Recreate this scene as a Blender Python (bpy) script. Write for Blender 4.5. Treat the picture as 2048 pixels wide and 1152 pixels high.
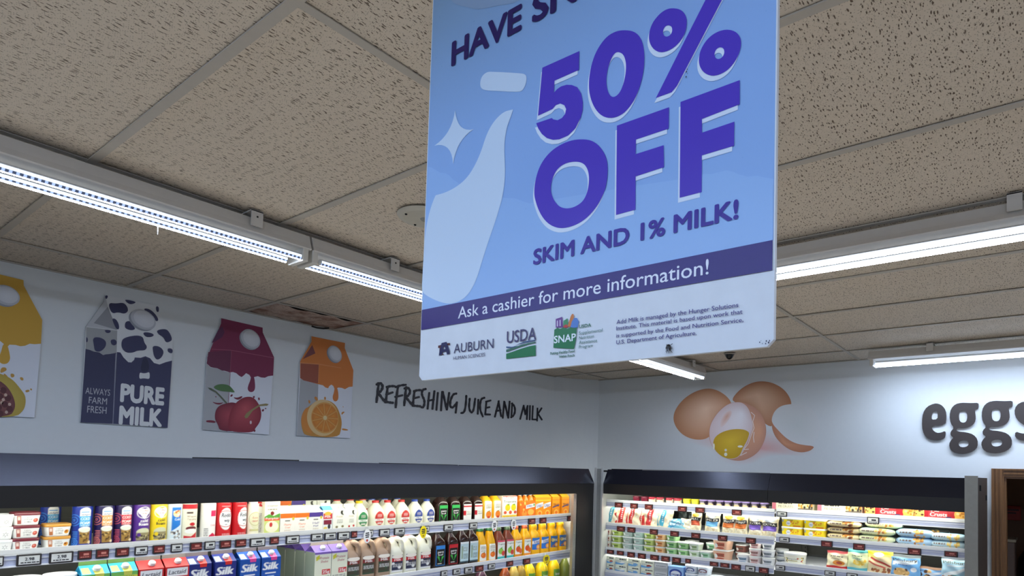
import bpy, math, random
import numpy as np
from mathutils import Matrix, Vector
from mathutils.geometry import tessellate_polygon

for o in list(bpy.data.objects):
    bpy.data.objects.remove(o, do_unlink=True)
SC = bpy.context.scene
COL = SC.collection
rnd = random.Random(7)

# ------------------------------------------------------------------ camera, world, exposure
H = 2.9317           # ceiling height
D = 0.87             # distance of the case fronts from the walls
cam_data = bpy.data.cameras.new('camera')
cam = bpy.data.objects.new('camera', cam_data)
COL.objects.link(cam)
cam_data.sensor_width = 36.0
cam_data.lens = 36.0 * 1262.39 / 2048
cam_data.shift_x = (1024 - 1167.194) / 2048
cam_data.shift_y = (884.335 - 576) / 2048
cam_data.clip_start = 0.05
cam.matrix_world = Matrix([[0.593643, -0.049965, -0.803176, -5.334042], [-0.804336, -0.005669, -0.594148, -4.037023], [0.025133, 0.998735, -0.043554, 2.0], [0.0, 0.0, 0.0, 1.0]])
SC.camera = cam

world = bpy.data.worlds.new('world')
SC.world = world
world.use_nodes = True
world.node_tree.nodes['Background'].inputs[0].default_value = (0.75, 0.85, 1.0, 1)
world.node_tree.nodes['Background'].inputs[1].default_value = 0.02
SC.view_settings.view_transform = 'Standard'
SC.view_settings.look = 'None'
SC.view_settings.gamma = 1
SC.view_settings.use_curve_mapping = False
SC.view_settings.exposure = 0.66
TUBE = 60.0          # brightness of the ceiling tubes
CASE_LED = 9.5      # brightness of the strips inside the cases

# ------------------------------------------------------------------ colour and materials
def lin(c):
    c = c / 255.0
    return c / 12.92 if c <= 0.04045 else ((c + 0.055) / 1.055) ** 2.4
def S(r, g, b):
    return (lin(r), lin(g), lin(b))
MATS = {}
def M(name, rgb=(200, 200, 200), rough=0.5, metal=0.0, grain=0.06, scale=40.0, bump=0.0, coat=0.0, spec=None):
    if name in MATS:
        return MATS[name]
    m = bpy.data.materials.new(name)
    m.use_nodes = True
    nt = m.node_tree
    b = nt.nodes['Principled BSDF']
    c = S(*rgb)
    tc = nt.nodes.new('ShaderNodeTexCoord')
    nz = nt.nodes.new('ShaderNodeTexNoise')
    nz.inputs['Scale'].default_value = scale
    nz.inputs['Detail'].default_value = 3
    nt.links.new(tc.outputs['Object'], nz.inputs['Vector'])
    mx = nt.nodes.new('ShaderNodeMix')
    mx.data_type = 'RGBA'
    mx.inputs[6].default_value = (*[v * (1 - grain) for v in c], 1)
    mx.inputs[7].default_value = (*[min(1, v * (1 + grain)) for v in c], 1)
    nt.links.new(nz.outputs['Fac'], mx.inputs[0])
    nt.links.new(mx.outputs[2], b.inputs['Base Color'])
    b.inputs['Roughness'].default_value = rough
    b.inputs['Metallic'].default_value = metal
    b.inputs['Coat Weight'].default_value = coat
    if spec is not None:
        b.inputs['Specular IOR Level'].default_value = spec
    if bump:
        bp = nt.nodes.new('ShaderNodeBump')
        bp.inputs['Strength'].default_value = bump
        bp.inputs['Distance'].default_value = 0.002
        nt.links.new(nz.outputs['Fac'], bp.inputs['Height'])
        nt.links.new(bp.outputs[0], b.inputs['Normal'])
    MATS[name] = m
    return m
def emitter(name, rgb, strength):
    if name in MATS:
        return MATS[name]
    m = bpy.data.materials.new(name)
    m.use_nodes = True
    nt = m.node_tree
    nt.nodes.remove(nt.nodes['Principled BSDF'])
    e = nt.nodes.new('ShaderNodeEmission')
    e.inputs[0].default_value = (*S(*rgb), 1)
    e.inputs[1].default_value = strength
    nt.links.new(e.outputs[0], nt.nodes['Material Output'].inputs[0])
    MATS[name] = m
    return m
def led_dots(name, axis):
    """clear tube cover over a row of separate diodes: emission broken into dots along the tube"""
    m = bpy.data.materials.new(name)
    m.use_nodes = True
    nt = m.node_tree
    nt.nodes.remove(nt.nodes['Principled BSDF'])
    tc = nt.nodes.new('ShaderNodeTexCoord')
    sp = nt.nodes.new('ShaderNodeSeparateXYZ')
    nt.links.new(tc.outputs['Object'], sp.inputs[0])
    mu = nt.nodes.new('ShaderNodeMath'); mu.operation = 'MULTIPLY'; mu.inputs[1].default_value = 2 * math.pi / 0.016
    nt.links.new(sp.outputs[axis], mu.inputs[0])
    sn = nt.nodes.new('ShaderNodeMath'); sn.operation = 'SINE'
    nt.links.new(mu.outputs[0], sn.inputs[0])
    mr = nt.nodes.new('ShaderNodeMapRange')
    mr.inputs[1].default_value = -0.2; mr.inputs[2].default_value = 0.5
    mr.inputs[3].default_value = 0.10; mr.inputs[4].default_value = 0.75
    nt.links.new(sn.outputs[0], mr.inputs[0])
    e = nt.nodes.new('ShaderNodeEmission')
    e.inputs[0].default_value = (*S(176, 200, 255), 1)
    nt.links.new(mr.outputs[0], e.inputs[1])
    nt.links.new(e.outputs[0], nt.nodes['Material Output'].inputs[0])
    return m
def print_mat(name, rough):
    """printed surface: the ink colours are stored on the mesh points"""
    m = bpy.data.materials.new(name)
    m.use_nodes = True
    nt = m.node_tree
    b = nt.nodes['Principled BSDF']
    a = nt.nodes.new('ShaderNodeAttribute'); a.attribute_name = 'Col'
    nz = nt.nodes.new('ShaderNodeTexNoise'); nz.inputs['Scale'].default_value = 120
    mr = nt.nodes.new('ShaderNodeMapRange')
    mr.inputs[3].default_value = rough - 0.06; mr.inputs[4].default_value = rough + 0.06
    nt.links.new(nz.outputs['Fac'], mr.inputs[0])
    nt.links.new(mr.outputs[0], b.inputs['Roughness'])
    nt.links.new(a.outputs['Color'], b.inputs['Base Color'])
    MATS[name] = m
    return m
PRINT = print_mat('printed_label', 0.38)
PRINT_MATT = print_mat('printed_vinyl', 0.6)
PRINT_SIGN = print_mat('printed_sign_board', 0.30)
PRINT_SIGN.node_tree.nodes['Principled BSDF'].inputs['Specular IOR Level'].default_value = 0.22

# ------------------------------------------------------------------ mesh building
class MB:
    """collects geometry; build() links it as ONE mesh object"""
    def __init__(self):
        self.v, self.f, self.mi, self.mats, self.c, self.sm = [], [], [], [], [], []
        self.has_col = False
    def m(self, mat):
        if mat not in self.mats:
            self.mats.append(mat)
        return self.mats.index(mat)
    def add(self, verts, faces, mat, col=None, smooth=False):
        b = len(self.v)
        self.v += [tuple(p) for p in verts]
        k = self.m(mat)
        for f in faces:
            self.f.append(tuple(b + i for i in f)); self.mi.append(k); self.sm.append(smooth)
        n = len(verts)
        if col is None:
            self.c += [(1, 1, 1)] * n
        else:
            self.has_col = True
            self.c += list(col) if len(col) == n and not isinstance(col[0], (int, float)) else [tuple(col)] * n
        return self
    def box(self, lo, hi, mat, col=None):
        (a, b, c), (d, e, f) = lo, hi
        v = [(a, b, c), (d, b, c), (d, e, c), (a, e, c), (a, b, f), (d, b, f), (d, e, f), (a, e, f)]
        return self.add(v, [(0, 3, 2, 1), (4, 5, 6, 7), (0, 1, 5, 4), (1, 2, 6, 5), (2, 3, 7, 6), (3, 0, 4, 7)], mat, col)
    def bevel_box(self, lo, hi, r, mat):
        """box with chamfered vertical and horizontal edges"""
        ctr = [(a + b) / 2 for a, b in zip(lo, hi)]; hs = [(b - a) / 2 for a, b in zip(lo, hi)]
        V, idx = [], {}
        for sx in (-1, 1):
            for sy in (-1, 1):
                for sz in (-1, 1):
                    for ax in range(3):
                        p = [s * (h - r) for s, h in zip((sx, sy, sz), hs)]
                        p[ax] = (sx, sy, sz)[ax] * hs[ax]
                        idx[(sx, sy, sz, ax)] = len(V); V.append([c + q for c, q in zip(ctr, p)])
        F = []
        for ax in range(3):
            o1, o2 = [a for a in range(3) if a != ax]
            for s in (-1, 1):
                q = []
                for a, b in ((-1, -1), (1, -1), (1, 1), (-1, 1)):
                    k = [0, 0, 0]; k[ax] = s; k[o1] = a; k[o2] = b
                    q.append(idx[(*k, ax)])
                F.append(q)
            for a in (-1, 1):
                for b in (-1, 1):
                    q = []
                    for s, f in ((-1, o1), (1, o1), (1, o2), (-1, o2)):
                        k = [0, 0, 0]; k[ax] = s; k[o1] = a; k[o2] = b
                        q.append(idx[(*k, f)])
                    F.append(q)
        for sx in (-1, 1):
            for sy in (-1, 1):
                for sz in (-1, 1):
                    F.append([idx[(sx, sy, sz, a)] for a in range(3)])
        return self.add(V, F, mat)
    def prism(self, pts, fr, n0, n1, mat, holes=(), side=None):
        """flat outline (with holes) given thickness along a frame's normal"""
        loops = [pts] + list(holes)
        tris = tessellate_polygon([[Vector((p[0], p[1], 0)) for p in l] for l in loops])
        flat = [p for l in loops for p in l]
        N = len(flat)
        self.add([fr(p[0], p[1], n1) for p in flat] + [fr(p[0], p[1], n0) for p in flat],
                 [tuple(t) for t in tris] + [tuple(N + i for i in t[::-1]) for t in tris], mat)
        b = 0; sides = []; vs = []
        for l in loops:
            n = len(l)
            for i in range(n):
                j = (i + 1) % n
                k = len(vs)
                vs += [fr(*l[i], n0), fr(*l[j], n0), fr(*l[j], n1), fr(*l[i], n1)]
                sides.append((k, k + 1, k + 2, k + 3))
        return self.add(vs, sides, side or mat)
    def flat(self, pts, fr, n, mat, holes=(), col=None):
        loops = [pts] + list(holes)
        tris = tessellate_polygon([[Vector((p[0], p[1], 0)) for p in l] for l in loops])
        flat = [p for l in loops for p in l]
        return self.add([fr(p[0], p[1], n) for p in flat], [tuple(t) for t in tris], mat, col)
    def text(self, s, x0, x1, base, cap, fr, n, mat, bold=0.0, shear=0.0, col=None):
        v, t, (a, b), c = glyphs(s, 0.0, shear)
        kx, ky = (x1 - x0) / (b - a + 2 * bold), cap / (c + 2 * bold)
        sh = [(0, 0)] if not bold else [(0, 0), (1, 0), (-1, 0), (0, 1), (0, -1), (.7, .7), (-.7, .7), (.7, -.7), (-.7, -.7)]
        for i, (dx, dz) in enumerate(sh):
            self.add([fr(x0 + (p[0] - a + bold + dx * bold) * kx, base + (p[1] + bold + dz * bold) * ky, n + .00002 * i) for p in v], t, mat, col)
        return self
    def loft(self, secs, mat, n=20, cap=(True, True), smooth=True, col=None):
        """secs: (z, rx, ry, cx, cy, e) super-ellipse sections from bottom to top"""
        V = []
        for z, rx, ry, cx, cy, e in secs:
            for i in range(n):
                a = 2 * math.pi * i / n
                c, s = math.cos(a), math.sin(a)
                V.append((cx + rx * math.copysign(abs(c) ** (2 / e), c), cy + ry * math.copysign(abs(s) ** (2 / e), s), z))
        F = []
        for k in range(len(secs) - 1):
            for i in range(n):
                j = (i + 1) % n
                F.append((k * n + i, k * n + j, k * n + n + j, k * n + n + i))
        self.add(V, F, mat, col, smooth)
        if cap[0]:
            self.add(V[:n], [tuple(range(n))[::-1]], mat, col)
        if cap[1]:
            self.add(V[-n:], [tuple(range(n))], mat, col)
        return self
    def tube(self, pts, r, mat, n=8, smooth=True):
        P = [Vector(p) for p in pts]
        rings = []
        up = Vector((0.13, 0.31, 0.94))
        for i, p in enumerate(P):
            d = (P[min(i + 1, len(P) - 1)] - P[max(i - 1, 0)]).normalized()
            a = d.cross(up).normalized(); b = d.cross(a)
            rr = r[i] if isinstance(r, (list, tuple)) else r
            rings.append([p + a * (rr * math.cos(2 * math.pi * k / n)) + b * (rr * math.sin(2 * math.pi * k / n)) for k in range(n)])
        V = [q for g in rings for q in g]
        F = [(i * n + k, i * n + (k + 1) % n, (i + 1) * n + (k + 1) % n, (i + 1) * n + k) for i in range(len(P) - 1) for k in range(n)]
        F += [tuple(range(n))[::-1], tuple((len(P) - 1) * n + k for k in range(n))]
        return self.add(V, F, mat, None, smooth)
    def grid(self, fn, nu, nv, mat, canvas=None, smooth=True):
        """surface fn(u, v) with u, v in 0..1; canvas gives each point its ink"""
        V = [fn(i / (nu - 1), j / (nv - 1)) for j in range(nv) for i in range(nu)]
        F = [(j * nu + i, j * nu + i + 1, j * nu + nu + i + 1, j * nu + nu + i) for j in range(nv - 1) for i in range(nu - 1)]
        return self.add(V, F, mat, canvas.points(nu, nv) if canvas else None, smooth)
    def mesh(self, name):
        me = bpy.data.meshes.new(name)
        me.from_pydata(self.v, [], self.f)
        for mt in self.mats:
            me.materials.append(mt)
        me.polygons.foreach_set('material_index', self.mi)
        me.polygons.foreach_set('use_smooth', self.sm)
        if self.has_col:
            a = me.color_attributes.new('Col', 'FLOAT_COLOR', 'POINT')
            c = np.ones((len(self.v), 4), np.float32); c[:, :3] = np.array(self.c, np.float32)
            a.data.foreach_set('color', c.ravel())
        me.validate(); me.update()
        return me
    def build(self, name, parent=None, origin=None):
        if origin is None and parent is not None and parent.get('world_build'):
            origin = ROOT_LOC[parent.name]
        if origin is not None:
            o = origin
            self.v = [(p[0] - o[0], p[1] - o[1], p[2] - o[2]) for p in self.v]
        ob = bpy.data.objects.new(name, self.mesh(name))
        COL.objects.link(ob)
        if parent is not None:
            ob.parent = parent
        return ob
ROOT_LOC = {}
def empty(name, loc=(0, 0, 0), rz=0.0, world=False):
    o = bpy.data.objects.new(name, None)
    o.empty_display_size = 0.05
    COL.objects.link(o)
    o.location = loc
    o.rotation_euler = (0, 0, rz)
    if world:
        o['world_build'] = 1
        ROOT_LOC[o.name] = tuple(loc)
    return o
def tag(o, label=None, cat=None, group=None, kind=None):
    if label: o['label'] = label
    if cat: o['category'] = cat
    if group: o['group'] = group
    if kind: o['kind'] = kind
    return o
class Fr:
    def __init__(self, o, u, v, n):
        self.o, self.u, self.v, self.n = [np.array(a, float) for a in (o, u, v, n)]
    def __call__(self, s, t, n=0.0):
        return tuple(self.o + self.u * s + self.v * t + self.n * n)
GL = {}
def _raw(s, bold, shear):
    cu = bpy.data.curves.new('lettering', 'FONT')
    cu.body = s; cu.size = 1.0; cu.offset = bold; cu.shear = shear; cu.resolution_u = 3; cu.fill_mode = 'FRONT'
    ob = bpy.data.objects.new('lettering', cu)
    me = ob.to_mesh()
    me.calc_loop_triangles()
    v = [(p.co.x, p.co.y) for p in me.vertices]
    t = [tuple(q.vertices) for q in me.loop_triangles]
    ob.to_mesh_clear()
    bpy.data.objects.remove(ob); bpy.data.curves.remove(cu)
    return v, t
def glyphs(s, bold=0.0, shear=0.0):
    k = (s, bold, shear)
    if k not in GL:
        v, t = _raw(s, bold, shear)
        hv, _ = _raw('H', bold, shear)
        xs = [p[0] for p in v]
        GL[k] = (v, t, (min(xs), max(xs)), max(p[1] for p in hv))
    return GL[k]
def chaikin(p, n=2):
    for _ in range(n):
        q = []
        for i in range(len(p)):
            a, b = p[i], p[(i + 1) % len(p)]
            q += [(a[0] * .75 + b[0] * .25, a[1] * .75 + b[1] * .25), (a[0] * .25 + b[0] * .75, a[1] * .25 + b[1] * .75)]
        p = q
    return p
def ellipse(cx, cy, rx, ry, n=28, rot=0.0):
    c, s = math.cos(rot), math.sin(rot)
    return [(cx + rx * math.cos(a) * c - ry * math.sin(a) * s, cy + rx * math.cos(a) * s + ry * math.sin(a) * c)
            for a in [2 * math.pi * i / n for i in range(n)]]
def blob(mb, pts, ctr, c_in, c_out, fr, n, mat, rings=7, power=1.0):
    """printed picture of something round: ink runs from c_in at ctr to c_out at the outline"""
    V, Cc, F = [fr(*ctr, n)], [c_in], []
    N = len(pts)
    for r in range(1, rings + 1):
        k = r / rings
        for p in pts:
            V.append(fr(ctr[0] + (p[0] - ctr[0]) * k, ctr[1] + (p[1] - ctr[1]) * k, n))
            w = k ** power
            Cc.append(tuple(a + (b - a) * w for a, b in zip(c_in, c_out)))
    for i in range(N):
        F.append((0, 1 + i, 1 + (i + 1) % N))
    for r in range(rings - 1):
        for i in range(N):
            j = (i + 1) % N
            F.append((1 + r * N + i, 1 + r * N + N + i, 1 + r * N + N + j, 1 + r * N + j))
    mb.add(V, F, mat, Cc)

# ------------------------------------------------------------------ printed label artwork
class Canvas:
    """ink raster sampled at the points of a label mesh; w, h in metres, u to the right, v up"""
    def __init__(self, w, h, bg, step=0.0026):
        self.w, self.h = w, h
        self.nu, self.nv = max(6, int(w / step)), max(6, int(h / step))
        k = self.k = 3
        self.a = np.empty((self.nv * k, self.nu * k, 3), np.float32); self.a[:] = S(*bg)
        self.U, self.V = np.meshgrid((np.arange(self.nu * k) + .5) / (self.nu * k), (np.arange(self.nv * k) + .5) / (self.nv * k))
    def put(self, mask, c):
        self.a[mask] = S(*c); return self
    def rect(self, u0, v0, u1, v1, c):
        return self.put((self.U >= u0) & (self.U <= u1) & (self.V >= v0) & (self.V <= v1), c)
    def ell(self, cu, cv, ru, rv, c):
        return self.put(((self.U - cu) / ru) ** 2 + ((self.V - cv) / rv) ** 2 <= 1, c)
    def ring(self, cu, cv, r0, r1, c):
        d = np.hypot((self.U - cu) * self.w, (self.V - cv) * self.h) / self.w
        return self.put((d >= r0) & (d <= r1), c)
    def poly(self, pts, c):
        inside = np.zeros(self.U.shape, bool)
        n = len(pts)
        for i in range(n):
            (x0, y0), (x1, y1) = pts[i], pts[(i + 1) % n]
            if y0 == y1: continue
            inside ^= ((self.V > min(y0, y1)) & (self.V <= max(y0, y1)) & (self.U < (self.V - y0) * (x1 - x0) / (y1 - y0) + x0))
        return self.put(inside, c)
    def text(self, s, u0, v0, u1, v1, c, bold=0.02, shear=0.0):
        v, t, (a, b), cap = glyphs(s, 0.0, shear)
        P = [(u0 + (p[0] - a) / (b - a) * (u1 - u0), v0 + p[1] / cap * (v1 - v0)) for p in v]
        Hh, Ww = self.U.shape
        du = bold / (b - a) * (u1 - u0)
        for tri, sx in [(tri, sx) for tri in t for sx in ((0,) if not bold else (-du, 0, du))]:
            q = [(P[i][0] + sx, P[i][1]) for i in tri]
            i0, i1 = int(min(p[0] for p in q) * Ww), int(max(p[0] for p in q) * Ww) + 1
            j0, j1 = int(min(p[1] for p in q) * Hh), int(max(p[1] for p in q) * Hh) + 1
            i0, j0 = max(i0, 0), max(j0, 0)
            if i1 <= i0 or j1 <= j0: continue
            U, V = self.U[j0:j1, i0:i1], self.V[j0:j1, i0:i1]
            e = [(q[(k + 1) % 3][0] - q[k][0]) * (V - q[k][1]) - (q[(k + 1) % 3][1] - q[k][1]) * (U - q[k][0]) for k in range(3)]
            m = ((e[0] >= 0) & (e[1] >= 0) & (e[2] >= 0)) | ((e[0] <= 0) & (e[1] <= 0) & (e[2] <= 0))
            self.a[j0:j1, i0:i1][m] = S(*c)
        return self
    def lines(self, u0, v0, u1, v1, n, c, seed=1, fill=0.5):
        """small print too fine to read: rows of short dashes"""
        r = random.Random(seed)
        for i in range(n):
            a = v1 - (i + 1) * (v1 - v0) / n
            x = u0
            while x < u1:
                l = r.uniform(.05, .16) * (u1 - u0) * 2
                self.rect(x, a, min(x + l, u1), a + (v1 - v0) / n * fill, c)
                x += l + .05 * (u1 - u0)
        return self
    def spots(self, u0, v0, u1, v1, n, r, cs, seed=1):
        rr = random.Random(seed)
        for i in range(n):
            self.ell(rr.uniform(u0, u1), rr.uniform(v0, v1), r * rr.uniform(.6, 1.4), r * rr.uniform(.6, 1.4) * self.w / self.h, rr.choice(cs))
        return self
    def points(self, nu, nv):
        k = self.k
        out = []
        cells = self.a.reshape(self.nv, k, self.nu, k, 3).mean(axis=(1, 3))
        J = np.clip((np.arange(nv) / (nv - 1) * self.nv).astype(int), 0, self.nv - 1)
        I = np.clip((np.arange(nu) / (nu - 1) * self.nu).astype(int), 0, self.nu - 1)
        return [tuple(map(float, c)) for c in cells[np.ix_(J, I)].reshape(-1, 3)]
# ------------------------------------------------------------------ materials of the room
WALL = M('wall_paint', (222, 226, 228), 0.7, grain=0.02, scale=30, bump=0.08)
FLOORM = M('floor_vinyl', (206, 192, 174), 0.45, grain=0.08, scale=3)
TEE = M('tee_bar_paint', (188, 180, 168), 0.5, grain=0.05)
WHITE_METAL = M('white_enamel', (212, 208, 202), 0.4, grain=0.04)
STEEL = M('brushed_steel', (176, 176, 172), 0.34, metal=0.85, grain=0.12, scale=90)
POSTM = M('post_panel_steel', (150, 152, 150), 0.4, metal=0.35, grain=0.12, scale=60)
CHROME = M('bright_trim', (206, 208, 206), 0.3, metal=0.45, grain=0.06)
BLACKG = M('black_gloss', (13, 14, 26), 0.30, grain=0.3, scale=60, bump=0.10, spec=0.7)
BLACKG.node_tree.nodes['Principled BSDF'].inputs['Specular Tint'].default_value = (.72, .78, 1, 1)
BLACKM = M('black_satin', (20, 19, 20), 0.5, grain=0.15, scale=50)
DARKSIDE = M('dark_bronze_panel', (74, 64, 58), 0.45, metal=0.3, grain=0.2, scale=14)
LINER = M('case_liner', (206, 208, 204), 0.5, grain=0.04)
BACKP = M('case_back', (86, 86, 82), 0.55, grain=0.08)
SHELFM = M('shelf_enamel', (226, 228, 232), 0.4, grain=0.03)
RAILM = M('price_rail_plastic', (176, 182, 208), 0.3, grain=0.05)
DARKGAP = M('dark_gap', (22, 20, 20), 0.8, grain=0.2)
WOOD = None

def tile_material(name, a, b, stained=False):
    m = bpy.data.materials.new(name); m.use_nodes = True
    nt = m.node_tree; L = nt.links.new; N = nt.nodes.new
    bs = nt.nodes['Principled BSDF']; bs.inputs['Roughness'].default_value = 0.85
    bs.inputs['Specular IOR Level'].default_value = 0.15
    tc = N('ShaderNodeTexCoord'); oi = N('ShaderNodeObjectInfo')
    mul = N('ShaderNodeMath'); mul.operation = 'MULTIPLY'; mul.inputs[1].default_value = 37.0
    L(oi.outputs['Random'], mul.inputs[0])
    add = N('ShaderNodeVectorMath'); add.operation = 'ADD'
    L(tc.outputs['Object'], add.inputs[0]); L(mul.outputs[0], add.inputs[1])
    wn = N('ShaderNodeTexNoise'); wn.inputs['Scale'].default_value = 9; L(add.outputs[0], wn.inputs['Vector'])
    wv = N('ShaderNodeVectorMath'); wv.operation = 'MULTIPLY_ADD'
    wv.inputs[1].default_value = (.03, .03, 0); L(wn.outputs['Color'], wv.inputs[0]); L(add.outputs[0], wv.inputs[2])
    def layer(scale, thr, soft, keep, ang):
        mp = N('ShaderNodeMapping'); mp.inputs['Scale'].default_value = scale; mp.inputs['Rotation'].default_value = (0, 0, ang)
        L(wv.outputs[0], mp.inputs['Vector'])
        vo = N('ShaderNodeTexVoronoi'); vo.voronoi_dimensions = '2D'; vo.inputs['Scale'].default_value = 1; L(mp.outputs[0], vo.inputs['Vector'])
        r = N('ShaderNodeMapRange'); r.inputs[1].default_value = thr + soft; r.inputs[2].default_value = thr
        r.inputs[3].default_value = 0; r.inputs[4].default_value = 1
        L(vo.outputs['Distance'], r.inputs[0])
        sep = N('ShaderNodeSeparateColor'); L(vo.outputs['Color'], sep.inputs[0])
        g = N('ShaderNodeMath'); g.operation = 'GREATER_THAN'; g.inputs[1].default_value = keep; L(sep.outputs[0], g.inputs[0])
        k = N('ShaderNodeMath'); k.operation = 'MULTIPLY'; L(r.outputs[0], k.inputs[0]); L(g.outputs[0], k.inputs[1])
        return k.outputs[0]
    f1 = layer((30, 120, 1), 0.13, 0.08, 0.64, 0.0)
    f2 = layer((60, 170, 1), 0.13, 0.09, 0.66, 0.5)
    f3 = layer((220, 240, 1), 0.16, 0.1, 0.66, 0.2)
    mx1 = N('ShaderNodeMath'); mx1.operation = 'MAXIMUM'; L(f1, mx1.inputs[0]); L(f2, mx1.inputs[1])
    sc3 = N('ShaderNodeMath'); sc3.operation = 'MULTIPLY'; sc3.inputs[1].default_value = 0.6; L(f3, sc3.inputs[0])
    mx2 = N('ShaderNodeMath'); mx2.operation = 'MAXIMUM'; L(mx1.outputs[0], mx2.inputs[0]); L(sc3.outputs[0], mx2.inputs[1])
    cn = N('ShaderNodeTexNoise'); cn.inputs['Scale'].default_value = 260; cn.inputs['Detail'].default_value = 2; L(add.outputs[0], cn.inputs['Vector'])
    base = N('ShaderNodeMix'); base.data_type = 'RGBA'
    base.inputs[6].default_value = (*S(*a), 1); base.inputs[7].default_value = (*S(*b), 1)
    L(cn.outputs['Fac'], base.inputs[0])
    col = base.outputs[2]
    if stained:
        sn = N('ShaderNodeTexNoise'); sn.inputs['Scale'].default_value = 9; sn.inputs['Detail'].default_value = 6; L(tc.outputs['Object'], sn.inputs['Vector'])
        rp = N('ShaderNodeMapRange'); rp.inputs[1].default_value = .42; rp.inputs[2].default_value = .62; L(sn.outputs['Fac'], rp.inputs[0])
        st = N('ShaderNodeMix'); st.data_type = 'RGBA'; st.inputs[7].default_value = (*S(150, 112, 96), 1)
        L(rp.outputs[0], st.inputs[0]); L(col, st.inputs[6]); col = st.outputs[2]
    mixd = N('ShaderNodeMix'); mixd.data_type = 'RGBA'; mixd.inputs[7].default_value = (*S(112, 96, 82), 1)
    L(mx2.outputs[0], mixd.inputs[0]); L(col, mixd.inputs[6])
    L(mixd.outputs[2], bs.inputs['Base Color'])
    inv = N('ShaderNodeMath'); inv.operation = 'SUBTRACT'; inv.inputs[0].default_value = 1; L(mx2.outputs[0], inv.inputs[1])
    bp = N('ShaderNodeBump'); bp.inputs['Strength'].default_value = 0.5; bp.inputs['Distance'].default_value = 0.003
    L(inv.outputs[0], bp.inputs['Height']); L(bp.outputs[0], bs.inputs['Normal'])
    return m
TILEM = tile_material('fissured_ceiling_tile', (214, 201, 183), (226, 213, 196))
STAINM = tile_material('stained_ceiling_tile', (206, 182, 164), (216, 196, 180), True)
def wood_material():
    m = bpy.data.materials.new('stained_oak'); m.use_nodes = True
    nt = m.node_tree; L = nt.links.new; N = nt.nodes.new
    b = nt.nodes['Principled BSDF']; b.inputs['Roughness'].default_value = 0.4
    tc = N('ShaderNodeTexCoord'); mp = N('ShaderNodeMapping'); mp.inputs['Scale'].default_value = (60, 60, 3)
    L(tc.outputs['Object'], mp.inputs['Vector'])
    nz = N('ShaderNodeTexNoise'); nz.inputs['Scale'].default_value = 2.2; nz.inputs['Detail'].default_value = 5; L(mp.outputs[0], nz.inputs['Vector'])
    mx = N('ShaderNodeMix'); mx.data_type = 'RGBA'
    mx.inputs[6].default_value = (*S(84, 54, 30), 1); mx.inputs[7].default_value = (*S(140, 98, 58), 1)
    L(nz.outputs['Fac'], mx.inputs[0]); L(mx.outputs[2], b.inputs['Base Color'])
    return m
WOOD = wood_material()

# ------------------------------------------------------------------ the room
XW, YW = -10.5, -9.5
def structure(o, label):
    return tag(o, label, None, None, 'structure')
structure(MB().box((XW, YW, -0.1), (2.6, 0.2, 0), FLOORM).build('floor'), 'pale tan vinyl store floor under the cases')
structure(MB().box((XW, 0, 0), (0.02, 0.15, H + .1), WALL).build('wall_left'), 'white painted wall above the long milk case')
mb = MB()
mb.box((0, -3.775, 0), (0.12, 0.15, H + .1), WALL)
mb.box((0, -4.72, 2.03), (0.12, -3.775, H + .1), WALL)
mb.box((0, YW, 0), (0.12, -4.72, H + .1), WALL)
structure(mb.build('wall_right'), 'white painted wall with egg mural and doorway')
mb = MB()
cove = [((1 - t) ** 2 * -.56 + 2 * t * (1 - t) * -.22, t * t * -.275) for t in [k / 14 for k in range(15)]]
mb.prism(cove + [(.0, .002)] + [(-.56, .002)], Fr((0, 0, 0), (1, 0, 0), (0, 1, 0), (0, 0, 1)), 0, H + .04, WALL)
structure(mb.build('wall_corner'), 'gently coved white wall strip closing the corner')
structure(MB().box((XW - .1, YW, 0), (XW, 0, H + .1), WALL).build('wall_back'), 'white wall behind the viewer')
structure(MB().box((XW, YW - .1, 0), (0, YW, H + .1), WALL).build('wall_front'), 'white wall across the aisle')

ceil = structure(MB().box((XW, YW, H + .09), (0.12, 0.15, H + .14), DARKGAP).build('ceiling'), 'suspended ceiling of fissured tiles in a tee grid')
TX = [0.0] + [-.428 - .6104 * k for k in range(17)]
TY = [0.0] + [-.404 - 1.2065 * k for k in range(9)]
tile_mesh = {}
def tile(x0, x1, y0, y1, mat, nm='ceiling_tile', far=False):
    w, l = round(x0 - x1 - .008, 4), round(y0 - y1 - .008, 4)
    k = (w, l, mat.name)
    if k not in tile_mesh:
        mb = MB(); mb.box((-w / 2, -l / 2, 0), (w / 2, l / 2, .016), mat)
        tile_mesh[k] = mb.mesh('ceiling_tile')
    o = bpy.data.objects.new(nm, tile_mesh[k]); COL.objects.link(o)
    o.parent = ceil
    o.location = ((x0 + x1) / 2, (y0 + y1) / 2, H + .003 + rnd.uniform(0, .002))
    if rnd.random() < .5: o.rotation_euler = (0, 0, math.pi)
    return o
for i in range(len(TX) - 1):
    for j in range(len(TY) - 1):
        if i == 5 and j == 0:
            continue
        if i > 10 and j > 5 and rnd.random() < 0:
            continue
        tile(TX[i], TX[i + 1], TY[j], TY[j + 1], TILEM)
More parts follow.
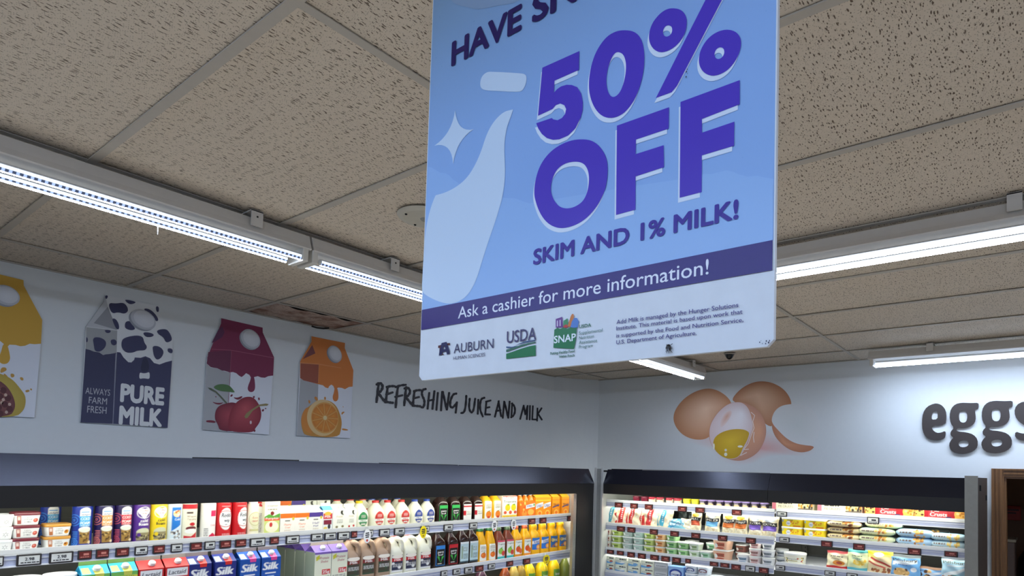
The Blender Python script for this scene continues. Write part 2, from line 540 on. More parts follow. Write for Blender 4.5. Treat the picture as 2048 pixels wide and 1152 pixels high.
# the water-damaged tile against the wall sags out of the grid
mb = MB()
def sag(u, v):
    d = math.sin(math.pi * u) ** .8 * (1 - v) ** .7
    return (-3.470 + .599 * u, -.392 + .388 * v, H + .004 - .018 * d * (0.75 + .25 * math.sin(9 * u)) + .004 * math.sin(23 * u + 7 * v))
mb.grid(sag, 24, 16, STAINM, None, True)
t = mb.build('ceiling_tile', ceil); t['label'] = 'sagging brown water-stained tile with a torn edge'
mb = MB()
mb.tube([(-3.06, -.07, H - .019), (-3.02, -.06, H - .020), (-2.97, -.062, H - .016), (-2.945, -.085, H - .010)], .005, DARKGAP, 6)
t = mb.build('crack', ceil)
for k, x in enumerate(TX[1:]):
    MB().box((x - .012, YW, H - .003), (x + .012, 0, H + .001), TEE).build('tee_bar', ceil)
for y in TY[1:]:
    for i in range(len(TX) - 1):
        MB().box((TX[i + 1] + .012, y - .012, H - .002), (TX[i] - (.012 if i else 0), y + .012, H + .0005), TEE).build('cross_tee', ceil)
structure(MB().box((-9, -.018, H - .004), (0, 0, H + .001), TEE).build('trim_1'), 'ceiling edge angle along the milk wall')
structure(MB().box((-.018, -6, H - .004), (0, -.275, H + .001), TEE).build('trim_2'), 'ceiling edge angle along the egg wall')

# doorway with oak casing, and the dim back room behind it
door = empty('door_1', (0, -4.25, 0), world=True)
structure(door, 'doorway with stained oak casing open to a dim back room')
def casing(y0, y1, z0, z1, name):
    mb = MB()
    mb.box((-.018, y0, z0), (0.0, y1, z1), WOOD)
    if z1 - z0 > 1:
        w = y1 - y0
        mb.box((-.026, y0 + w * .12, z0), (-.018, y0 + w * .3, z1), WOOD); mb.box((-.024, y0 + w * .5, z0), (-.018, y0 + w * .62, z1), WOOD)
        mb.box((-.03, y0 + w * .8, z0), (-.018, y1, z1), WOOD)
    else:
        h = z1 - z0
        mb.box((-.03, y0, z1 - h * .2), (-.018, y1, z1), WOOD); mb.box((-.025, y0, z0 + h * .3), (-.018, y1, z0 + h * .5), WOOD)
    mb.build(name, door)
casing(-3.776, -3.703, 0, 2.081, 'casing')
casing(-4.79, -4.717, 0, 2.081, 'casing')
casing(-4.717, -3.776, 2.026, 2.081, 'head_casing')
MB().box((-.0, -3.79, 0), (.12, -3.776, 2.026), WOOD).build('jamb', door)
MB().box((-.0, -4.717, 0), (.12, -4.703, 2.026), WOOD).build('jamb', door)
MB().box((-.0, -4.703, 2.012), (.12, -3.79, 2.026), WOOD).build('head_jamb', door)
BROOM = M('back_room_wall', (150, 112, 86), 0.8, grain=0.12, scale=6)
mb = MB()
mb.box((2.4, -6.0, 0), (2.5, -2.6, 2.6), BROOM); mb.box((.12, -2.7, 0), (2.4, -2.6, 2.6), BROOM); mb.box((.12, -6.0, 0), (2.4, -5.9, 2.6), BROOM)
mb.box((.12, -6.0, 2.6), (2.5, -2.6, 2.7), BROOM)
structure(mb.build('wall_back_room'), 'brown walls of the dim back room')
sg = empty('wall_sign', (2.38, -3.72, 1.60), world=True)
tag(sg, 'small red sign on the brown back room wall', 'sign')
MB().bevel_box((2.38, -3.80, 1.60), (2.398, -3.64, 1.745), .004, M('red_sign', (196, 58, 40), .5)).build('board', sg)
mb = MB(); f = Fr((2.379, -3.66, 1.61), (0, -1, 0), (0, 0, 1), (-1, 0, 0))
mb.box((2.3785, -3.785, 1.695), (2.3795, -3.66, 1.712), M('sign_ink', (90, 30, 26), .5)); mb.box((2.3785, -3.76, 1.665), (2.3795, -3.67, 1.68), M('sign_ink'))
mb.build('lettering', sg)
cb = empty('locker', (1.0, -3.83, 0), world=True)
tag(cb, 'grey brown upright locker just inside the oak doorway', 'locker')
MB().bevel_box((1.0, -3.80, 0), (1.28, -3.735, 1.49), .006, M('locker_paint', (126, 104, 94), .5)).build('body', cb)
MB().bevel_box((.985, -3.81, 1.49), (1.29, -3.725, 1.515), .005, M('locker_top', (196, 182, 156), .4)).build('top', cb)
bg = empty('rubbish_bin', (1.55, -3.98, 0), world=True)
tag(bg, 'dark rounded bin bag bulging in the back room doorway', 'bin')
mb = MB(); mb.loft([(0, .2, .2, 1.6, -4.0, 2), (.3, .24, .24, 1.6, -4.0, 2), (1.05, .23, .22, 1.6, -4.0, 2), (1.3, .21, .19, 1.6, -3.99, 2), (1.45, .14, .12, 1.6, -4.0, 2), (1.5, .05, .05, 1.6, -4.0, 2)], M('black_bag', (26, 26, 32), .35, bump=.6, scale=25), 18); mb.build('bag', bg)

# ------------------------------------------------------------------ ceiling fixtures
LED_ON = emitter('led_tube_glow', (222, 234, 255), TUBE)
LED_SIDE = emitter('led_tube_side_glow', (220, 235, 255), 0.9)
LED_WALL = emitter('wall_row_tube_glow', (212, 230, 255), TUBE * 1.6)
LED_BARE = emitter('bare_slim_tube_glow', (206, 226, 255), 8.0)
LED_FILL = emitter('bare_tube_glow', (190, 217, 255), TUBE * .82)  # for the fill tubes added behind the camera
TUBE_BACK = M('tube_back', (228, 230, 232), .4)
def strip_light(name, label, axis, a0, a1, c, brackets, dots=False, cord=None, wide=None, group='linear strip lights'):
    root = empty(name, ((a0 + a1) / 2, c, H) if axis == 0 else (c, (a0 + a1) / 2, H), world=True)
    tag(root, label, 'light', group)
    def P(l, w, z):
        return (l, c + w, H + z) if axis == 0 else (c - w, l, H + z)
    prof = [(-.040, -.026), (.040, -.026), (.052, -.062), (.062, -.082), (.058, -.086), (-.058, -.086), (-.062, -.082), (-.052, -.062)]
    mb = MB(); n = len(prof)
    V = [P(a0, *p) for p in prof] + [P(a1, *p) for p in prof]
    mb.add(V, [(i, (i + 1) % n, n + (i + 1) % n, n + i) for i in range(n)] + [tuple(range(n))[::-1], tuple(range(n, 2 * n))], WHITE_METAL)
    mb.build('housing', root)
    dm = led_dots('led_diode_rows', axis) if dots else LED_ON
    for s, off in ((-1, .028), (1, -.012)):
        mb = MB(); k = 16; r = .0135
        l0, l1 = a0 + .03 + off * .3, a1 - .045 + off * .3
        for q in range(k):
            x0, x1 = 2 * math.pi * q / k, 2 * math.pi * (q + 1) / k
            mat = TUBE_BACK if q < 7 and q > 0 else LED_SIDE
            if wide and q > 7: mat = wide
            if q in (11, 12) and wide is not LED_FILL: mat = LED_WALL if wide else LED_ON
            if dots and q in ((9, 10) if s < 0 else (9, 13)): mat = dm
            mb.add([P(l0, s * .042 + r * math.cos(x0), -.118 + r * math.sin(x0)), P(l1, s * .042 + r * math.cos(x0), -.118 + r * math.sin(x0)),
                    P(l1, s * .042 + r * math.cos(x1), -.118 + r * math.sin(x1)), P(l0, s * .042 + r * math.cos(x1), -.118 + r * math.sin(x1))], [(0, 1, 2, 3)], mat)
        for l, d in ((l0, -1), (l1, 1)):
            mb.add([P(l, s * .042 + r * math.cos(2 * math.pi * q / k), -.118 + r * math.sin(2 * math.pi * q / k)) for q in range(k)], [tuple(range(k))], TUBE_BACK)
        mb.build('led_tube', root)
    for l in (a0 + .008, a1 - .022):
        lo, hi = P(l - .012, -.058, -.135), P(l + .012, .058, -.08)
        MB().bevel_box(tuple(map(min, lo, hi)), tuple(map(max, lo, hi)), .003, M('lamp_holder', (225, 222, 214), .45)).build('end_socket', root)
    for l in brackets:
        mb = MB()
        for w in (-.066, .060):
            lo, hi = P(l - .021, w, -.062), P(l + .021, w + .006, -.004)
            mb.box(tuple(map(min, lo, hi)), tuple(map(max, lo, hi)), WHITE_METAL)
        lo, hi = P(l - .021, -.066, -.008), P(l + .021, .066, -.003)
        mb.box(tuple(map(min, lo, hi)), tuple(map(max, lo, hi)), WHITE_METAL)
        lo, hi = P(l - .003, -.0675, -.03), P(l + .003, -.0655, -.024)
        mb.box(tuple(map(min, lo, hi)), tuple(map(max, lo, hi)), DARKGAP)
        mb.build('bracket', root)
    if cord:
        MB().tube([P(cord, .03, -.13), P(cord, .03, -.165)], .0016, WHITE_METAL, 6).build('pull_cord', root)
    return root
LA = -1.615
strip_light('strip_light', 'LED strip light over the carton cutouts with dotted diode rows and pull cord', 0, -6.45, -3.995, LA, [-4.215, -6.1], True, -4.50)
strip_light('strip_light', 'LED strip light partly hidden by the hanging milk sign, second in its row', 0, -3.985, -1.55, LA, [-3.6, -1.9], True)
strip_light('strip_light', 'short LED strip light ending below the hanging sign near the egg mural', 0, -1.54, -.39, LA, [-.64], False)
strip_light('strip_light', 'very bright LED strip light emerging beside the blue milk sign', 1, -4.75, -2.35, -2.85, [-3.95, -2.6], False)
strip_light('strip_light', 'slim LED strip light hung close to the egg wall above the short cases', 1, -5.4, -2.985, -.43, [-3.38, -4.9], False, None, LED_BARE)
for ax, a0, a1, c, lb in ((1, -3.9, -1.5, -6.4, 'bare tube strip light over the aisle behind the camera'), (1, -6.6, -4.2, -6.4, 'bare tube strip light behind the camera, farther from the milk wall'),
                          (0, -5.9, -3.5, -5.6, 'LED strip light crossing the aisle beside the camera'), (1, -7.6, -5.1, -2.85, 'LED strip light farther down the row of the very bright one')):
    strip_light('strip_light', lb, ax, a0, a1, c, [a0 + .4, a1 - .4], wide=LED_FILL if 'bare' in lb else None)  # unseen strips added as fill, the bare ones to brighten the sign

# round plate and black dome on the ceiling
r = empty('ceiling_speaker', (-3.835, -2.15, H), world=True)
tag(r, 'round beige ceiling cover plate with two screws half hidden by the sign', 'ceiling plate')
MB().loft([(H - .012, .082, .082, -3.83, -2.165, 2), (H - .009, .100, .100, -3.83, -2.165, 2), (H - .003, .105, .105, -3.83, -2.165, 2)], M('beige_plastic', (196, 190, 174), .45), 32).build('cover', r)
for dx, dy in ((-.075, .02), (.045, -.07), (.01, .075)):
    MB().loft([(H - .0155, .004, .004, -3.83 + dx, -2.165 + dy, 2), (H - .011, .005, .005, -3.83 + dx, -2.165 + dy, 2)], DARKGAP, 10).build('screw', r)
MB().loft([(H - .016, .018, .018, -3.83, -2.165, 2), (H - .011, .022, .022, -3.83, -2.165, 2)], M('grey_plastic', (150, 148, 140), .5), 16).build('hub', r)
r = empty('dome_camera', (-.78, -2.04, H), world=True)
tag(r, 'small black dome security camera on the ceiling below the sign', 'camera')
MB().loft([(H - .050 * math.cos(a), max(.001, .034 * math.sin(a)), max(.001, .034 * math.sin(a)), -.76, -2.04, 2) for a in [k * math.pi / 16 for k in range(9)]], M('black_dome', (12, 12, 12), .12), 24).build('dome', r)
MB().loft([(H - .012, .040, .040, -.76, -2.04, 2), (H - .003, .046, .046, -.76, -2.04, 2)], M('dome_ring', (150, 140, 128), .5), 24, ).build('ring', r)
# ------------------------------------------------------------------ refrigerated cases
STRIP = emitter('case_led_glow', (255, 255, 240), CASE_LED)
TAG_FRAME = M('tag_frame', (44, 41, 44), .4)
TAG_WHITE = M('tag_screen_white', (206, 208, 206), .4)
TAG_RED = M('tag_screen_red', (104, 34, 32), .4)
TAG_INK = M('tag_ink', (40, 40, 44), .5)
TAG_INKR = M('tag_ink_red', (190, 120, 110), .5)
SHELF_LY = D - .70
def price_tag(parent, u, w, h, z, red, seed=0, price=None):
    r = random.Random(seed)
    ly = SHELF_LY - .020
    mb = MB()
    mb.bevel_box((u - w / 2, ly, z - h), (u + w / 2, ly + .010, z), .002, TAG_FRAME)
    m = .12
    mb.box((u - w * (.5 - m * .7), ly - .001, z - h * .86), (u + w * (.5 - m * .7), ly, z - h * .14), TAG_RED if red else TAG_WHITE)
    ink = TAG_INKR if red else TAG_INK
    f = Fr((u, ly - .0015, z - h), (1, 0, 0), (0, 0, 1), (0, -1, 0))
    if price:
        mb.text(price, -w * .18, w * .2, h * .46, h * .26, f, 0, ink, .02)
    else:
        mb.box((u - w * .12, ly - .0014, z - h * .55), (u + w * .26, ly - .0009, z - h * .32), ink)
    x = u - w * .34
    while x < u + w * .3:
        l = r.uniform(.06, .16) * w
        mb.box((x, ly - .0014, z - h * .76), (x + l, ly - .0009, z - h * .67), ink); x += l + .03 * w
    o = mb.build('price_tag', parent)
    o['label'] = 'dark red digital price tag' if red else 'white faced digital price tag'
def build_shelf(case, u0, u1, z, tags, seed=0, led=True, rail_h=.052):
    mb = MB()
    mb.box((u0, SHELF_LY, z - .022), (u1, .78, z), SHELFM)
    mb.box((u0, SHELF_LY - .006, z - .008), (u1, SHELF_LY + .004, z + .012), SHELFM)
    sh = mb.build('shelf', case)
    mb = MB()
    y0 = SHELF_LY - .010
    mb.box((u0, y0, z - rail_h), (u1, SHELF_LY, z - .006), RAILM)
    mb.box((u0, y0 - .005, z - rail_h - .006), (u1, SHELF_LY, z - rail_h), SHELFM)
    mb.box((u0, y0 - .003, z - .012), (u1, SHELF_LY, z - .006), SHELFM)
    mb.box((u0, y0 - .002, z - rail_h * .55), (u1, SHELF_LY, z - rail_h * .5), SHELFM)
    mb.build('price_rail', sh)
    for k, t in enumerate(tags):
        u, w, red = t[:3]
        price_tag(sh, u, w, .0 + (.036 if rail_h < .05 else .040) if w < .075 else .046, z - .009, red, seed * 100 + k, t[3] if len(t) > 3 else None)
    if led:
        MB().box((u0 + .02, SHELF_LY + .03, z - .032), (u1 - .02, SHELF_LY + .045, z - .022), STRIP).build('led_strip', sh)
    return sh
def build_case(name, label, loc, rz, u0, u1, i0=None, i1=None, group='open refrigerated cases'):
    i0 = u0 if i0 is None else i0; i1 = u1 if i1 is None else i1
    c = empty(name, loc, rz)
    tag(c, label, 'refrigerated case', group)
    c.location = loc
    def prof(pts, mat, nm, a=u0, b=u1):
        f = Fr((0, 0, 0), (0, 1, 0), (0, 0, 1), (1, 0, 0))
        mb = MB(); mb.prism(pts, f, a, b, mat); return mb.build(nm, c)
    prof([(-.004, 1.885), (.060, 2.008), (.080, 2.008), (.016, 1.885)], BLACKG, 'canopy_face')
    prof([(0, 1.80), (-.002, 1.885), (.018, 1.885), (.035, 1.80)], BLACKM, 'valance')
    prof([(.080, 2.0), (.80, 2.0), (.80, 1.985), (.080, 1.985)], BLACKM, 'top_panel', i0, i1)
    prof([(.037, 1.802), (.030, 1.885), (.080, 1.975), (.80, 1.975), (.80, 1.965), (.20, 1.95), (.10, 1.87)], LINER, 'canopy_liner', max(u0, i0), min(u1, i1))
    MB().box((u0 + .05, .06, 1.815), (u1 - .05, .085, 1.83), STRIP).build('led_strip', c)
    u0, u1 = i0, i1
    mb = MB(); mb.box((u0, .79, .3), (u1, .81, 1.965), BACKP)
    k = 0
    z = .62
    while z < 1.9:
        mb.box((u0, .783, z), (u1, .79, z + .03), BACKP); z += .055
    mb.build('back_panel', c)
    u = u0 + .02
    while u < u1:
        mb = MB(); mb.box((u, .765, .5), (u + .03, .783, 1.9), BACKP)
        for q in range(40):
            mb.box((u + .012, .7635, .55 + q * .033), (u + .018, .7655, .565 + q * .033), DARKGAP)
        mb.build('upright', c); u += 1.2
    MB().bevel_box((u0, .02, 0), (u1, .80, .42), .01, BLACKM).build('base', c)
    MB().box((u0, .03, .42), (u1, .79, .46), LINER).build('deck', c)
    MB().bevel_box((u0, -.03, .30), (u1, .02, .44), .012, STEEL).build('bumper', c)
    return c
caseA = build_case('dairy_case', 'long open dairy case with black canopy under the juice lettering', (0, -D, 0), 0, -7.2, -.888, None, -.945)
MB().box((-1.122, .0, 0), (-.889, .02, 1.80), BLACKM).build('filler_panel', caseA)
MB().box((-1.165, .004, .4), (-1.122, .03, 1.797), STEEL).build('end_trim', caseA)['label'] = 'lit steel end trim with screws'
MB().box((-.955, .03, .4), (-.945, .79, 1.80), LINER).build('end_liner', caseA)
for z in (1.75, 1.72, 1.47, 1.19):
    mb = MB(); mb.loft([(-.003, .003, .003, 0, 0, 2), (.0, .004, .004, 0, 0, 2)], CHROME, 8)
    mb.v = [(-1.144 + p[0], .004 + p[2], z + p[1]) for p in mb.v]; mb.build('screw', caseA)
for x0, x1, h in ((-3.91, -3.5, .014), (-2.78, -2.36, .012), (-2.08, -1.37, .012)):
    MB().box((x0, .10, 2.0), (x1, .40, 2.0 + h), BLACKM).build('loose_cover_strip', caseA)
caseB = build_case('dairy_case', 'open dairy case of tubs and bags beside the corner post', (-D, 0, 0), -math.pi / 2, .958, 2.397, .874)
MB().box((.874, .09, .4), (.882, .79, 1.80), LINER).build('end_liner', caseB)
MB().box((.97, .10, 2.0), (1.77, .35, 2.014), BLACKM).build('loose_cover_strip', caseB)
MB().box((1.3, .07, 2.0), (2.38, .09, 2.012), STEEL).build('top_trim', caseB)
caseC = build_case('dairy_case', 'open dairy case of pie crust boxes and cookie dough next to the doorway', (-D, 0, 0), -math.pi / 2, 2.40, 3.62)
e = MB().box((3.62, -.012, 0), (3.688, .012, 2.022), M('grey_end_cap', (150, 148, 140), .38, metal=.5, grain=.1)).build('end_cap', caseC)
MB().box((3.64, .012, 0), (3.684, .76, 2.012), DARKSIDE).build('end_panel', caseC)
for ly, z in ((.16, 1.93), (.62, 1.86)):
    MB().box((3.684, ly, z), (3.692, ly + .012, z + .035), BLACKM).build('slot', caseC)
# the steel post that joins the two runs of cases
cp = empty('corner_post', (-.87, -.91, 0), world=True)
tag(cp, 'brushed steel corner post between the two runs of cases', 'post')
MB().box((-.878, -.942, 0), (-.871, -.892, 2.012), POSTM).build('panel', cp)
MB().box((-.886, -.892, 0), (-.871, -.872, 2.02), CHROME).build('edge_trim', cp)
MB().box((-.886, -.957, 0), (-.871, -.942, 2.02), CHROME).build('edge_trim', cp)

# shelves with their price rails
A_Z = (1.612, 1.300, .985, .72)
A1_TAGS = [(-4.6968,0.0557,0),(-4.592,0.0783,0,'2.98'),(-4.4885,0.0801,0,'2.98'),(-4.4084,0.0491,1),(-4.346,0.0472,1),(-4.2727,0.0512,1),(-4.2002,0.0513,0),(-4.1297,0.0493,1),(-4.0554,0.0491,0),(-3.9713,0.0536,1),(-3.9089,0.0484,0),(-3.836,0.0551,1),(-3.7616,0.0547,1),(-3.6764,0.0803,0),(-3.588,0.0487,1),(-3.4867,0.0766,0),(-3.3447,0.0726,0),(-3.263,0.0722,0),(-3.1783,0.0782,0),(-3.1091,0.0403,1),(-3.0045,0.0526,0),(-2.8967,0.077,0),(-2.7842,0.0806,0),(-2.5807,0.0706,0),(-2.38,0.0807,0),(-2.1464,0.078,0),(-1.9209,0.0475,0),(-1.7248,0.0394,1),(-1.5118,0.0845,1),(-1.3731,0.0819,1),(-1.0102,0.0844,1)]
A2_TAGS = [(-2.4038,0.0577,0),(-2.2905,0.0694,0),(-2.1796,0.077,0),(-2.0741,0.0849,1),(-1.9491,0.073,0),(-1.7524,0.0725,1),(-1.5596,0.0831,1)]
build_shelf(caseA, -7.0, -.957, A_Z[0], A1_TAGS, 1)
build_shelf(caseA, -7.0, -.957, A_Z[1], A2_TAGS, 2)
build_shelf(caseA, -7.0, -.957, A_Z[2], [], 3)
B_Z = (1.733, 1.528, 1.316, 1.118)
C_Z = (1.738, 1.553, 1.346, 1.10)
BT = [[(1.0185,0.083,1),(1.1742,0.0753,1),(1.3198,0.0777,1),(1.6339,0.0814,1),(1.7916,0.0829,1),(2.1005,0.081,1)],[(1.045,0.0824,1),(1.152,0.0805,1),(1.373,0.0767,1),(1.5675,0.078,1),(1.7582,0.079,1),(1.9866,0.079,1),(2.2151,0.0786,1)],[(0.9417,0.0736,1),(1.0457,0.072,1),(1.1549,0.0753,1),(1.2616,0.0785,1),(1.3849,0.0811,1),(1.4887,0.0792,1),(1.59,0.0774,1),(1.6937,0.0489,1),(1.9188,0.0717,1),(2.0085,0.0743,1),(2.1003,0.0767,1),(2.2138,0.0785,0),(2.3184,0.0765,1)],[]]
CT = [[(2.4504,0.0742,0),(3.0723,0.0755,0)],[(2.4714,0.0737,0),(2.7707,0.0784,1),(2.9842,0.0772,1),(3.3232,0.079,1),(3.5305,0.0744,1)],[(2.4426,0.0703,0),(2.7944,0.0743,0),(2.9402,0.0715,0)],[]]
for k in range(4):
    build_shelf(caseB, .884, 2.39, B_Z[k], BT[k], 10 + k, led=k in (0, 1, 2), rail_h=.044)
    build_shelf(caseC, 2.405, 3.615, C_Z[k], CT[k], 20 + k, led=k in (0, 1, 2), rail_h=.044)
# ------------------------------------------------------------------ hanging sign (flat printed board)
SX, SYL, SZ, SW, SHH = -4.708, -3.2555, 2.1307, 0.5559, .711
sign = empty('hanging_sign', (SX, SYL - SW / 2, SZ), world=True)
tag(sign, 'large blue hanging promotion sign reading fifty percent off skim milk', 'sign')
SF = Fr((SX, SYL, SZ), (0, -1, 0), (0, 0, 1), (-1, 0, 0))
PS = PRINT_SIGN
c0, c1, c2 = S(130, 162, 192), S(146, 182, 234), S(160, 194, 246)
mb = MB()
rc = .007
edge = [(rc, 0), (SW - rc, 0), (SW, rc), (SW, SHH - rc), (SW - rc, SHH), (rc, SHH), (0, SHH - rc), (0, rc)]
mb.prism(edge, SF, -.006, 0, M('foam_board_white', (226, 230, 236), .5))
mb.build('board', sign)
BAND0, BAND1 = 0.0782, 0.1096
mb = MB()
def sky(u, v):
    return SF(.0015 + (SW - .003) * u, BAND1 + (SHH - .002 - BAND1) * v, .0002)
class Grad:  # printed sky gradient; part of its tone stands in for lighting glare
    def points(self, nu, nv):
        out = []
        for j in range(nv):
            for i in range(nu):
                v = j / (nv - 1); u = i / (nu - 1)
                k = min(1, max(0, (v - .35) / .5)) ** 1.2 * (1 - .45 * u)
                out.append(tuple(a + (b - a) * k for a, b in zip(c1, c0)))
        return out
mb.grid(sky, 12, 16, PS, Grad(), False)
mb.build('printed_sky', sign)
INK = {'w': S(222, 234, 250), 'p': S(84, 62, 190), 'n': S(44, 30, 92), 'band': S(46, 24, 116), 'g': S(36, 118, 70), 'milk': S(206, 224, 244)}
def layer(name, items, n):
    mb = MB()
    for i, it in enumerate(items):
        pts, col = it[0], it[1]
        mb.flat(pts, SF, n + .00004 * i, PS, it[2] if len(it) > 2 else (), col)
    return mb.build(name, sign)
CLOUD = [(0.0037,0.3353),(0.0123,0.3315),(0.02,0.3266),(0.0328,0.3182),(0.0452,0.3138),(0.0543,0.3078),(0.0618,0.3004),(0.0739,0.2919),(0.0975,0.2765),(0.135,0.2594),(0.1705,0.2457),(0.1909,0.2403),(0.2044,0.2331),(0.2175,0.227),(0.2365,0.225),(0.2819,0.2201),(0.3244,0.2155),(0.3872,0.2088),(0.4374,0.2023),(0.4577,0.2002),(0.4752,0.1997),(0.4838,0.1972),(0.4922,0.197),(0.5015,0.1966),(0.5087,0.1934),(0.5148,0.1892),(0.5249,0.1837),(0.5366,0.1816),(0.5443,0.1777),(0.5538,0.1737)]
layer('printed_cloud', [(CLOUD + [(SW - .002, BAND1), (.002, BAND1)], S(154, 190, 238)),
    (chaikin([(0.0386,0.5998),(0.0435,0.5849),(0.0601,0.5712),(0.0842,0.5576),(0.0998,0.5476),(0.1187,0.5411),(0.1443,0.5344),(0.1726,0.5249),(0.1963,0.5223),(0.2092,0.5294)]), S(142, 166, 196))], .0005)
def qb(a, b, c, n=8):
    return [((1 - t) ** 2 * a[0] + 2 * t * (1 - t) * b[0] + t * t * c[0], (1 - t) ** 2 * a[1] + 2 * t * (1 - t) * b[1] + t * t * c[1]) for t in [i / n for i in range(n)]]
st = [(0.062,0.4065),(0.1046,0.3642),(0.0618,0.3231),(0.0172,0.3649)]
sc = [(0.0685,0.3688),(0.0674,0.3598),(0.0572,0.3601),(0.057,0.3712)]
star = []
for k in range(4):
    star += qb(st[k], sc[k], st[(k + 1) % 4])
splash = chaikin([(0.1824,0.3686),(0.1807,0.3686),(0.1653,0.3711),(0.1498,0.3657),(0.1378,0.3564),(0.1294,0.3445),(0.1212,0.3259),(0.1091,0.3081),(0.0929,0.2937),(0.0703,0.286),(0.0467,0.2836),(0.0264,0.2847),(0.0235,0.2849),(0.011,0.2626),(0.004,0.236),(0.001,0.2001),(-0.0004,0.1488),(0.001,0.1374),(0.0141,0.1293),(0.0352,0.1192),(0.0615,0.1107),(0.079,0.1104),(0.0941,0.1136),(0.1086,0.1225),(0.1206,0.1388),(0.1304,0.163),(0.1417,0.1892),(0.153,0.2125),(0.1608,0.2312),(0.167,0.2475),(0.1711,0.2734),(0.1693,0.2994),(0.1676,0.3152),(0.168,0.3304),(0.1714,0.3473),(0.1777,0.3581),(0.1821,0.3674)], 2)
pill = chaikin([(0.1286,0.442),(0.1414,0.4373),(0.1938,0.4162),(0.2039,0.411),(0.2065,0.4041),(0.2039,0.3949),(0.1982,0.3893),(0.1899,0.3907),(0.1427,0.4088),(0.1281,0.4143),(0.1168,0.4209),(0.1138,0.4305),(0.1178,0.4398)], 2)
layer('printed_milk_splash', [(splash, INK['milk'])], .0008)
layer('printed_sparkle', [(star, INK['milk'])], .0008)
layer('printed_cap', [(pill, INK['milk'])], .0008)
five = [(0.2344,0.4089),(0.2966,0.408),(0.2968,0.3831),(0.2564,0.3831),(0.256,0.3754),(0.256,0.367),(0.2614,0.37),(0.2679,0.3713),(0.2769,0.3703),(0.2858,0.3669),(0.2947,0.3608),(0.3013,0.3503),(0.3045,0.3375),(0.3043,0.3271),(0.3017,0.3186),(0.2935,0.3071),(0.2821,0.3012),(0.2674,0.3004),(0.2567,0.3028),(0.2459,0.3084),(0.2369,0.3167),(0.2303,0.3261),(0.2262,0.3348),(0.2535,0.3334),(0.2561,0.3307),(0.2634,0.3272),(0.2709,0.3279),(0.2758,0.3316),(0.2774,0.3377),(0.2742,0.344),(0.2672,0.3485),(0.2597,0.3488),(0.2543,0.3453),(0.229,0.3442)]
zero = chaikin([(0.3642,0.4087),(0.3798,0.4008),(0.3902,0.3878),(0.3951,0.3694),(0.3949,0.3476),(0.3897,0.3276),(0.3808,0.312),(0.3671,0.3022),(0.3515,0.3016),(0.3352,0.309),(0.3225,0.3246),(0.3144,0.3446),(0.313,0.3637),(0.3166,0.3833),(0.3244,0.3989),(0.3377,0.4098),(0.3511,0.4118)], 2)
zeroh = chaikin([(0.3571,0.384),(0.3651,0.3776),(0.3692,0.3659),(0.3691,0.3526),(0.3661,0.3403),(0.3611,0.3309),(0.3534,0.3275),(0.3467,0.3313),(0.3419,0.3409),(0.3399,0.3541),(0.3417,0.3671),(0.3462,0.378),(0.3513,0.384)], 2)
r1 = chaikin([(0.4307,0.408),(0.4424,0.4015),(0.4495,0.3915),(0.4512,0.3814),(0.4488,0.3698),(0.441,0.3613),(0.4295,0.3577),(0.4176,0.3593),(0.4079,0.3667),(0.4015,0.3778),(0.4005,0.3892),(0.4047,0.4006),(0.4142,0.4075),(0.4225,0.4094)], 2)
r1h = chaikin([(0.4264,0.3894),(0.4312,0.3858),(0.4325,0.3801),(0.4302,0.3759),(0.4249,0.3755),(0.4208,0.3789),(0.4195,0.3841),(0.4217,0.3888)], 2)
r2 = chaikin([(0.5021,0.3534),(0.5114,0.3466),(0.5166,0.3366),(0.5164,0.3258),(0.5109,0.315),(0.5028,0.3081),(0.4924,0.3059),(0.4818,0.3081),(0.472,0.3163),(0.4667,0.3275),(0.4672,0.3397),(0.4725,0.3489),(0.481,0.3548),(0.4916,0.3562)], 2)
r2h = chaikin([(0.4923,0.3375),(0.4966,0.3341),(0.4977,0.3288),(0.4953,0.3245),(0.4905,0.3239),(0.4866,0.3272),(0.4854,0.3323),(0.4877,0.3367)], 2)
slash = [(0.4121,0.3069),(0.4329,0.3067),(0.4397,0.3119),(0.4935,0.3902),(0.5058,0.4074),(0.4865,0.408),(0.4737,0.3989),(0.4434,0.354)]
oo = chaikin([(0.3055,0.2895),(0.3224,0.2822),(0.3364,0.2678),(0.3444,0.2521),(0.3462,0.2348),(0.3433,0.2154),(0.3344,0.2005),(0.3251,0.1914),(0.313,0.1838),(0.2976,0.1796),(0.2803,0.1793),(0.2654,0.1832),(0.25,0.1929),(0.2371,0.2089),(0.2286,0.2278),(0.2259,0.2397),(0.2275,0.2564),(0.2347,0.274),(0.2482,0.286),(0.2647,0.2921),(0.2853,0.2936)], 2)
ooh = chaikin([(0.2949,0.2635),(0.3079,0.2576),(0.3152,0.2476),(0.3178,0.2354),(0.3165,0.222),(0.3121,0.2117),(0.3053,0.2062),(0.294,0.2035),(0.2824,0.2045),(0.2705,0.2096),(0.2612,0.2201),(0.2556,0.2312),(0.2549,0.2421),(0.2585,0.2532),(0.2657,0.262),(0.2789,0.2655)], 2)
f1 = [(0.3578,0.2906),(0.4298,0.29),(0.4299,0.2647),(0.3858,0.2649),(0.3857,0.2471),(0.4237,0.2469),(0.4248,0.2207),(0.3864,0.2198),(0.3872,0.1794),(0.3596,0.1791)]
f2 = [(0.4447,0.2913),(0.5157,0.2916),(0.5161,0.2649),(0.4719,0.2627),(0.4722,0.247),(0.5103,0.2476),(0.5103,0.2211),(0.4726,0.2211),(0.473,0.1795),(0.4459,0.1796)]
BIG = [('figure_five', five, ()), ('figure_nought', zero, (zeroh,)), ('percent_ring', r1, (r1h,)), ('percent_ring', r2, (r2h,)), ('percent_bar', slash, ()), ('letter', oo, (ooh,)), ('letter', f1, ()), ('letter', f2, ())]
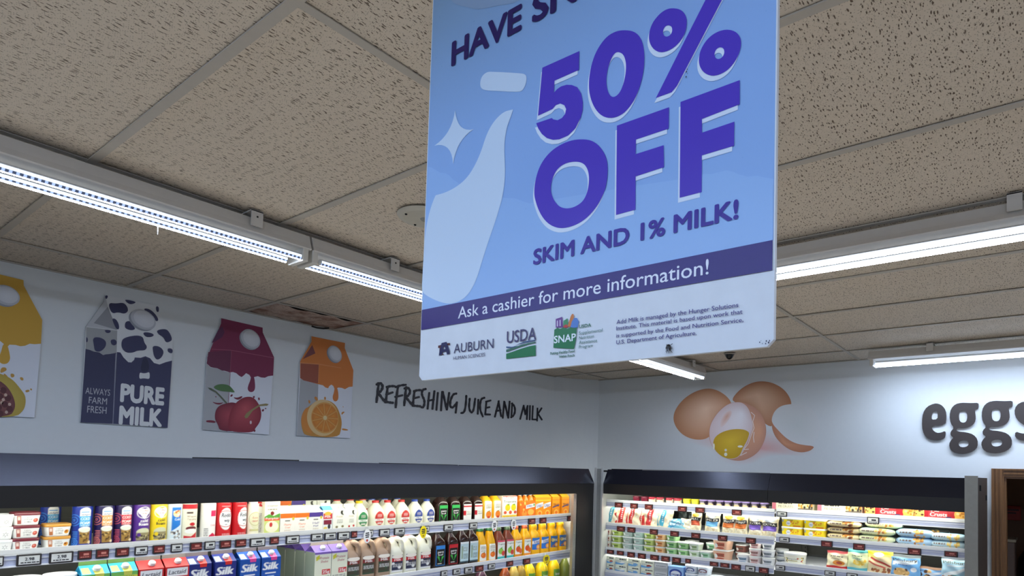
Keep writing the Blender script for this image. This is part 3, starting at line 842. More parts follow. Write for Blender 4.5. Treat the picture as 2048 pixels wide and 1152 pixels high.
for nm, p, hs in BIG:
    sh = lambda q: [(a - .0022, b - .0052) for a, b in q]
    mb = MB()
    mb.flat(sh(p), SF, .0008, PS, [sh(h) for h in hs], INK['w'])
    mb.flat(p, SF, .0012, PS, hs, INK['p'])
    mb.build(nm, sign)
layer('printed_band', [([(.002, BAND0), (SW - .002, BAND0), (SW - .002, BAND1), (.002, BAND1)], INK['band'])], .0011)
def stext(name, s, x0, x1, base, cap, col, bold=0.0, n=.0014):
    mb = MB(); mb.text(s, x0, x1, base, cap, SF, n, PS, bold, 0, col); return mb.build(name, sign)
TT = [('headline_text', 'HAVE', 0.0501, 0.194, 0.4778, 0.0387, (44, 30, 92), 0.035),
 ('headline_text', 'SNAP?', 0.2129, 0.3928, 0.4778, 0.0387, (44, 30, 92), 0.035),
 ('subhead_text', 'SKIM AND 1% MILK!', 0.2281, 0.5166, 0.14, 0.0213, (62, 42, 150), 0.03),
 ('band_text', 'Ask a cashier for more information!', 0.0848, 0.4832, 0.0858, 0.0168, (236, 238, 250), 0.004),
 ('college_text', 'AUBURN', 0.0781, 0.159, 0.0353, 0.0134, (66, 62, 100), 0.0),
 ('college_text', 'HUMAN SCIENCES', 0.0775, 0.143, 0.0255, 0.0048, (66, 62, 100), 0.0),
 ('agency_text', 'USDA', 0.1842, 0.2372, 0.0393, 0.0164, (70, 60, 104), 0.01),
 ('bag_text', 'SNAP', 0.2678, 0.3033, 0.0309, 0.0096, (240, 246, 250), 0.02),
 ('agency_text', 'USDA', 0.3081, 0.3263, 0.0462, 0.0042, (40, 110, 80), 0.015),
 ('agency_text', 'Supplemental', 0.3078, 0.3439, 0.0381, 0.004, (70, 120, 110), 0.0),
 ('agency_text', 'Nutrition', 0.308, 0.331, 0.0321, 0.0039, (70, 120, 110), 0.0),
 ('agency_text', 'Assistance', 0.3082, 0.336, 0.0261, 0.004, (70, 120, 110), 0.0),
 ('agency_text', 'Program', 0.3083, 0.3297, 0.0206, 0.0038, (70, 120, 110), 0.0),
 ('agency_text', 'Putting Healthy Food', 0.2623, 0.3015, 0.0166, 0.0035, (40, 110, 80), 0.01),
 ('agency_text', 'Within Reach', 0.2767, 0.3016, 0.0113, 0.0032, (40, 110, 80), 0.01),
 ('notice_text', 'Add Milk is managed by the Hunger Solutions', 0.3642, 0.518, 0.0448, 0.005, (70, 60, 130), 0.004),
 ('notice_text', 'Institute. This material is based upon work that', 0.364, 0.5227, 0.0372, 0.0047, (70, 60, 130), 0.004),
 ('notice_text', 'is supported by the Food and Nutrition Service,', 0.3642, 0.5238, 0.0284, 0.0046, (70, 60, 130), 0.004),
 ('notice_text', 'U.S. Department of Agriculture.', 0.3644, 0.47, 0.0203, 0.0048, (70, 60, 130), 0.004)]
for name, s, x0, x1, base, cap, col, bold in TT:
    stext(name, s, x0, x1, base, cap, S(*col), bold)
# logos
p = [(0.1838,0.0251),(0.1947,0.0266),(0.2092,0.0293),(0.225,0.0314),(0.2365,0.032),(0.2371,0.0177),(0.1841,0.0179)]
p2 = [(0.1836,0.0308),(0.1961,0.032),(0.2122,0.0351),(0.228,0.0362),(0.2364,0.0365),(0.2364,0.0348),(0.2249,0.0341),(0.2091,0.0318),(0.1945,0.0293),(0.1837,0.0273)]
p3 = [(0.1834,0.0352),(0.1944,0.0337),(0.2057,0.0345),(0.1993,0.0327),(0.1911,0.0323),(0.1834,0.0332)]
p4 = [(0.1992,0.0351),(0.2185,0.0371),(0.2363,0.0377),(0.2363,0.0391),(0.2184,0.039)]
layer('government_logo', [(p, INK['g']), (p2, S(60, 110, 90)), (p3, S(60, 90, 130)), (p4, S(60, 90, 130))], .0012)
bag = [(0.268,0.0488),(0.273,0.0506),(0.2775,0.0487),(0.2832,0.0499),(0.2891,0.0476),(0.2947,0.049),(0.2996,0.0469),(0.3041,0.048),(0.3035,0.0336),(0.3008,0.0207),(0.2856,0.0228),(0.2671,0.0255)]
gro = [([(0.27,0.0514),(0.2696,0.0626),(0.2801,0.0641),(0.2818,0.0505)], S(112, 60, 140)), ([(0.2823,0.0505),(0.2826,0.0587),(0.2889,0.0611),(0.2904,0.05)], S(60, 140, 90)),
       (chaikin([(0.289,0.0501),(0.2919,0.0576),(0.2943,0.0641),(0.2973,0.0665),(0.2994,0.0635),(0.2982,0.0568),(0.2956,0.0494)]), S(206, 120, 50)),
       ([(0.2939,0.0487),(0.2959,0.0559),(0.2992,0.0601),(0.3037,0.0598),(0.3073,0.0546),(0.3053,0.0469)], S(84, 128, 200)), (chaikin([(0.2812,0.0501),(0.2846,0.0534),(0.2892,0.0533),(0.2905,0.0486)]), S(196, 50, 50)),
       ([(0.272,0.0526),(0.2718,0.06),(0.2735,0.0603),(0.2738,0.0524)], S(220, 210, 230)), ([(0.2764,0.0525),(0.2762,0.0604),(0.2779,0.0606),(0.2782,0.0523)], S(220, 210, 230))]
layer('shopping_bag_logo', gro + [(bag, INK['g'])], .0012)
U = [(0.0429,0.0499),(0.0567,0.0512),(0.0569,0.0472),(0.053,0.047),(0.0535,0.0368),(0.0576,0.0351),(0.0603,0.0362),(0.0597,0.0469),(0.0561,0.0475),(0.0559,0.0513),(0.0688,0.0516),(0.069,0.0478),(0.066,0.0471),(0.0665,0.0356),(0.0621,0.0309),(0.0559,0.0293),(0.0499,0.0309),(0.046,0.0355),(0.0463,0.0463),(0.0431,0.0463)]
Ao = [(0.0507,0.0531),(0.0617,0.0539),(0.0695,0.038),(0.0697,0.0353),(0.0635,0.0345),(0.0617,0.0395),(0.0534,0.0389),(0.0524,0.035),(0.0457,0.0345),(0.0459,0.0377)]
Aq = [(0.0544,0.0428),(0.0564,0.0491),(0.0599,0.0434)]
layer('college_logo', [(U, S(92, 40, 40))], .0012)
mb = MB(); mb.flat(Ao, SF, .0015, PS, [Aq], S(40, 40, 84)); mb.build('college_logo_letter', sign)
mb = MB()
for x, y, r in [(0.5418, 0.0049, 0.0006), (0.5447, 0.0033, 0.0004), (0.5488, 0.0055, 0.0007), (0.5512, 0.0037, 0.0008), (0.5521, 0.0055, 0.0006), (0.5481, 0.0029, 0.0006), (0.5431, 0.0064, 0.0003), (0.4526, 0.3265, 0.0006), (0.4517, 0.3239, 0.0008), (0.4514, 0.3182, 0.0008), (0.4531, 0.3211, 0.0004)]:
    mb.flat(ellipse(x, y, r, r * 1.4, 8), SF, .0016, PS, (), S(70, 74, 96))
mb.build('scuff_speck', sign)['kind'] = 'stuff'
# two clear hooks and wires up to the ceiling grid
for s in (.04, SW - .04):
    f = SF(s, SHH - .012, 0)
    MB().tube([(SX - .003, f[1], SZ + SHH - .01), (SX, f[1], SZ + SHH + .02), (SX, f[1], H - .004)], .0012, STEEL, 6).build('hanging_wire', sign)
# the small fly that sits on the sign
fx, fz = (0.4363, 0.0088)
fp = SF(fx, fz, .0)
fly = empty('fly', fp, world=True)
tag(fly, 'small dark fly sitting on the white lower border of the sign', 'insect')
mb = MB(); mb.loft([(fp[2] - .004 + .008 * k / 8, .0018 * math.sin(math.pi * (k + .5) / 9) + .0006, .0026 * math.sin(math.pi * (k + .5) / 9) + .0008, fp[0] - .003, fp[1], 2) for k in range(9)], M('fly_body', (34, 30, 30), .4), 10); mb.build('body', fly)
mb = MB()
for s in (-1, 1):
    for k in (-1, 0, 1):
        mb.tube([(fp[0] - .0025, fp[1] + s * .001, fp[2] + k * .002), (fp[0] - .003, fp[1] + s * .0025, fp[2] + k * .003), (fp[0] - .0006, fp[1] + s * .0036, fp[2] + k * .005)], .0003, M('fly_body'), 4)
mb.build('legs_and_feelers', fly)['kind'] = 'stuff'
mb = MB()
for s in (-1, 1):
    mb.add([(fp[0] - .0052, fp[1], fp[2] + .002), (fp[0] - .005, fp[1] + s * .0025, fp[2] - .004), (fp[0] - .005, fp[1] + s * .0008, fp[2] - .007)], [(0, 1, 2)], M('fly_wing', (120, 122, 126), .3))
mb.build('wing_edges', fly)

# ------------------------------------------------------------------ flat cut-out cartons on the milk wall
PV = PRINT_MATT
WF = Fr((0, -.002, 0), (1, 0, 0), (0, 0, 1), (0, -1, 0))     # s = x, t = z on the milk wall
EDGE = M('cutout_edge', (210, 212, 214), .5)
def cutout(name, label, outline, layers, caps):
    xs = [p[0] for p in outline]; zs = [p[1] for p in outline]
    r = empty(name, ((min(xs) + max(xs)) / 2, 0, min(zs)), world=True)
    tag(r, label, 'wall cutout', 'flat carton cutouts on the milk wall')
    mb = MB(); mb.prism(outline, WF, 0, .010, EDGE); mb.build('panel', r)
    for k, (nm, items) in enumerate(layers):
        mb = MB()
        for i, it in enumerate(items):
            if it[0] == 'blob':
                blob(mb, it[1], it[2], it[3], it[4], WF, .0102 + .0004 * k + .00006 * min(i, 5), PV)
            else:
                mb.flat(it[0], WF, .0102 + .0004 * k + .00006 * min(i, 5), PV, it[2] if len(it) > 2 else (), it[1])
        mb.build(nm, r)
    for (cx, cz, rx, rz, rot) in caps:
        mb = MB()
        d = .008
        mb.prism(ellipse(cx - d, cz - d, rx, rz, 28, rot), WF, .0104, .0122, PV); 
        mb.c = [S(150, 154, 164)] * len(mb.v); mb.has_col = True
        b = len(mb.v)
        blob(mb, ellipse(cx, cz, rx, rz, 28, rot), (cx, cz), S(214, 216, 222), S(186, 189, 197), WF, .0125, PV, 4)
        blob(mb, ellipse(cx + .003, cz + .003, rx * .82, rz * .82, 28, rot), (cx, cz), S(222, 224, 229), S(212, 214, 220), WF, .0128, PV, 4)
        mb.build('printed_screw_cap', r)
    return r
NAVY, OFFW, GREY = S(62, 64, 98), S(226, 228, 230), S(168, 170, 172)
# cow-spotted milk carton
mo = [(-4.1908,2.8615),(-3.9385,2.858),(-3.9369,2.8246),(-3.8603,2.688),(-3.8637,2.1779),(-4.2638,2.1789),(-4.2649,2.6753),(-4.1944,2.8229)]
gable_l = [(-4.1908,2.8615),(-4.1762,2.8019),(-4.1286,2.6854),(-4.263,2.6782),(-4.1944,2.8229)]
spots = [chaikin(q) for q in (
 [(-4.1738,2.8235),(-4.1424,2.8264),(-4.1076,2.8404),(-4.0887,2.8216),(-4.0839,2.7969),(-4.101,2.7787),(-4.1297,2.7827),(-4.1537,2.769),(-4.1687,2.791)],
 [(-4.1049,2.859),(-4.0577,2.8588),(-4.05,2.8519),(-4.0749,2.8359),(-4.0934,2.8437)],
 [(-4.1914,2.8596),(-4.1777,2.8612),(-4.1823,2.8425),(-4.1891,2.8409)],
 [(-4.0156,2.8293),(-3.9818,2.8324),(-3.9498,2.8041),(-3.9371,2.7802),(-3.9481,2.7673),(-3.9684,2.7913),(-3.9957,2.8074)],
 [(-3.9561,2.854),(-3.94,2.8559),(-3.9385,2.8243),(-3.9508,2.8234)],
 [(-4.156,2.7432),(-4.1385,2.7452),(-4.1232,2.7204),(-4.1203,2.6913),(-4.1323,2.6889),(-4.1455,2.7159)],
 [(-4.0919,2.7395),(-4.0742,2.7475),(-4.0586,2.7248),(-4.0446,2.7078),(-4.0645,2.6953),(-4.0937,2.7007),(-4.0961,2.7216)],
 [(-3.9458,2.7209),(-3.9,2.7387),(-3.8794,2.7204),(-3.8633,2.683),(-3.8768,2.667),(-3.8962,2.6591),(-3.9093,2.6879),(-3.9372,2.7005)],
 [(-4.0129,2.6966),(-3.9755,2.702),(-3.9537,2.6929),(-3.9667,2.6773),(-3.9967,2.6717)],
 [(-4.1017,2.6438),(-4.0737,2.6618),(-4.0341,2.6752),(-4.008,2.6714),(-4.0012,2.6404),(-3.9853,2.6214),(-3.9932,2.5982),(-4.0301,2.592),(-4.0514,2.5756),(-4.0838,2.5702),(-4.1042,2.5923),(-4.107,2.6216)],
 [(-3.9606,2.6301),(-3.9262,2.6334),(-3.9017,2.6092),(-3.9116,2.572),(-3.9339,2.5526),(-3.9501,2.5703),(-3.9569,2.5999)],
 [(-3.883,2.6302),(-3.8591,2.6297),(-3.8594,2.6027),(-3.8778,2.6042),(-3.8863,2.6162)],
 [(-4.2345,2.6261),(-4.2024,2.6337),(-4.1742,2.618),(-4.176,2.5842),(-4.1986,2.5554),(-4.2223,2.5556),(-4.2273,2.5878)],
 [(-4.1573,2.6269),(-4.1367,2.6357),(-4.1253,2.6183),(-4.135,2.5997),(-4.1513,2.6028)],
 [(-4.1873,2.6757),(-4.1564,2.68),(-4.1592,2.6652),(-4.1762,2.6594)],
 [(-4.2612,2.6269),(-4.254,2.6159),(-4.2545,2.5978),(-4.261,2.5966)])]
navy_side = [(-4.2613,2.5614),(-4.2426,2.5588),(-4.2256,2.5534),(-4.2019,2.5524),(-4.1843,2.5412),(-4.1742,2.547),(-4.1571,2.5514),(-4.1262,2.5632),(-4.1239,2.181),(-4.2638,2.1789)]
navy_front = [(-4.1243,2.5678),(-4.1087,2.5678),(-4.0932,2.5431),(-4.0706,2.5211),(-4.0561,2.5216),(-4.0437,2.5381),(-4.0414,2.5514),(-4.0135,2.5541),(-3.9917,2.5662),(-3.9686,2.5586),(-3.9485,2.5354),(-3.9213,2.5306),(-3.8909,2.5485),(-3.8599,2.5623),(-3.8637,2.1779),(-4.1225,2.1812)]
side_grey = [(-4.2635,2.6756),(-4.1284,2.6829),(-4.1254,2.5617),(-4.1571,2.5498),(-4.1842,2.5403),(-4.2255,2.551),(-4.2612,2.559)]
nose = chaikin([(-4.0133,2.4736),(-3.9982,2.4696),(-3.9834,2.4734),(-3.9688,2.4824),(-3.9655,2.4628),(-3.9668,2.4425),(-3.982,2.4431),(-3.997,2.4429),(-4.0138,2.4363),(-4.0162,2.4559)])
drop = chaikin([(-4.0023,2.5532),(-3.9876,2.5599),(-3.9751,2.5357),(-3.9693,2.4928),(-3.9911,2.4767),(-4.0115,2.4825),(-4.0082,2.5219)])
c = cutout('carton_cutout', 'navy and white cow-spotted milk carton cutout reading pure milk', mo,
  [('printed_front', [(mo, OFFW)]), ('printed_side', [(side_grey, GREY), ]), ('printed_gable', [(gable_l, S(196, 198, 202)), ([(-4.1762,2.8019),(-4.1286,2.6854),(-4.2328,2.7023)], S(150, 152, 158))]),
   ('printed_navy_base', [(navy_side, S(58, 60, 92)), (navy_front, NAVY)]), ('printed_spots', [(q, NAVY) for q in spots] + [(nose, OFFW), (drop, S(48, 50, 78))])],
  [(-4.011,2.7666,0.0631,0.0518,-0.5)])
for s, x0, x1, base, cap, bold in [('ALWAYS', -4.2512, -4.1445, 2.3292, 0.0328, 0.0), ('FARM', -4.235, -4.156, 2.2812, 0.0335, 0.0), ('FRESH', -4.2393, -4.1557, 2.2324, 0.035, 0.0), ('PURE', -4.0987, -3.8885, 2.3014, 0.1012, 0.05), ('MILK', -4.0991, -3.8928, 2.1799, 0.1027, 0.05)]:
    mb = MB(); mb.text(s, x0, x1, base, cap, WF, .0126, PV, bold, 0, OFFW if bold > .02 else S(190, 192, 200)); mb.build('lettering', c)
mb = MB(); mb.flat([(-4.1309,2.5582),(-4.1267,2.5589),(-4.1225,2.1812),(-4.126,2.1809)], WF, .0123, PV, (), S(140, 142, 160)); mb.build('fold_line', c)
def juice(label, o, top, side_top, gable, drip, drop_, side_low, fold, fruit, cap, cols):
    main, dark, darker, fold_c = cols
    return cutout('carton_cutout', label, o,
      [('printed_front', [(o, S(226, 230, 240))]), ('printed_side', [(side_low, S(176, 178, 182))]), ('printed_juice_top', [(top, main), (side_top, dark), (drop_, main)]),
       ('printed_gable', [(gable, darker)]), ('fold_line', [(q, fold_c) for q in fold])] + fruit, [cap])
# cherry carton
co = [(-3.607,2.8595),(-3.3576,2.8515),(-3.3553,2.8202),(-3.2754,2.6743),(-3.2856,2.1727),(-3.6789,2.1786),(-3.6758,2.6106),(-3.607,2.8277)]
ctop = [(-3.607,2.8595),(-3.3576,2.8515),(-3.3553,2.8202),(-3.2754,2.6743),(-3.2758,2.5559),(-3.3074,2.5474),(-3.3277,2.5347),(-3.3525,2.5331),(-3.3732,2.5386),(-3.3892,2.5323),(-3.4129,2.5209),(-3.4258,2.5397),(-3.446,2.5475),(-3.4595,2.531),(-3.4723,2.5195),(-3.4883,2.5271),(-3.5044,2.5394),(-3.5239,2.544),(-3.5428,2.5397),(-3.5846,2.5458),(-3.6147,2.5533),(-3.6369,2.5556),(-3.6515,2.5558),(-3.674,2.572),(-3.6744,2.6109),(-3.607,2.8277)]
cside = [(-3.6742,2.607),(-3.542,2.6841),(-3.5428,2.5397),(-3.562,2.545),(-3.5846,2.5458),(-3.6147,2.5533),(-3.6369,2.5556),(-3.6551,2.5553),(-3.674,2.572)]
cside = [(-3.6702,2.6428),(-3.5394,2.6765),(-3.542,2.5382),(-3.5658,2.5445),(-3.5882,2.5437),(-3.6147,2.5533),(-3.6368,2.554),(-3.6529,2.5556),(-3.6755,2.5733)]
cgab = chaikin([(-3.6053,2.8241),(-3.5783,2.7616),(-3.6546,2.6963),(-3.6515,2.7086)], 1)
cdrop = chaikin([(-3.415,2.5329),(-3.3958,2.5355),(-3.3869,2.4831),(-3.3869,2.4501),(-3.4007,2.4337),(-3.4207,2.4331),(-3.4334,2.4487),(-3.4284,2.4779),(-3.4185,2.5038)])
clow = [(-3.6754,2.5718),(-3.6529,2.554),(-3.6146,2.5517),(-3.5845,2.5434),(-3.542,2.5382),(-3.5423,2.1773),(-3.6789,2.1786)]
cfold = [[(-3.5407,2.6723),(-3.5384,2.6726),(-3.5408,2.1774),(-3.5438,2.1772)], [(-3.6531,2.6652),(-3.5417,2.6777),(-3.2753,2.6727),(-3.2759,2.6675),(-3.5415,2.6729),(-3.6529,2.6613)]]
ch1 = chaikin([(-3.607,2.3143),(-3.5858,2.336),(-3.5453,2.3519),(-3.5151,2.3589),(-3.4838,2.35),(-3.4589,2.32),(-3.4488,2.2723),(-3.4543,2.2233),(-3.4758,2.1815),(-3.5858,2.1792),(-3.5948,2.2132),(-3.6147,2.243),(-3.6165,2.282)])
ch2 = chaikin([(-3.4737,2.3833),(-3.4391,2.4016),(-3.3993,2.4035),(-3.3697,2.3778),(-3.3474,2.3386),(-3.3389,2.2979),(-3.3472,2.2475),(-3.3739,2.2085),(-3.3886,2.1789),(-3.5294,2.1765),(-3.5389,2.2172),(-3.5343,2.2812),(-3.5142,2.339)])
leaf = chaikin([(-3.6349,2.4367),(-3.6137,2.455),(-3.5807,2.4631),(-3.5428,2.4598),(-3.5187,2.4347),(-3.5056,2.4185),(-3.5409,2.4201),(-3.586,2.4189),(-3.6122,2.4237)])
stem1 = [(-3.6637,2.4317),(-3.6456,2.4308),(-3.6155,2.4155),(-3.5846,2.3874),(-3.549,2.3515),(-3.5564,2.3468),(-3.5918,2.3827),(-3.6188,2.4072),(-3.6523,2.4206)]
stem2 = [(-3.4451,2.2767),(-3.4342,2.2979),(-3.4036,2.3251),(-3.3566,2.3601),(-3.3158,2.3707),(-3.2973,2.3684),(-3.3069,2.3574),(-3.3521,2.3506),(-3.3952,2.3177),(-3.425,2.2702),(-3.4366,2.2652)]
CR, CRD = S(158, 58, 74), S(120, 34, 56)
spl = [(chaikin(q), CRD) for q in ([(-3.6652,2.2352),(-3.6365,2.2398),(-3.6107,2.2355),(-3.6101,2.2238),(-3.643,2.2253),(-3.6611,2.2254)], [(-3.6381,2.3504),(-3.6122,2.3452),(-3.5864,2.3478),(-3.568,2.3536),(-3.5895,2.3356),(-3.6155,2.337)], [(-3.5166,2.3908),(-3.4933,2.3877),(-3.4629,2.4047),(-3.4624,2.3926),(-3.485,2.3757),(-3.5046,2.3801)], [(-3.5358,2.3927),(-3.5266,2.4081),(-3.5173,2.4044),(-3.5258,2.3898)],
     [(-3.3995,2.4076),(-3.3876,2.413),(-3.3854,2.4008),(-3.3949,2.3957)], [(-3.3668,2.4028),(-3.3563,2.4056),(-3.3539,2.3893),(-3.3628,2.3867)], [(-3.3402,2.3268),(-3.3267,2.3364),(-3.3236,2.3242),(-3.3339,2.3149)], [(-3.3227,2.3409),(-3.3104,2.3437),(-3.3123,2.3319)], [(-3.3818,2.2039),(-3.371,2.198),(-3.3743,2.1838),(-3.3842,2.1873)], [(-3.6214,2.3834),(-3.6127,2.3859),(-3.6136,2.3748)])]
juice('dark red cherry juice carton cutout with dripping top', co, ctop, cside, cgab, None, cdrop, clow, cfold,
   [('printed_splash', spl), ('printed_cherry', [('blob', ch1, [(-3.5343,2.2812)][0], S(176, 70, 84), CRD)]), ('printed_cherry', [('blob', ch2, [(-3.4436,2.3296)][0], S(190, 82, 92), S(138, 38, 58)), ]),
    ('printed_stem', [(stem1, S(96, 104, 84))]), ('printed_stem', [(stem2, S(150, 136, 92))]), ('printed_leaf', [(leaf, S(84, 122, 74))]), ('printed_highlight', [(chaikin([(-3.4121,2.2508),(-3.4003,2.2558),(-3.3978,2.2355),(-3.4087,2.2306)]), S(226, 200, 206))])],
   (-3.4284,2.7651,0.0645,0.0555,-0.8), (S(128, 42, 78), S(108, 44, 76), S(92, 40, 80), S(160, 80, 110)))
# orange carton
oo_ = [(-3.0273,2.8579),(-2.7733,2.8567),(-2.7736,2.8194),(-2.698,2.6719),(-2.7005,2.1823),(-3.0986,2.1769),(-3.0984,2.6762),(-3.0256,2.8208)]
otop = [(-3.0273,2.8579),(-2.7733,2.8567),(-2.7736,2.8194),(-2.698,2.6719),(-2.6988,2.5542),(-2.7279,2.5478),(-2.7581,2.5284),(-2.784,2.5346),(-2.8094,2.5343),(-2.8389,2.5189),(-2.8499,2.5404),(-2.8652,2.5477),(-2.8795,2.5368),(-2.8885,2.5194),(-2.9083,2.5224),(-2.9283,2.5354),(-2.9574,2.5381),(-2.9957,2.5431),(-3.0335,2.5489),(-3.0707,2.553),(-3.0941,2.5631),(-3.0984,2.6762),(-3.0256,2.8208)]
oside = [(-3.0942,2.6637),(-2.9656,2.6742),(-2.9625,2.5446),(-2.9957,2.5431),(-3.0334,2.5472),(-3.0706,2.5512),(-3.0932,2.5632)]
ogab = [(-3.019,2.7997),(-2.9938,2.746),(-3.0818,2.692)]
odrop = chaikin([(-2.8395,2.5325),(-2.8196,2.5349),(-2.8072,2.4858),(-2.8075,2.4489),(-2.8268,2.4313),(-2.8472,2.4402),(-2.8525,2.467),(-2.8428,2.4955)])
olow = [(-3.0931,2.5614),(-3.0706,2.5512),(-3.0334,2.5472),(-2.9957,2.5431),(-2.9625,2.5446),(-2.955,2.179),(-3.0986,2.1769)]
ofold = [[(-2.9656,2.6742),(-2.9628,2.6746),(-2.9625,2.5446),(-2.9653,2.5442)], [(-3.0944,2.6681),(-2.9658,2.6787),(-2.7957,2.6765),(-2.7955,2.6728),(-2.9656,2.6733),(-3.0942,2.6628)]]
or_out = chaikin([(-3.0255,2.3776),(-2.9803,2.4175),(-2.9237,2.4368),(-2.8697,2.4333),(-2.8236,2.406),(-2.7964,2.3626),(-2.7731,2.3),(-2.7757,2.2445),(-2.793,2.1809),(-3.0393,2.1777),(-3.0641,2.2164),(-3.0761,2.2767),(-3.0708,2.3208),(-3.0524,2.3574)])
or_rind = ellipse(*[(-2.9179,2.3113)][0], 0.1167, 0.1257, 32)
or_back = chaikin([(-3.0303,2.3815),(-3.0611,2.3479),(-3.0769,2.2941),(-3.0672,2.2424),(-3.0362,2.2095),(-2.9886,2.1904),(-3.0104,2.2552),(-3.023,2.3248)])
segs = []
oc, rr_ = [(-2.9034,2.3125)][0], 0.0969
for k in range(11):
    a0, a1 = 2 * math.pi * (k + .07) / 11, 2 * math.pi * (k + .93) / 11
    segs.append(('blob', [(oc[0] + rr_ * .16 * math.cos((a0 + a1) / 2), oc[1] + rr_ * .16 * math.sin((a0 + a1) / 2))] + [(oc[0] + rr_ * math.cos(a0 + (a1 - a0) * q / 5), oc[1] + rr_ * math.sin(a0 + (a1 - a0) * q / 5)) for q in range(6)],
       (oc[0] + rr_ * .6 * math.cos((a0 + a1) / 2), oc[1] + rr_ * .6 * math.sin((a0 + a1) / 2)), S(226, 150, 56), S(206, 122, 44)))
osp = [(chaikin(q), S(206, 136, 60)) for q in ([(-2.781,2.3593),(-2.7631,2.3702),(-2.7525,2.3646),(-2.7655,2.3561),(-2.7751,2.3414)], [(-2.7708,2.2494),(-2.7347,2.2472),(-2.7157,2.2392),(-2.7393,2.2348),(-2.7702,2.2375)], [(-2.9168,2.4555),(-2.9053,2.4595),(-2.9005,2.4392),(-2.9139,2.4351)], [(-3.032,2.4166),(-3.0231,2.4264),(-3.013,2.4097),(-3.0217,2.3956)], [(-2.773,2.4063),(-2.7647,2.4043),(-2.7683,2.3947)], [(-2.9912,2.4475),(-2.9725,2.454),(-2.9571,2.4288),(-2.9758,2.4224)])]
juice('orange juice carton cutout with halved orange, beside the juice lettering', oo_, otop, oside, ogab, None, odrop, olow, ofold,
   [('printed_splash', osp), ('printed_orange', [('blob', or_out, oc, S(214, 150, 66), S(200, 140, 58)), (or_back, S(214, 138, 60))]),
    ('printed_rind', [(or_rind, S(228, 196, 140))]), ('printed_flesh', [(ellipse(*oc, 0.1023, 0.1077, 32), S(222, 162, 84))]), ('printed_segment', segs), ('printed_core', [(ellipse(*oc, 0.0144, 0.0153, 14), S(236, 214, 160))])],
   (-2.8484,2.7662,0.0603,0.0493,-0.9), (S(216, 128, 60), S(160, 86, 66), S(132, 76, 76), S(226, 150, 96)))
# yellow carton, cut by the picture edge
yo = [(-4.6902,2.8656),(-4.5222,2.8552),(-4.5198,2.8288),(-4.4421,2.6755),(-4.4412,2.5582),(-4.4484,2.1881),(-4.73,2.1845),(-4.7396,2.6101),(-4.6899,2.8376)]
ytop = [(-4.6902,2.8656),(-4.5222,2.8552),(-4.5198,2.8288),(-4.4421,2.6755),(-4.4411,2.5566),(-4.466,2.5499),(-4.4838,2.5491),(-4.5008,2.5361),(-4.518,2.5308),(-4.5355,2.5339),(-4.5582,2.5314),(-4.566,2.5172),(-4.5809,2.5334),(-4.5955,2.5459),(-4.614,2.5276),(-4.6414,2.5301),(-4.6742,2.539),(-4.7008,2.5414),(-4.7359,2.5566),(-4.7396,2.6101),(-4.6899,2.8376)]
yside = [(-4.7363,2.6072),(-4.651,2.6136),(-4.6497,2.5324),(-4.6742,2.539),(-4.7008,2.5414),(-4.7349,2.5568)]
ygab = [(-4.6858,2.8313),(-4.6686,2.7542),(-4.7287,2.6305)]
ydrop = chaikin([(-4.5809,2.5334),(-4.5649,2.5287),(-4.5563,2.4923),(-4.5514,2.4628),(-4.5594,2.4404),(-4.576,2.4333),(-4.5904,2.4417),(-4.5931,2.4637),(-4.5857,2.495)])
ylow = [(-4.7358,2.5552),(-4.7007,2.54),(-4.6741,2.5375),(-4.6496,2.5309),(-4.6407,2.1849),(-4.73,2.1845)]
yfold = [[(-4.652,2.6134),(-4.6499,2.6138),(-4.6491,2.5317),(-4.6512,2.5313)]]
fr_out = chaikin([(-4.6912,2.3461),(-4.6507,2.3882),(-4.6074,2.3943),(-4.5736,2.3841),(-4.5387,2.3661),(-4.5079,2.3242),(-4.4891,2.2958),(-4.4843,2.258),(-4.4911,2.219),(-4.5212,2.1822),(-4.6987,2.1786),(-4.7118,2.2351),(-4.7099,2.3003)])
fr_in = chaikin([(-4.6627,2.3059),(-4.627,2.3471),(-4.5946,2.3588),(-4.5658,2.3399),(-4.5415,2.3051),(-4.525,2.2615),(-4.5232,2.2237),(-4.5412,2.1843),(-4.6725,2.1808),(-4.6806,2.2382)])
ysp = [(chaikin(q), S(196, 150, 70)) for q in ([(-4.5836,2.4164),(-4.567,2.4211),(-4.5607,2.4085),(-4.5741,2.3953),(-4.585,2.39)], [(-4.5486,2.3935),(-4.5343,2.3932),(-4.5325,2.3783),(-4.5448,2.3728)], [(-4.5136,2.3808),(-4.5002,2.3803),(-4.4983,2.3652),(-4.5088,2.3654)], [(-4.4902,2.3187),(-4.4758,2.3242),(-4.4723,2.3146),(-4.4867,2.3076)], [(-4.4743,2.3298),(-4.4636,2.3295),(-4.4666,2.3176)], [(-4.5739,2.3915),(-4.5624,2.3856),(-4.55,2.3646),(-4.5673,2.3699)])]
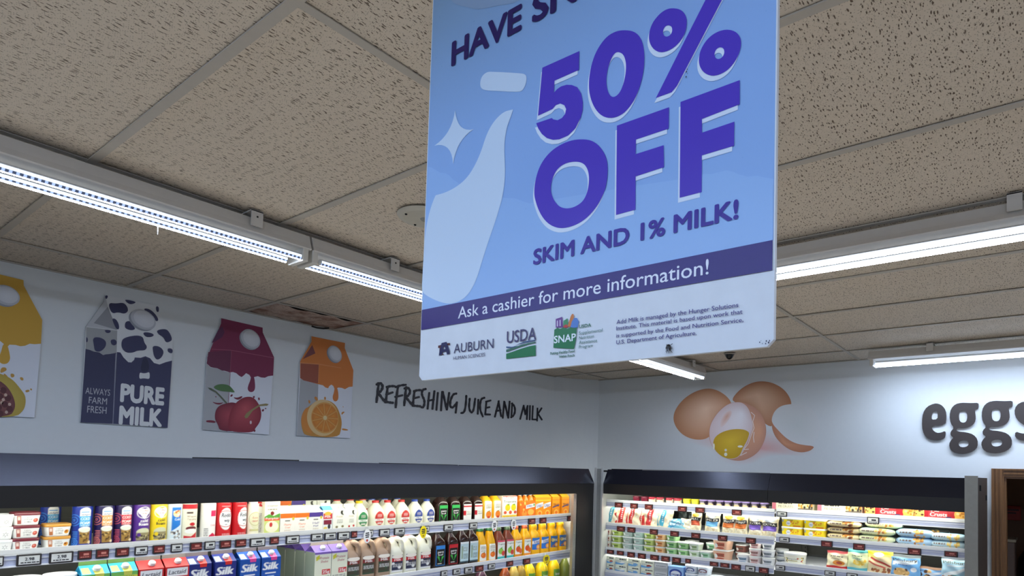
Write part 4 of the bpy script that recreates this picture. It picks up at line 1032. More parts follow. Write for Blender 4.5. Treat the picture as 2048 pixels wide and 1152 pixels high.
juice('yellow juice carton cutout with passion fruit, cropped at the frame edge', yo, ytop, yside, ygab, None, ydrop, ylow, yfold,
   [('printed_splash', ysp), ('printed_fruit', [('blob', fr_out, [(-4.602,2.2833)][0], S(206, 190, 90), S(186, 160, 70))]), ('printed_pulp', [('blob', fr_in, [(-4.5903,2.2697)][0], S(150, 96, 86), S(112, 62, 66))]),
    ('printed_seed', [(ellipse(fx_, fz_, .012, .016, 10), S(92, 46, 52)) for fx_, fz_ in [(-4.5932,2.3291),(-4.5699,2.3094),(-4.6082,2.2975),(-4.5513,2.2738),(-4.5796,2.2783),(-4.6169,2.252),(-4.561,2.2427),(-4.5431,2.2219),(-4.5826,2.2257),(-4.6317,2.221),(-4.5756,2.1964),(-4.6086,2.1936)]] + [(ellipse(fx_, fz_, .006, .008, 8), S(206, 176, 160)) for fx_, fz_ in [(-4.5868,2.3112),(-4.5604,2.2879),(-4.5677,2.2646),(-4.5442,2.2444),(-4.5726,2.2491),(-4.5874,2.2103),(-4.5536,2.2059)]])],
   (-4.5821,2.766,0.052,0.0465,-0.5), (S(212, 166, 62), S(170, 126, 52), S(150, 110, 56), S(226, 190, 110)))

# hand-lettered words on the milk wall, brush strokes standing slightly proud
lt = empty('wall_lettering', ([(-1.6517,2.5527)][0][0], 0, [(-1.6442,2.3867)][0][1]), world=True)
tag(lt, 'black brush lettering about juice and milk on the white wall', 'lettering')
BRUSH = M('brush_lettering_black', (36, 34, 44), .45)
LW = 0.0093
for glyph in [[[(-2.4758,2.6064),(-2.4826,2.5367),(-2.4883,2.4657)],[(-2.4923,2.5958),(-2.4729,2.6102),(-2.4475,2.6056),(-2.4382,2.5808),(-2.453,2.5505),(-2.4764,2.5331)],[(-2.4764,2.5331),(-2.4426,2.4997),(-2.4107,2.471)]],
 [[(-2.3957,2.5903),(-2.4011,2.5286),(-2.4079,2.4756)],[(-2.4027,2.5877),(-2.3701,2.5986),(-2.3358,2.6019)],[(-2.4032,2.5301),(-2.3523,2.5516)],[(-2.4079,2.4756),(-2.3779,2.4734),(-2.3456,2.4732)]],
 [[(-2.3021,2.606),(-2.3113,2.5297),(-2.3158,2.4426)],[(-2.3229,2.5973),(-2.2811,2.6148),(-2.233,2.6252)],[(-2.3215,2.5215),(-2.2616,2.5396)]],
 [[(-2.2245,2.6065),(-2.2323,2.5383),(-2.2366,2.4662)],[(-2.2393,2.5958),(-2.2158,2.6076),(-2.1933,2.5967),(-2.1856,2.5723),(-2.1999,2.5464),(-2.2253,2.5283)],[(-2.2253,2.5283),(-2.1911,2.4995),(-2.1543,2.4697)]],
 [[(-2.144,2.5871),(-2.1503,2.5291),(-2.1544,2.4715)],[(-2.1484,2.5857),(-2.1174,2.5966),(-2.0847,2.6013)],[(-2.1513,2.5272),(-2.1014,2.5435)],[(-2.1544,2.4706),(-2.123,2.4709),(-2.0868,2.4717)]],
 [[(-2.0359,2.6153),(-2.0609,2.6078),(-2.0736,2.5833),(-2.0654,2.5547),(-2.0459,2.531),(-2.0399,2.4993),(-2.0499,2.466),(-2.0694,2.466)]],
 [[(-1.9972,2.5873),(-2.0079,2.4607)],[(-1.9449,2.6073),(-1.9586,2.4634)],[(-2.0049,2.5241),(-1.9501,2.5392)]],
 [[(-1.9084,2.5973),(-1.9167,2.4598)]],
 [[(-1.8629,2.612),(-1.8682,2.4595)],[(-1.8568,2.6127),(-1.8328,2.5438),(-1.8084,2.4716)],[(-1.7885,2.6109),(-1.806,2.4718)]],
 [[(-1.7101,2.6149),(-1.7417,2.6075),(-1.7675,2.5621),(-1.7753,2.5112),(-1.7579,2.4888),(-1.7331,2.5008),(-1.7027,2.5358)],[(-1.6991,2.5411),(-1.708,2.4546)]],
 [[(-1.5949,2.608),(-1.5976,2.5187),(-1.6136,2.4629),(-1.6447,2.4563)]],
 [[(-1.554,2.5876),(-1.56,2.5123),(-1.5422,2.4742),(-1.5177,2.4714),(-1.5003,2.508),(-1.4905,2.5943)]],
 [[(-1.4517,2.5883),(-1.4532,2.4669)]],
 [[(-1.3802,2.6151),(-1.4175,2.602),(-1.4294,2.5551),(-1.4255,2.4997),(-1.3925,2.4488)]],
 [[(-1.3532,2.5831),(-1.3624,2.4697)],[(-1.356,2.5829),(-1.3037,2.5985)],[(-1.3578,2.5264),(-1.3154,2.5375)],[(-1.3624,2.4697),(-1.3053,2.4725)]],
 [[(-1.2393,2.4594),(-1.1968,2.6033)],[(-1.1997,2.6009),(-1.1611,2.4701)],[(-1.2268,2.5105),(-1.1724,2.5227)]],
 [[(-1.1263,2.6063),(-1.1379,2.4573)],[(-1.1215,2.6015),(-1.0925,2.53),(-1.0665,2.4631)],[(-1.0546,2.6136),(-1.0665,2.4631)]],
 [[(-1.0182,2.6012),(-1.0235,2.472)],[(-1.0228,2.5986),(-0.9858,2.5796),(-0.9744,2.5353),(-0.9899,2.493),(-1.0265,2.4696)]],
 [[(-0.9011,2.4657),(-0.8581,2.5952)],[(-0.858,2.593),(-0.8333,2.5151)],[(-0.8333,2.5151),(-0.8039,2.5971)],[(-0.8039,2.5971),(-0.8084,2.4709)]],
 [[(-0.7675,2.6006),(-0.7668,2.4708)]],
 [[(-0.7255,2.6024),(-0.7284,2.4761)],[(-0.7283,2.4739),(-0.6741,2.4771)]],
 [[(-0.6565,2.5865),(-0.6566,2.4683)],[(-0.5961,2.5944),(-0.6524,2.5306)],[(-0.651,2.5397),(-0.5878,2.4839)]]]:
    mb = MB()
    for k, stq in enumerate(glyph):
        P = stq
        for _ in range(2 if len(P) > 2 else 0):
            Q = [P[0]]
            for a, b in zip(P, P[1:]):
                Q += [(a[0] * .75 + b[0] * .25, a[1] * .75 + b[1] * .25), (a[0] * .25 + b[0] * .75, a[1] * .25 + b[1] * .75)]
            P = Q + [P[-1]]
        L_, R_ = [], []
        for i, p in enumerate(P):
            a, b = P[max(i - 1, 0)], P[min(i + 1, len(P) - 1)]
            dx, dz = b[0] - a[0], b[1] - a[1]; l = math.hypot(dx, dz) or 1
            w = LW * (.9 + .18 * math.sin(i * 1.7 + k))
            L_.append((p[0] - dz / l * w, p[1] + dx / l * w)); R_.append((p[0] + dz / l * w, p[1] - dx / l * w))
        def cap_(p, q):
            dx, dz = p[0] - q[0], p[1] - q[1]; l = math.hypot(dx, dz) or 1; a0 = math.atan2(dz, dx)
            return [(p[0] + LW * .95 * math.cos(a0 + t), p[1] + LW * .95 * math.sin(a0 + t)) for t in (1.1, .55, 0, -.55, -1.1)]
        ring = L_[1:-1] + cap_(P[-1], P[-2]) + R_[1:-1][::-1] + cap_(P[0], P[1])
        mb.prism(ring, WF, 0, .007 + .0006 * k, BRUSH)
    mb.build('letter', lt)

# ------------------------------------------------------------------ egg mural and raised letters on the egg wall
EF = Fr((-.001, 0, 0), (0, -1, 0), (0, 0, 1), (-1, 0, 0))    # s = -y, t = z on the egg wall
eg = empty('egg_mural', (0, -[(1.9005,2.1015)][0][0], [(1.9005,2.1015)][0][1]), world=True)
tag(eg, 'printed picture of brown eggs with one cracked open on the white wall', 'mural')
WALLC = S(222, 226, 228)
def ink(nm, pts, ctr, a, b, n, power=1.0):
    mb = MB(); blob(mb, pts, ctr, a, b, EF, n, PV, 8, power); return mb.build(nm, eg)
ink('printed_shadow', chaikin([(1.1646,2.3676),(1.3329,2.2665),(1.5209,2.2173),(1.6265,2.1098),(1.7785,2.0647),(1.937,2.0789),(2.0545,2.1492),(2.2267,2.1619),(2.4036,2.1521),(2.5102,2.1965),(2.4669,2.2837),(2.2471,2.3524),(2.0157,2.4248),(1.6458,2.4807),(1.329,2.4643)], 3), [(1.9588,2.2293)][0], S(226, 150, 142), WALLC, .0004, .7)
BR, BRL, BRD = S(214, 156, 118), S(246, 208, 178), S(184, 124, 86)
ink('printed_egg', chaikin([(1.4976,2.781),(1.5896,2.7601),(1.6675,2.7137),(1.7191,2.6634),(1.7386,2.6208),(1.7205,2.5739),(1.658,2.5163),(1.5952,2.4338),(1.5575,2.3621),(1.5189,2.3263),(1.4797,2.3085),(1.4133,2.3029),(1.3319,2.3159),(1.2487,2.354),(1.1846,2.4175),(1.1507,2.4875),(1.1535,2.5567),(1.1942,2.6308),(1.2693,2.7027),(1.3777,2.7594)], 2), [(1.4878,2.5946)][0], BRL, S(202, 142, 102), .0012)
ink('printed_egg', chaikin([(2.0105,2.8144),(2.1047,2.7947),(2.1859,2.7498),(2.2433,2.6901),(2.2778,2.6153),(2.2673,2.5539),(2.2005,2.4772),(2.1324,2.4222),(2.0746,2.412),(1.9547,2.5305),(1.8689,2.6037),(1.7697,2.6373),(1.7392,2.6624),(1.7747,2.7142),(1.842,2.7697),(1.9268,2.8057)], 2), [(1.9764,2.6922)][0], S(236, 194, 160), BRD, .0009)
ink('printed_shell', chaikin([(2.1048,2.4114),(2.1335,2.3313),(2.1916,2.263),(2.2711,2.2068),(2.3597,2.1882),(2.4248,2.1995),(2.4568,2.2203),(2.4695,2.24),(2.4026,2.2533),(2.3147,2.2792),(2.2361,2.3301),(2.1672,2.3988),(2.1206,2.4453)], 2), [(2.2255,2.2628)][0], S(222, 158, 120), S(190, 126, 96), .0012)
ink('printed_shell_inside', chaikin([(2.2757,2.6019),(2.1878,2.5908),(2.1309,2.5475),(2.104,2.4799),(2.115,2.434),(2.1674,2.3762),(2.2363,2.3077),(2.3149,2.2647),(2.4027,2.2489),(2.4566,2.2455),(2.4934,2.3053),(2.5138,2.3922),(2.4971,2.4909),(2.4321,2.5645),(2.3446,2.5979)], 2), [(2.3354,2.4179)][0], S(214, 220, 220), S(224, 226, 228), .0016)
ink('printed_shell', chaikin([(1.8068,2.644),(1.8809,2.6208),(1.966,2.5765),(2.0264,2.5051),(2.0594,2.4124),(2.058,2.3322),(2.0297,2.2522),(1.9833,2.1832),(1.9001,2.1305),(1.8272,2.1123),(1.7528,2.1173),(1.6769,2.1402),(1.5994,2.1874),(1.5464,2.2536),(1.5216,2.3263),(1.5214,2.4111),(1.5489,2.4832),(1.6123,2.5658),(1.6943,2.6286)], 2), [(2.0046,2.3674)][0], S(228, 168, 132), S(206, 150, 126), .0018)
ink('printed_shell_inside', chaikin([(1.8069,2.6416),(1.8688,2.6131),(1.9085,2.5554),(1.9315,2.4731),(1.9421,2.4031),(1.9188,2.3454),(1.886,2.2642),(1.8505,2.1943),(1.8204,2.1532),(1.7652,2.1256),(1.6897,2.1343),(1.602,2.1874),(1.549,2.2536),(1.5268,2.3262),(1.5266,2.411),(1.5554,2.483),(1.6187,2.5656),(1.707,2.6281)], 2), [(1.8332,2.5345)][0], S(244, 240, 244), S(226, 204, 204), .0024)
ink('printed_inner_shade', chaikin([(1.627,2.4571),(1.6578,2.5282),(1.7205,2.5739),(1.746,2.5492),(1.7218,2.4905),(1.6721,2.4322),(1.6342,2.409)], 2), [(1.6962,2.5151)][0], S(226, 176, 154), S(234, 214, 212), .0028)
ink('printed_yolk', chaikin([(1.6476,2.3728),(1.7484,2.3973),(1.8475,2.3955),(1.9027,2.3712),(1.9067,2.3456),(1.8857,2.2875),(1.844,2.2176),(1.8264,2.1649),(1.7775,2.1328),(1.7024,2.1321),(1.6384,2.1577),(1.5862,2.2054),(1.5618,2.2656),(1.5776,2.3257)], 2), [(1.7376,2.2885)][0], S(232, 196, 50), S(206, 164, 30), .0032)
mb = MB()
for (x, y), rx, ry in zip([(1.6885,2.208),(1.6891,2.17),(1.8253,2.241),(1.5726,2.2415)], (.011, .014, .022, .008), (.011, .015, .009, .026)):
    mb.flat(ellipse(x, y, rx * 1.1, ry * 1.1, 14), EF, .0036, PV, (), S(246, 244, 224))
mb.build('printed_highlight', eg)
mb = MB()
for pl in [(1.9208,2.5433),(1.9549,2.5131),(1.9376,2.4613),(1.9505,2.403),(1.9272,2.3453)], [(1.9272,2.3453),(1.8982,2.2642),(1.8564,2.2118),(1.9049,2.2177)], [(1.9509,2.3682),(1.9456,2.3219),(1.9522,2.2755)], [(1.8564,2.206),(1.8265,2.1591),(1.8871,2.1886)]:
    for a, b in zip(pl, pl[1:]):
        dx, dz = b[0] - a[0], b[1] - a[1]; l = math.hypot(dx, dz); w = .0032
        mb.flat([(a[0] - dz / l * w, a[1] + dx / l * w), (b[0] - dz / l * w, b[1] + dx / l * w), (b[0] + dz / l * w, b[1] - dx / l * w), (a[0] + dz / l * w, a[1] - dx / l * w)], EF, .0034, PV, (), S(240, 226, 218))
mb.build('printed_crack', eg)
ew = empty('wall_word', (0, -[(3.4483,2.1953)][0][0], [(3.4483,2.1953)][0][1]), world=True)
tag(ew, 'thick raised dark brown letters spelling the word for eggs', 'lettering')
EB = M('raised_letter_brown', (58, 50, 48), .5)
EBS = M('raised_letter_edge', (150, 142, 134), .5)
g_o = [(3.5221,2.557),(3.5556,2.5542),(3.5834,2.5517),(3.6252,2.5525),(3.6262,2.5306),(3.624,2.5074),(3.6021,2.503),(3.6075,2.4666),(3.6085,2.4279),(3.5942,2.3959),(3.5665,2.3771),(3.5275,2.3713),(3.4972,2.3732),(3.4847,2.3616),(3.4938,2.3484),(3.5498,2.341),(3.5941,2.3248),(3.6203,2.2885),(3.6203,2.2345),(3.5939,2.2023),(3.5385,2.1827),(3.4824,2.1876),(3.4506,2.2111),(3.4403,2.2544),(3.4551,2.2872),(3.4711,2.3028),(3.4506,2.3188),(3.4506,2.3464),(3.4734,2.3736),(3.4506,2.4083),(3.4437,2.4652),(3.4541,2.5177),(3.4825,2.5495)]
g_h1 = [(3.5254,2.5019),(3.55,2.4919),(3.5578,2.4552),(3.5499,2.4164),(3.5276,2.4091),(3.5073,2.424),(3.5029,2.4634),(3.5085,2.492)]
g_h2 = [(3.4994,2.2634),(3.5162,2.2802),(3.5498,2.2826),(3.5664,2.2669),(3.5608,2.241),(3.533,2.2307),(3.5072,2.2372)]
(sa, ta), (sb, tb) = [(3.5331,2.3699),(3.7347,2.375)]
tr = lambda q: [(sb + (x - sa) * 1.02, tb + (y - ta) * 1.0) for x, y in q]
for o_, hs in (([(3.3439,2.5593),(3.3732,2.5567),(3.3999,2.5396),(3.4196,2.5057),(3.4254,2.4526),(3.4173,2.3959),(3.3264,2.3925),(3.3346,2.3603),(3.3616,2.3385),(3.3907,2.3407),(3.4173,2.3536),(3.4196,2.3271),(3.4139,2.2981),(3.3791,2.2838),(3.3324,2.2842),(3.2909,2.3046),(3.267,2.356),(3.2633,2.4235),(3.2704,2.4908),(3.2966,2.537)], [[(3.3263,2.438),(3.3286,2.4755),(3.3416,2.4991),(3.3615,2.5011),(3.3686,2.4809),(3.3662,2.4396)]]),
               (g_o, [g_h1, g_h2]), (tr(g_o), [tr(g_h1), tr(g_h2)]),
               ([(3.9217,2.5535),(3.9619,2.5467),(3.9838,2.5335),(3.9815,2.4856),(3.9517,2.4977),(3.9215,2.5026),(3.9083,2.4882),(3.9213,2.4629),(3.9664,2.4368),(3.991,2.3956),(3.9907,2.3442),(3.9726,2.2978),(3.9285,2.2748),(3.8799,2.2764),(3.8411,2.2991),(3.8433,2.3428),(3.8801,2.3273),(3.9055,2.327),(3.9167,2.3454),(3.9058,2.3765),(3.8651,2.4086),(3.8416,2.4492),(3.8398,2.5032),(3.8657,2.5422)], [])):
    q = chaikin(o_, 1)
    mb = MB(); mb.prism(q, EF, .0, .016, EB, [chaikin(h, 1) for h in hs], EBS); mb.build('letter', ew)
# ------------------------------------------------------------------ goods on the shelves
KINDS = {}
def PL(name, rgb, rough=.32):
    return M('plastic_' + name, rgb, rough, grain=.03)
WH = PL('white', (236, 238, 236)); CREAM = PL('cream', (236, 230, 204)); CAPW = PL('cap_white', (240, 240, 240), .4)
def sec_at(secs, z):
    for a, b in zip(secs, secs[1:]):
        if a[0] <= z <= b[0] and b[0] > a[0]:
            k = (z - a[0]) / (b[0] - a[0])
            return [p + (q - p) * k for p, q in zip(a, b)]
    return list(secs[-1] if z > secs[-1][0] else secs[0])
def wrap(secs, z0, z1, spread, cv, off=.0007):
    """label that follows the round front of a lofted body"""
    mb = MB()
    _, rx0, ry0, _, _, e0 = sec_at(secs, (z0 + z1) / 2)
    if e0 > 3.9: spread = min(spread, .80)
    A = [-math.pi / 2 + (k / 200 - .5) * 2 * spread for k in range(201)]
    pt = [(rx0 * math.copysign(abs(math.cos(a)) ** (2 / e0), math.cos(a)), ry0 * math.copysign(abs(math.sin(a)) ** (2 / e0), math.sin(a))) for a in A]
    Ln = np.concatenate([[0], np.cumsum([math.dist(p, q) for p, q in zip(pt, pt[1:])])]); Ln /= Ln[-1]
    def fn(u, v):
        z = z0 + (z1 - z0) * v
        _, rx, ry, cx, cy, e = sec_at(secs, z)
        a = float(np.interp(u, Ln, A))
        c, s = math.cos(a), math.sin(a)
        return (cx + (rx + off) * math.copysign(abs(c) ** (2 / e), c), cy + (ry + off) * math.copysign(abs(s) ** (2 / e), s), z)
    mb.grid(fn, max(cv.nu, 12), max(cv.nv, 6), PRINT, cv)
    return mb
def face(cv, w, z0, z1, y=-.0006, z_fn=None):
    mb = MB()
    mb.grid(lambda u, v: (-w / 2 + w * u, y, z0 + (z1 - z0) * v), cv.nu, cv.nv, PRINT, cv, False)
    return mb
def kind(name, cat, parts):
    """parts: (part name, mesh builder, optional label); one mesh each, shared by every copy"""
    KINDS[name + str(len(KINDS))] = None
    return {'name': name, 'cat': cat, 'parts': [(n, mb.mesh(n)) for n, mb in parts]}
CASES = {'A': lambda u, d, z: ((u, -.68 + d, z), 0.0), 'B': lambda u, d, z: ((-.68 + d, -u, z), -math.pi / 2)}
def place(k, case, u, z, label, group=None, d=0.0, rz=0.0):
    loc, r = CASES[case](u, d, z)
    root = empty(k['name'], loc, r + rz)
    tag(root, label, k['cat'], group)
    for n, me in k['parts']:
        o = bpy.data.objects.new(n, me); COL.objects.link(o); o.parent = root
    return root
ORD = ['first', 'second', 'third', 'fourth', 'fifth', 'sixth', 'seventh', 'eighth', 'ninth', 'tenth']
STK = {1: [''], 2: ['bottom', 'top'], 3: ['bottom', 'middle', 'top']}

# --- builders -------------------------------------------------------------
def gable_carton(w, d, h, gh, cv, side, top, cap=None, fin=None, cap_r=.015, flag=None, topcv=None):
    mb = MB()
    sd = PL('carton_%d_%d_%d' % side, side, .45); tp = PL('carton_%d_%d_%d' % top, top, .45)
    mb.box((-w / 2, 0, 0), (w / 2, d, h), sd)
    if cv is not None:
        mb.grid(lambda u, v: (-w / 2 + w * u, -.0005, h * v), cv.nu, cv.nv, PRINT, cv, False)
    parts = [('body', mb)]
    g = MB()
    r = h + gh
    ym = d / 2
    V = [(-w / 2, 0, h), (w / 2, 0, h), (w / 2, d, h), (-w / 2, d, h), (-w / 2, ym - .002, r), (w / 2, ym - .002, r), (w / 2, ym + .002, r), (-w / 2, ym + .002, r), (-w / 2 + .03, ym, h + gh * .2), (w / 2 - .03, ym, h + gh * .2)]
    g.add(V, [(0, 1, 5, 4), (2, 3, 7, 6), (0, 4, 8), (8, 7, 3), (0, 8, 3), (1, 9, 5), (9, 2, 6), (1, 2, 9), (4, 5, 6, 7)], tp)
    parts.append(('gable_top', g))
    f = MB(); f.box((-w / 2, ym - .0022, r - .002), (w / 2, ym + .0022, r + .017), PL('carton_%d_%d_%d' % (fin or top), fin or top, .45)); parts.append(('ridge', f))
    sl = math.atan2(gh, ym)
    if flag:
        q = MB()
        for k in range(1):
            a, b = flag
            q.add([(-.008 + .0, ym * .62, h + gh * .62 + .001), (.03, ym * .62, h + gh * .62 + .001), (.03, .0, h + .0015), (-.004, .0, h + .0015)], [(0, 1, 2, 3)], PL('flag_%d_%d_%d' % a, a))
            q.add([(-.004, -.001, h + .0015), (.03, -.001, h + .0015), (.028, -.001, h - .016), (-.002, -.001, h - .016)], [(3, 2, 1, 0)], PL('flag_%d_%d_%d' % a, a))
            if b: q.add([(-w / 2 + .004, ym * .7, h + gh * .7 + .001), (-.02, ym * .7, h + gh * .7 + .001), (-.016, .004, h + gh * .06 + .001), (-w / 2 + .004, .004, h + gh * .06 + .001)], [(0, 1, 2, 3)], PL('flag_%d_%d_%d' % b, b))
        parts.append(('printed_flag', q))
    if cap:
        c = MB(); c.loft([(-.002, cap_r, cap_r, 0, 0, 2), (.012, cap_r * .95, cap_r * .95, 0, 0, 2), (.0145, cap_r * .8, cap_r * .8, 0, 0, 2)], cap, 16)
        cz, cy = h + gh * .52, ym * .5
        R = Matrix.Rotation(sl, 3, 'X')
        c.v = [tuple(R @ Vector(p) + Vector((.008, cy, cz))) for p in c.v]
        parts.append(('cap', c))
    return parts
def can(r, h, cv, bg, dome=(236, 236, 236), spread=1.45):
    secs = [(0, r * .93, r * .93, 0, r, 2), (.006, r, r, 0, r, 2), (h * .86, r, r, 0, r, 2), (h * .9, r * .96, r * .96, 0, r, 2), (h * .94, r * .8, r * .8, 0, r, 2)]
    b = MB(); b.loft(secs, PL('can_%d_%d_%d' % bg, bg, .25), 24)
    c = MB(); c.loft([(h * .93, r * .78, r * .78, 0, r, 2), (h * .985, r * .76, r * .76, 0, r, 2), (h, r * .6, r * .6, 0, r, 2)], PL('cap_%d_%d_%d' % dome, dome), 20)
    return [('body', b), ('label', wrap(secs, .006, h * .86, spread, cv)), ('cap', c)]
def tub(w, d, h, cv, body, lid, e=5.0, spread=1.25, taper=.86, lidh=.009):
    secs = [(0, w / 2 * taper, d / 2 * taper, 0, d / 2, e), (h - lidh, w / 2 * .965, d / 2 * .965, 0, d / 2, e)]
    b = MB(); b.loft(secs, PL('tub_%d_%d_%d' % body, body), 28)
    l = MB(); l.loft([(h - lidh, w / 2, d / 2, 0, d / 2, e), (h - lidh * .2, w / 2, d / 2, 0, d / 2, e), (h, w / 2 * .96, d / 2 * .96, 0, d / 2, e), (h - .001, w / 2 * .9, d / 2 * .9, 0, d / 2, e), (h - .003, w / 2 * .88, d / 2 * .88, 0, d / 2, e)], PL('lid_%d_%d_%d' % lid, lid), 28)
    return [('body', b), ('label', wrap(secs, h * .05, h - lidh - .001, spread, cv, .0009)), ('lid', l)]
def bottle(prof, mat, cap, cap_z, cap_r, cap_h, labels, n=24):
    """prof: (z, rx, ry, e); centred on y = max ry"""
    R = max(p[2] for p in prof)
    secs = [(z, rx, ry, 0, R, e) for z, rx, ry, e in prof]
    b = MB(); b.loft(secs, mat, n)
    c = MB(); c.loft([(cap_z, cap_r, cap_r, 0, R, 2), (cap_z + cap_h * .9, cap_r, cap_r, 0, R, 2), (cap_z + cap_h, cap_r * .85, cap_r * .85, 0, R, 2)], cap, 18)
    out = [('body', b), ('cap', c)]
    for z0, z1, sp, cv in labels:
        out.append(('label', wrap(secs, z0, z1, sp, cv)))
    return out
def handle_jug(w, h, mat, cap, cv, lab=(.02, .11)):
    """half gallon jug with a grip loop at the front corner"""
    R = w / 2
    secs = [(0, R * .9, R * .9, 0, R, 4), (.01, R, R, 0, R, 4.5), (h * .52, R, R, 0, R, 4.5), (h * .60, R * .97, R * .97, -.001, R * 1.02, 4.2), (h * .70, R * .76, R * .80, -R * .22, R * 1.18, 3.4), (h * .82, R * .62, R * .66, -R * .26, R * 1.22, 2.8), (h * .88, R * .46, R * .5, -R * .14, R * 1.18, 2.4), (h * .92, .019, .019, 0, R * 1.1, 2), (h * .945, .019, .019, 0, R * 1.1, 2)]
    b = MB(); b.loft(secs, mat, 28)
    hd = MB()
    hd.tube([(-R * .02, R * .95, h * .885), (R * .28, R * .62, h * .885), (R * .56, R * .42, h * .845), (R * .72, R * .36, h * .76), (R * .72, R * .36, h * .66), (R * .66, R * .42, h * .57)], [.015, .017, .0175, .0165, .0175, .02], mat, 12)
    c = MB(); c.loft([(h * .945, .021, .021, 0, R * 1.1, 2), (h * .995, .021, .021, 0, R * 1.1, 2), (h, .017, .017, 0, R * 1.1, 2)], cap, 18)
    return [('body', b), ('handle', hd), ('label', wrap(secs, lab[0], lab[1], .62, cv)), ('cap', c)]
def box_pack(w, d, h, cv, side):
    mb = MB(); mb.bevel_box((-w / 2, 0, 0), (w / 2, d, h), .0015, PL('box_%d_%d_%d' % side, side, .5))
    f = face(cv, w - .003, .0015, h - .0015)
    return [('box', mb), ('printed_face', f)]
def pouch(w, h, t, cv, lean=0.12, seed=0, crimp=True, wr=.003):
    r = random.Random(seed); ph = [r.uniform(0, 6) for _ in range(6)]
    def sheet(sgn):
        def fn(u, v):
            b = max(0.0, 1 - abs(2 * u - 1) ** 2.6) ** .6 * (max(0.0, 1 - abs(2 * v - 1) ** 3.2)) ** .55
            if crimp and v > .9: b *= .12
            wv = wr * math.sin(9 * u + ph[0] + 5 * v) * math.sin(11 * v + ph[1]) * min(1, b * 3)
            x = (u - .5) * w * (1 - .05 * math.sin(math.pi * v)) + .002 * math.sin(14 * v + ph[2])
            z = h * v + .002 * math.sin(9 * u + ph[3])
            y = t / 2 + sgn * (t / 2 * b + wv) + lean * z
            return (x, y, max(z, 0))
        return fn
    f = MB(); f.grid(sheet(-1), cv.nu, cv.nv, PRINT, cv)
    b = MB(); b.grid(sheet(1), 12, 12, PL('film_back', (206, 208, 210), .35))
    return [('front_film', f), ('back_film', b)]
def log_pack(w, h, t, cv, seed=0):
    """flat soft packet lying on its back, rounded ends"""
    secs = []
    n = 14
    def sec(k):
        a = k / n; s = max(.15, (1 - abs(2 * a - 1) ** 5)) ** .5
        return s
    f = MB()
    def fn(u, v):
        a = -math.pi * .5 + (v - .5) * math.pi * 1.15
        s = sec(u * n)
        return ((u - .5) * w, t / 2 + math.cos(a + math.pi / 2 + math.pi) * t / 2 * s * 1.0, h / 2 + math.sin(a + math.pi / 2) * h / 2 * s)
    f.grid(fn, cv.nu, max(cv.nv, 14), PRINT, cv)
    b = MB()
    def gn(u, v):
        a = math.pi * .5 * 1.15 + v * math.pi * (2 - 1.15) - 0
        s = sec(u * n)
        return ((u - .5) * w, t / 2 - math.cos(a) * t / 2 * s, h / 2 + math.sin(a) * h / 2 * s)
    b.grid(gn, 14, 8, PL('film_back', (206, 208, 210), .35))
    return [('front_film', f), ('back_film', b)]

# --- long case, upper shelf ------------------------------------------------
W_, K_, RD = (240, 240, 238), (34, 34, 40), (196, 32, 44)
def cottage(fruit, fr2, bar, word):
    cv = Canvas(.085, .042, (240, 240, 238), .0018)
    cv.rect(.1, .08, .26, .95, bar).rect(.13, .5, .23, .85, (236, 214, 204)).text('Creamy', .40, .72, .66, .86, (120, 116, 120), .0)
    cv.text('COTTAGE', .36, .46, .70, .62, (80, 84, 100), .01).text('CHEESE', .38, .22, .68, .38, (80, 84, 100), .01)
    cv.ell(.84, .45, .10, .22, fruit).ell(.82, .5, .05, .1, fr2)
    return cv
def cottage_tub(n, lid, *a):
    return kind('cottage_cheese_tub', 'tub', tub(.092, .085, .052, cottage(*a), W_, lid, 5.5, 1.05, .84, .012))
kS = cottage_tub('s', (110, 34, 48), (206, 84, 70), (232, 150, 130), (176, 92, 84), '')
kP = cottage_tub('p', (204, 146, 60), (232, 160, 40), (150, 70, 30), (190, 116, 70), '')
cv = Canvas(.09, .042, (244, 244, 244), .0018)
for k in range(6):
    a = k * math.pi / 3 + .5
    cv.poly([(.74 + .05 * math.cos(a) - .012 * math.sin(a), .5 + .11 * math.sin(a) + .03 * math.cos(a)), (.74 + .13 * math.cos(a), .5 + .30 * math.sin(a)), (.74 + .05 * math.cos(a) + .012 * math.sin(a), .5 + .11 * math.sin(a) - .03 * math.cos(a))], (50, 50, 54))
cv.text('Cottage', .1, .5, .5, .7, (60, 60, 64), .0)
kV = kind('cottage_cheese_tub', 'tub', tub(.094, .085, .050, cv, W_, (232, 234, 238), 5.5, 1.05, .86, .012))
Z1, Z2, Z3 = A_Z[0], A_Z[1], A_Z[2]
for i in range(3):
    place(kV, 'A', -4.68, Z1 + .0505 * i, 'white spark-marked tub, %s of the stack cut by the frame edge, long case' % STK[3][i], 'white spark-marked tubs')
    place(kS, 'A', -4.5964, Z1 + .0525 * i, 'strawberry cottage cheese tub with maroon lid, %s of its stack, long case' % STK[3][i], 'strawberry cottage cheese tubs')
for i in range(2):
    place(kP, 'A', -4.4925, Z1 + .0525 * i, 'peach cottage cheese tub with mustard lid, %s of its stack, long case' % STK[2][i], 'peach cottage cheese tubs')
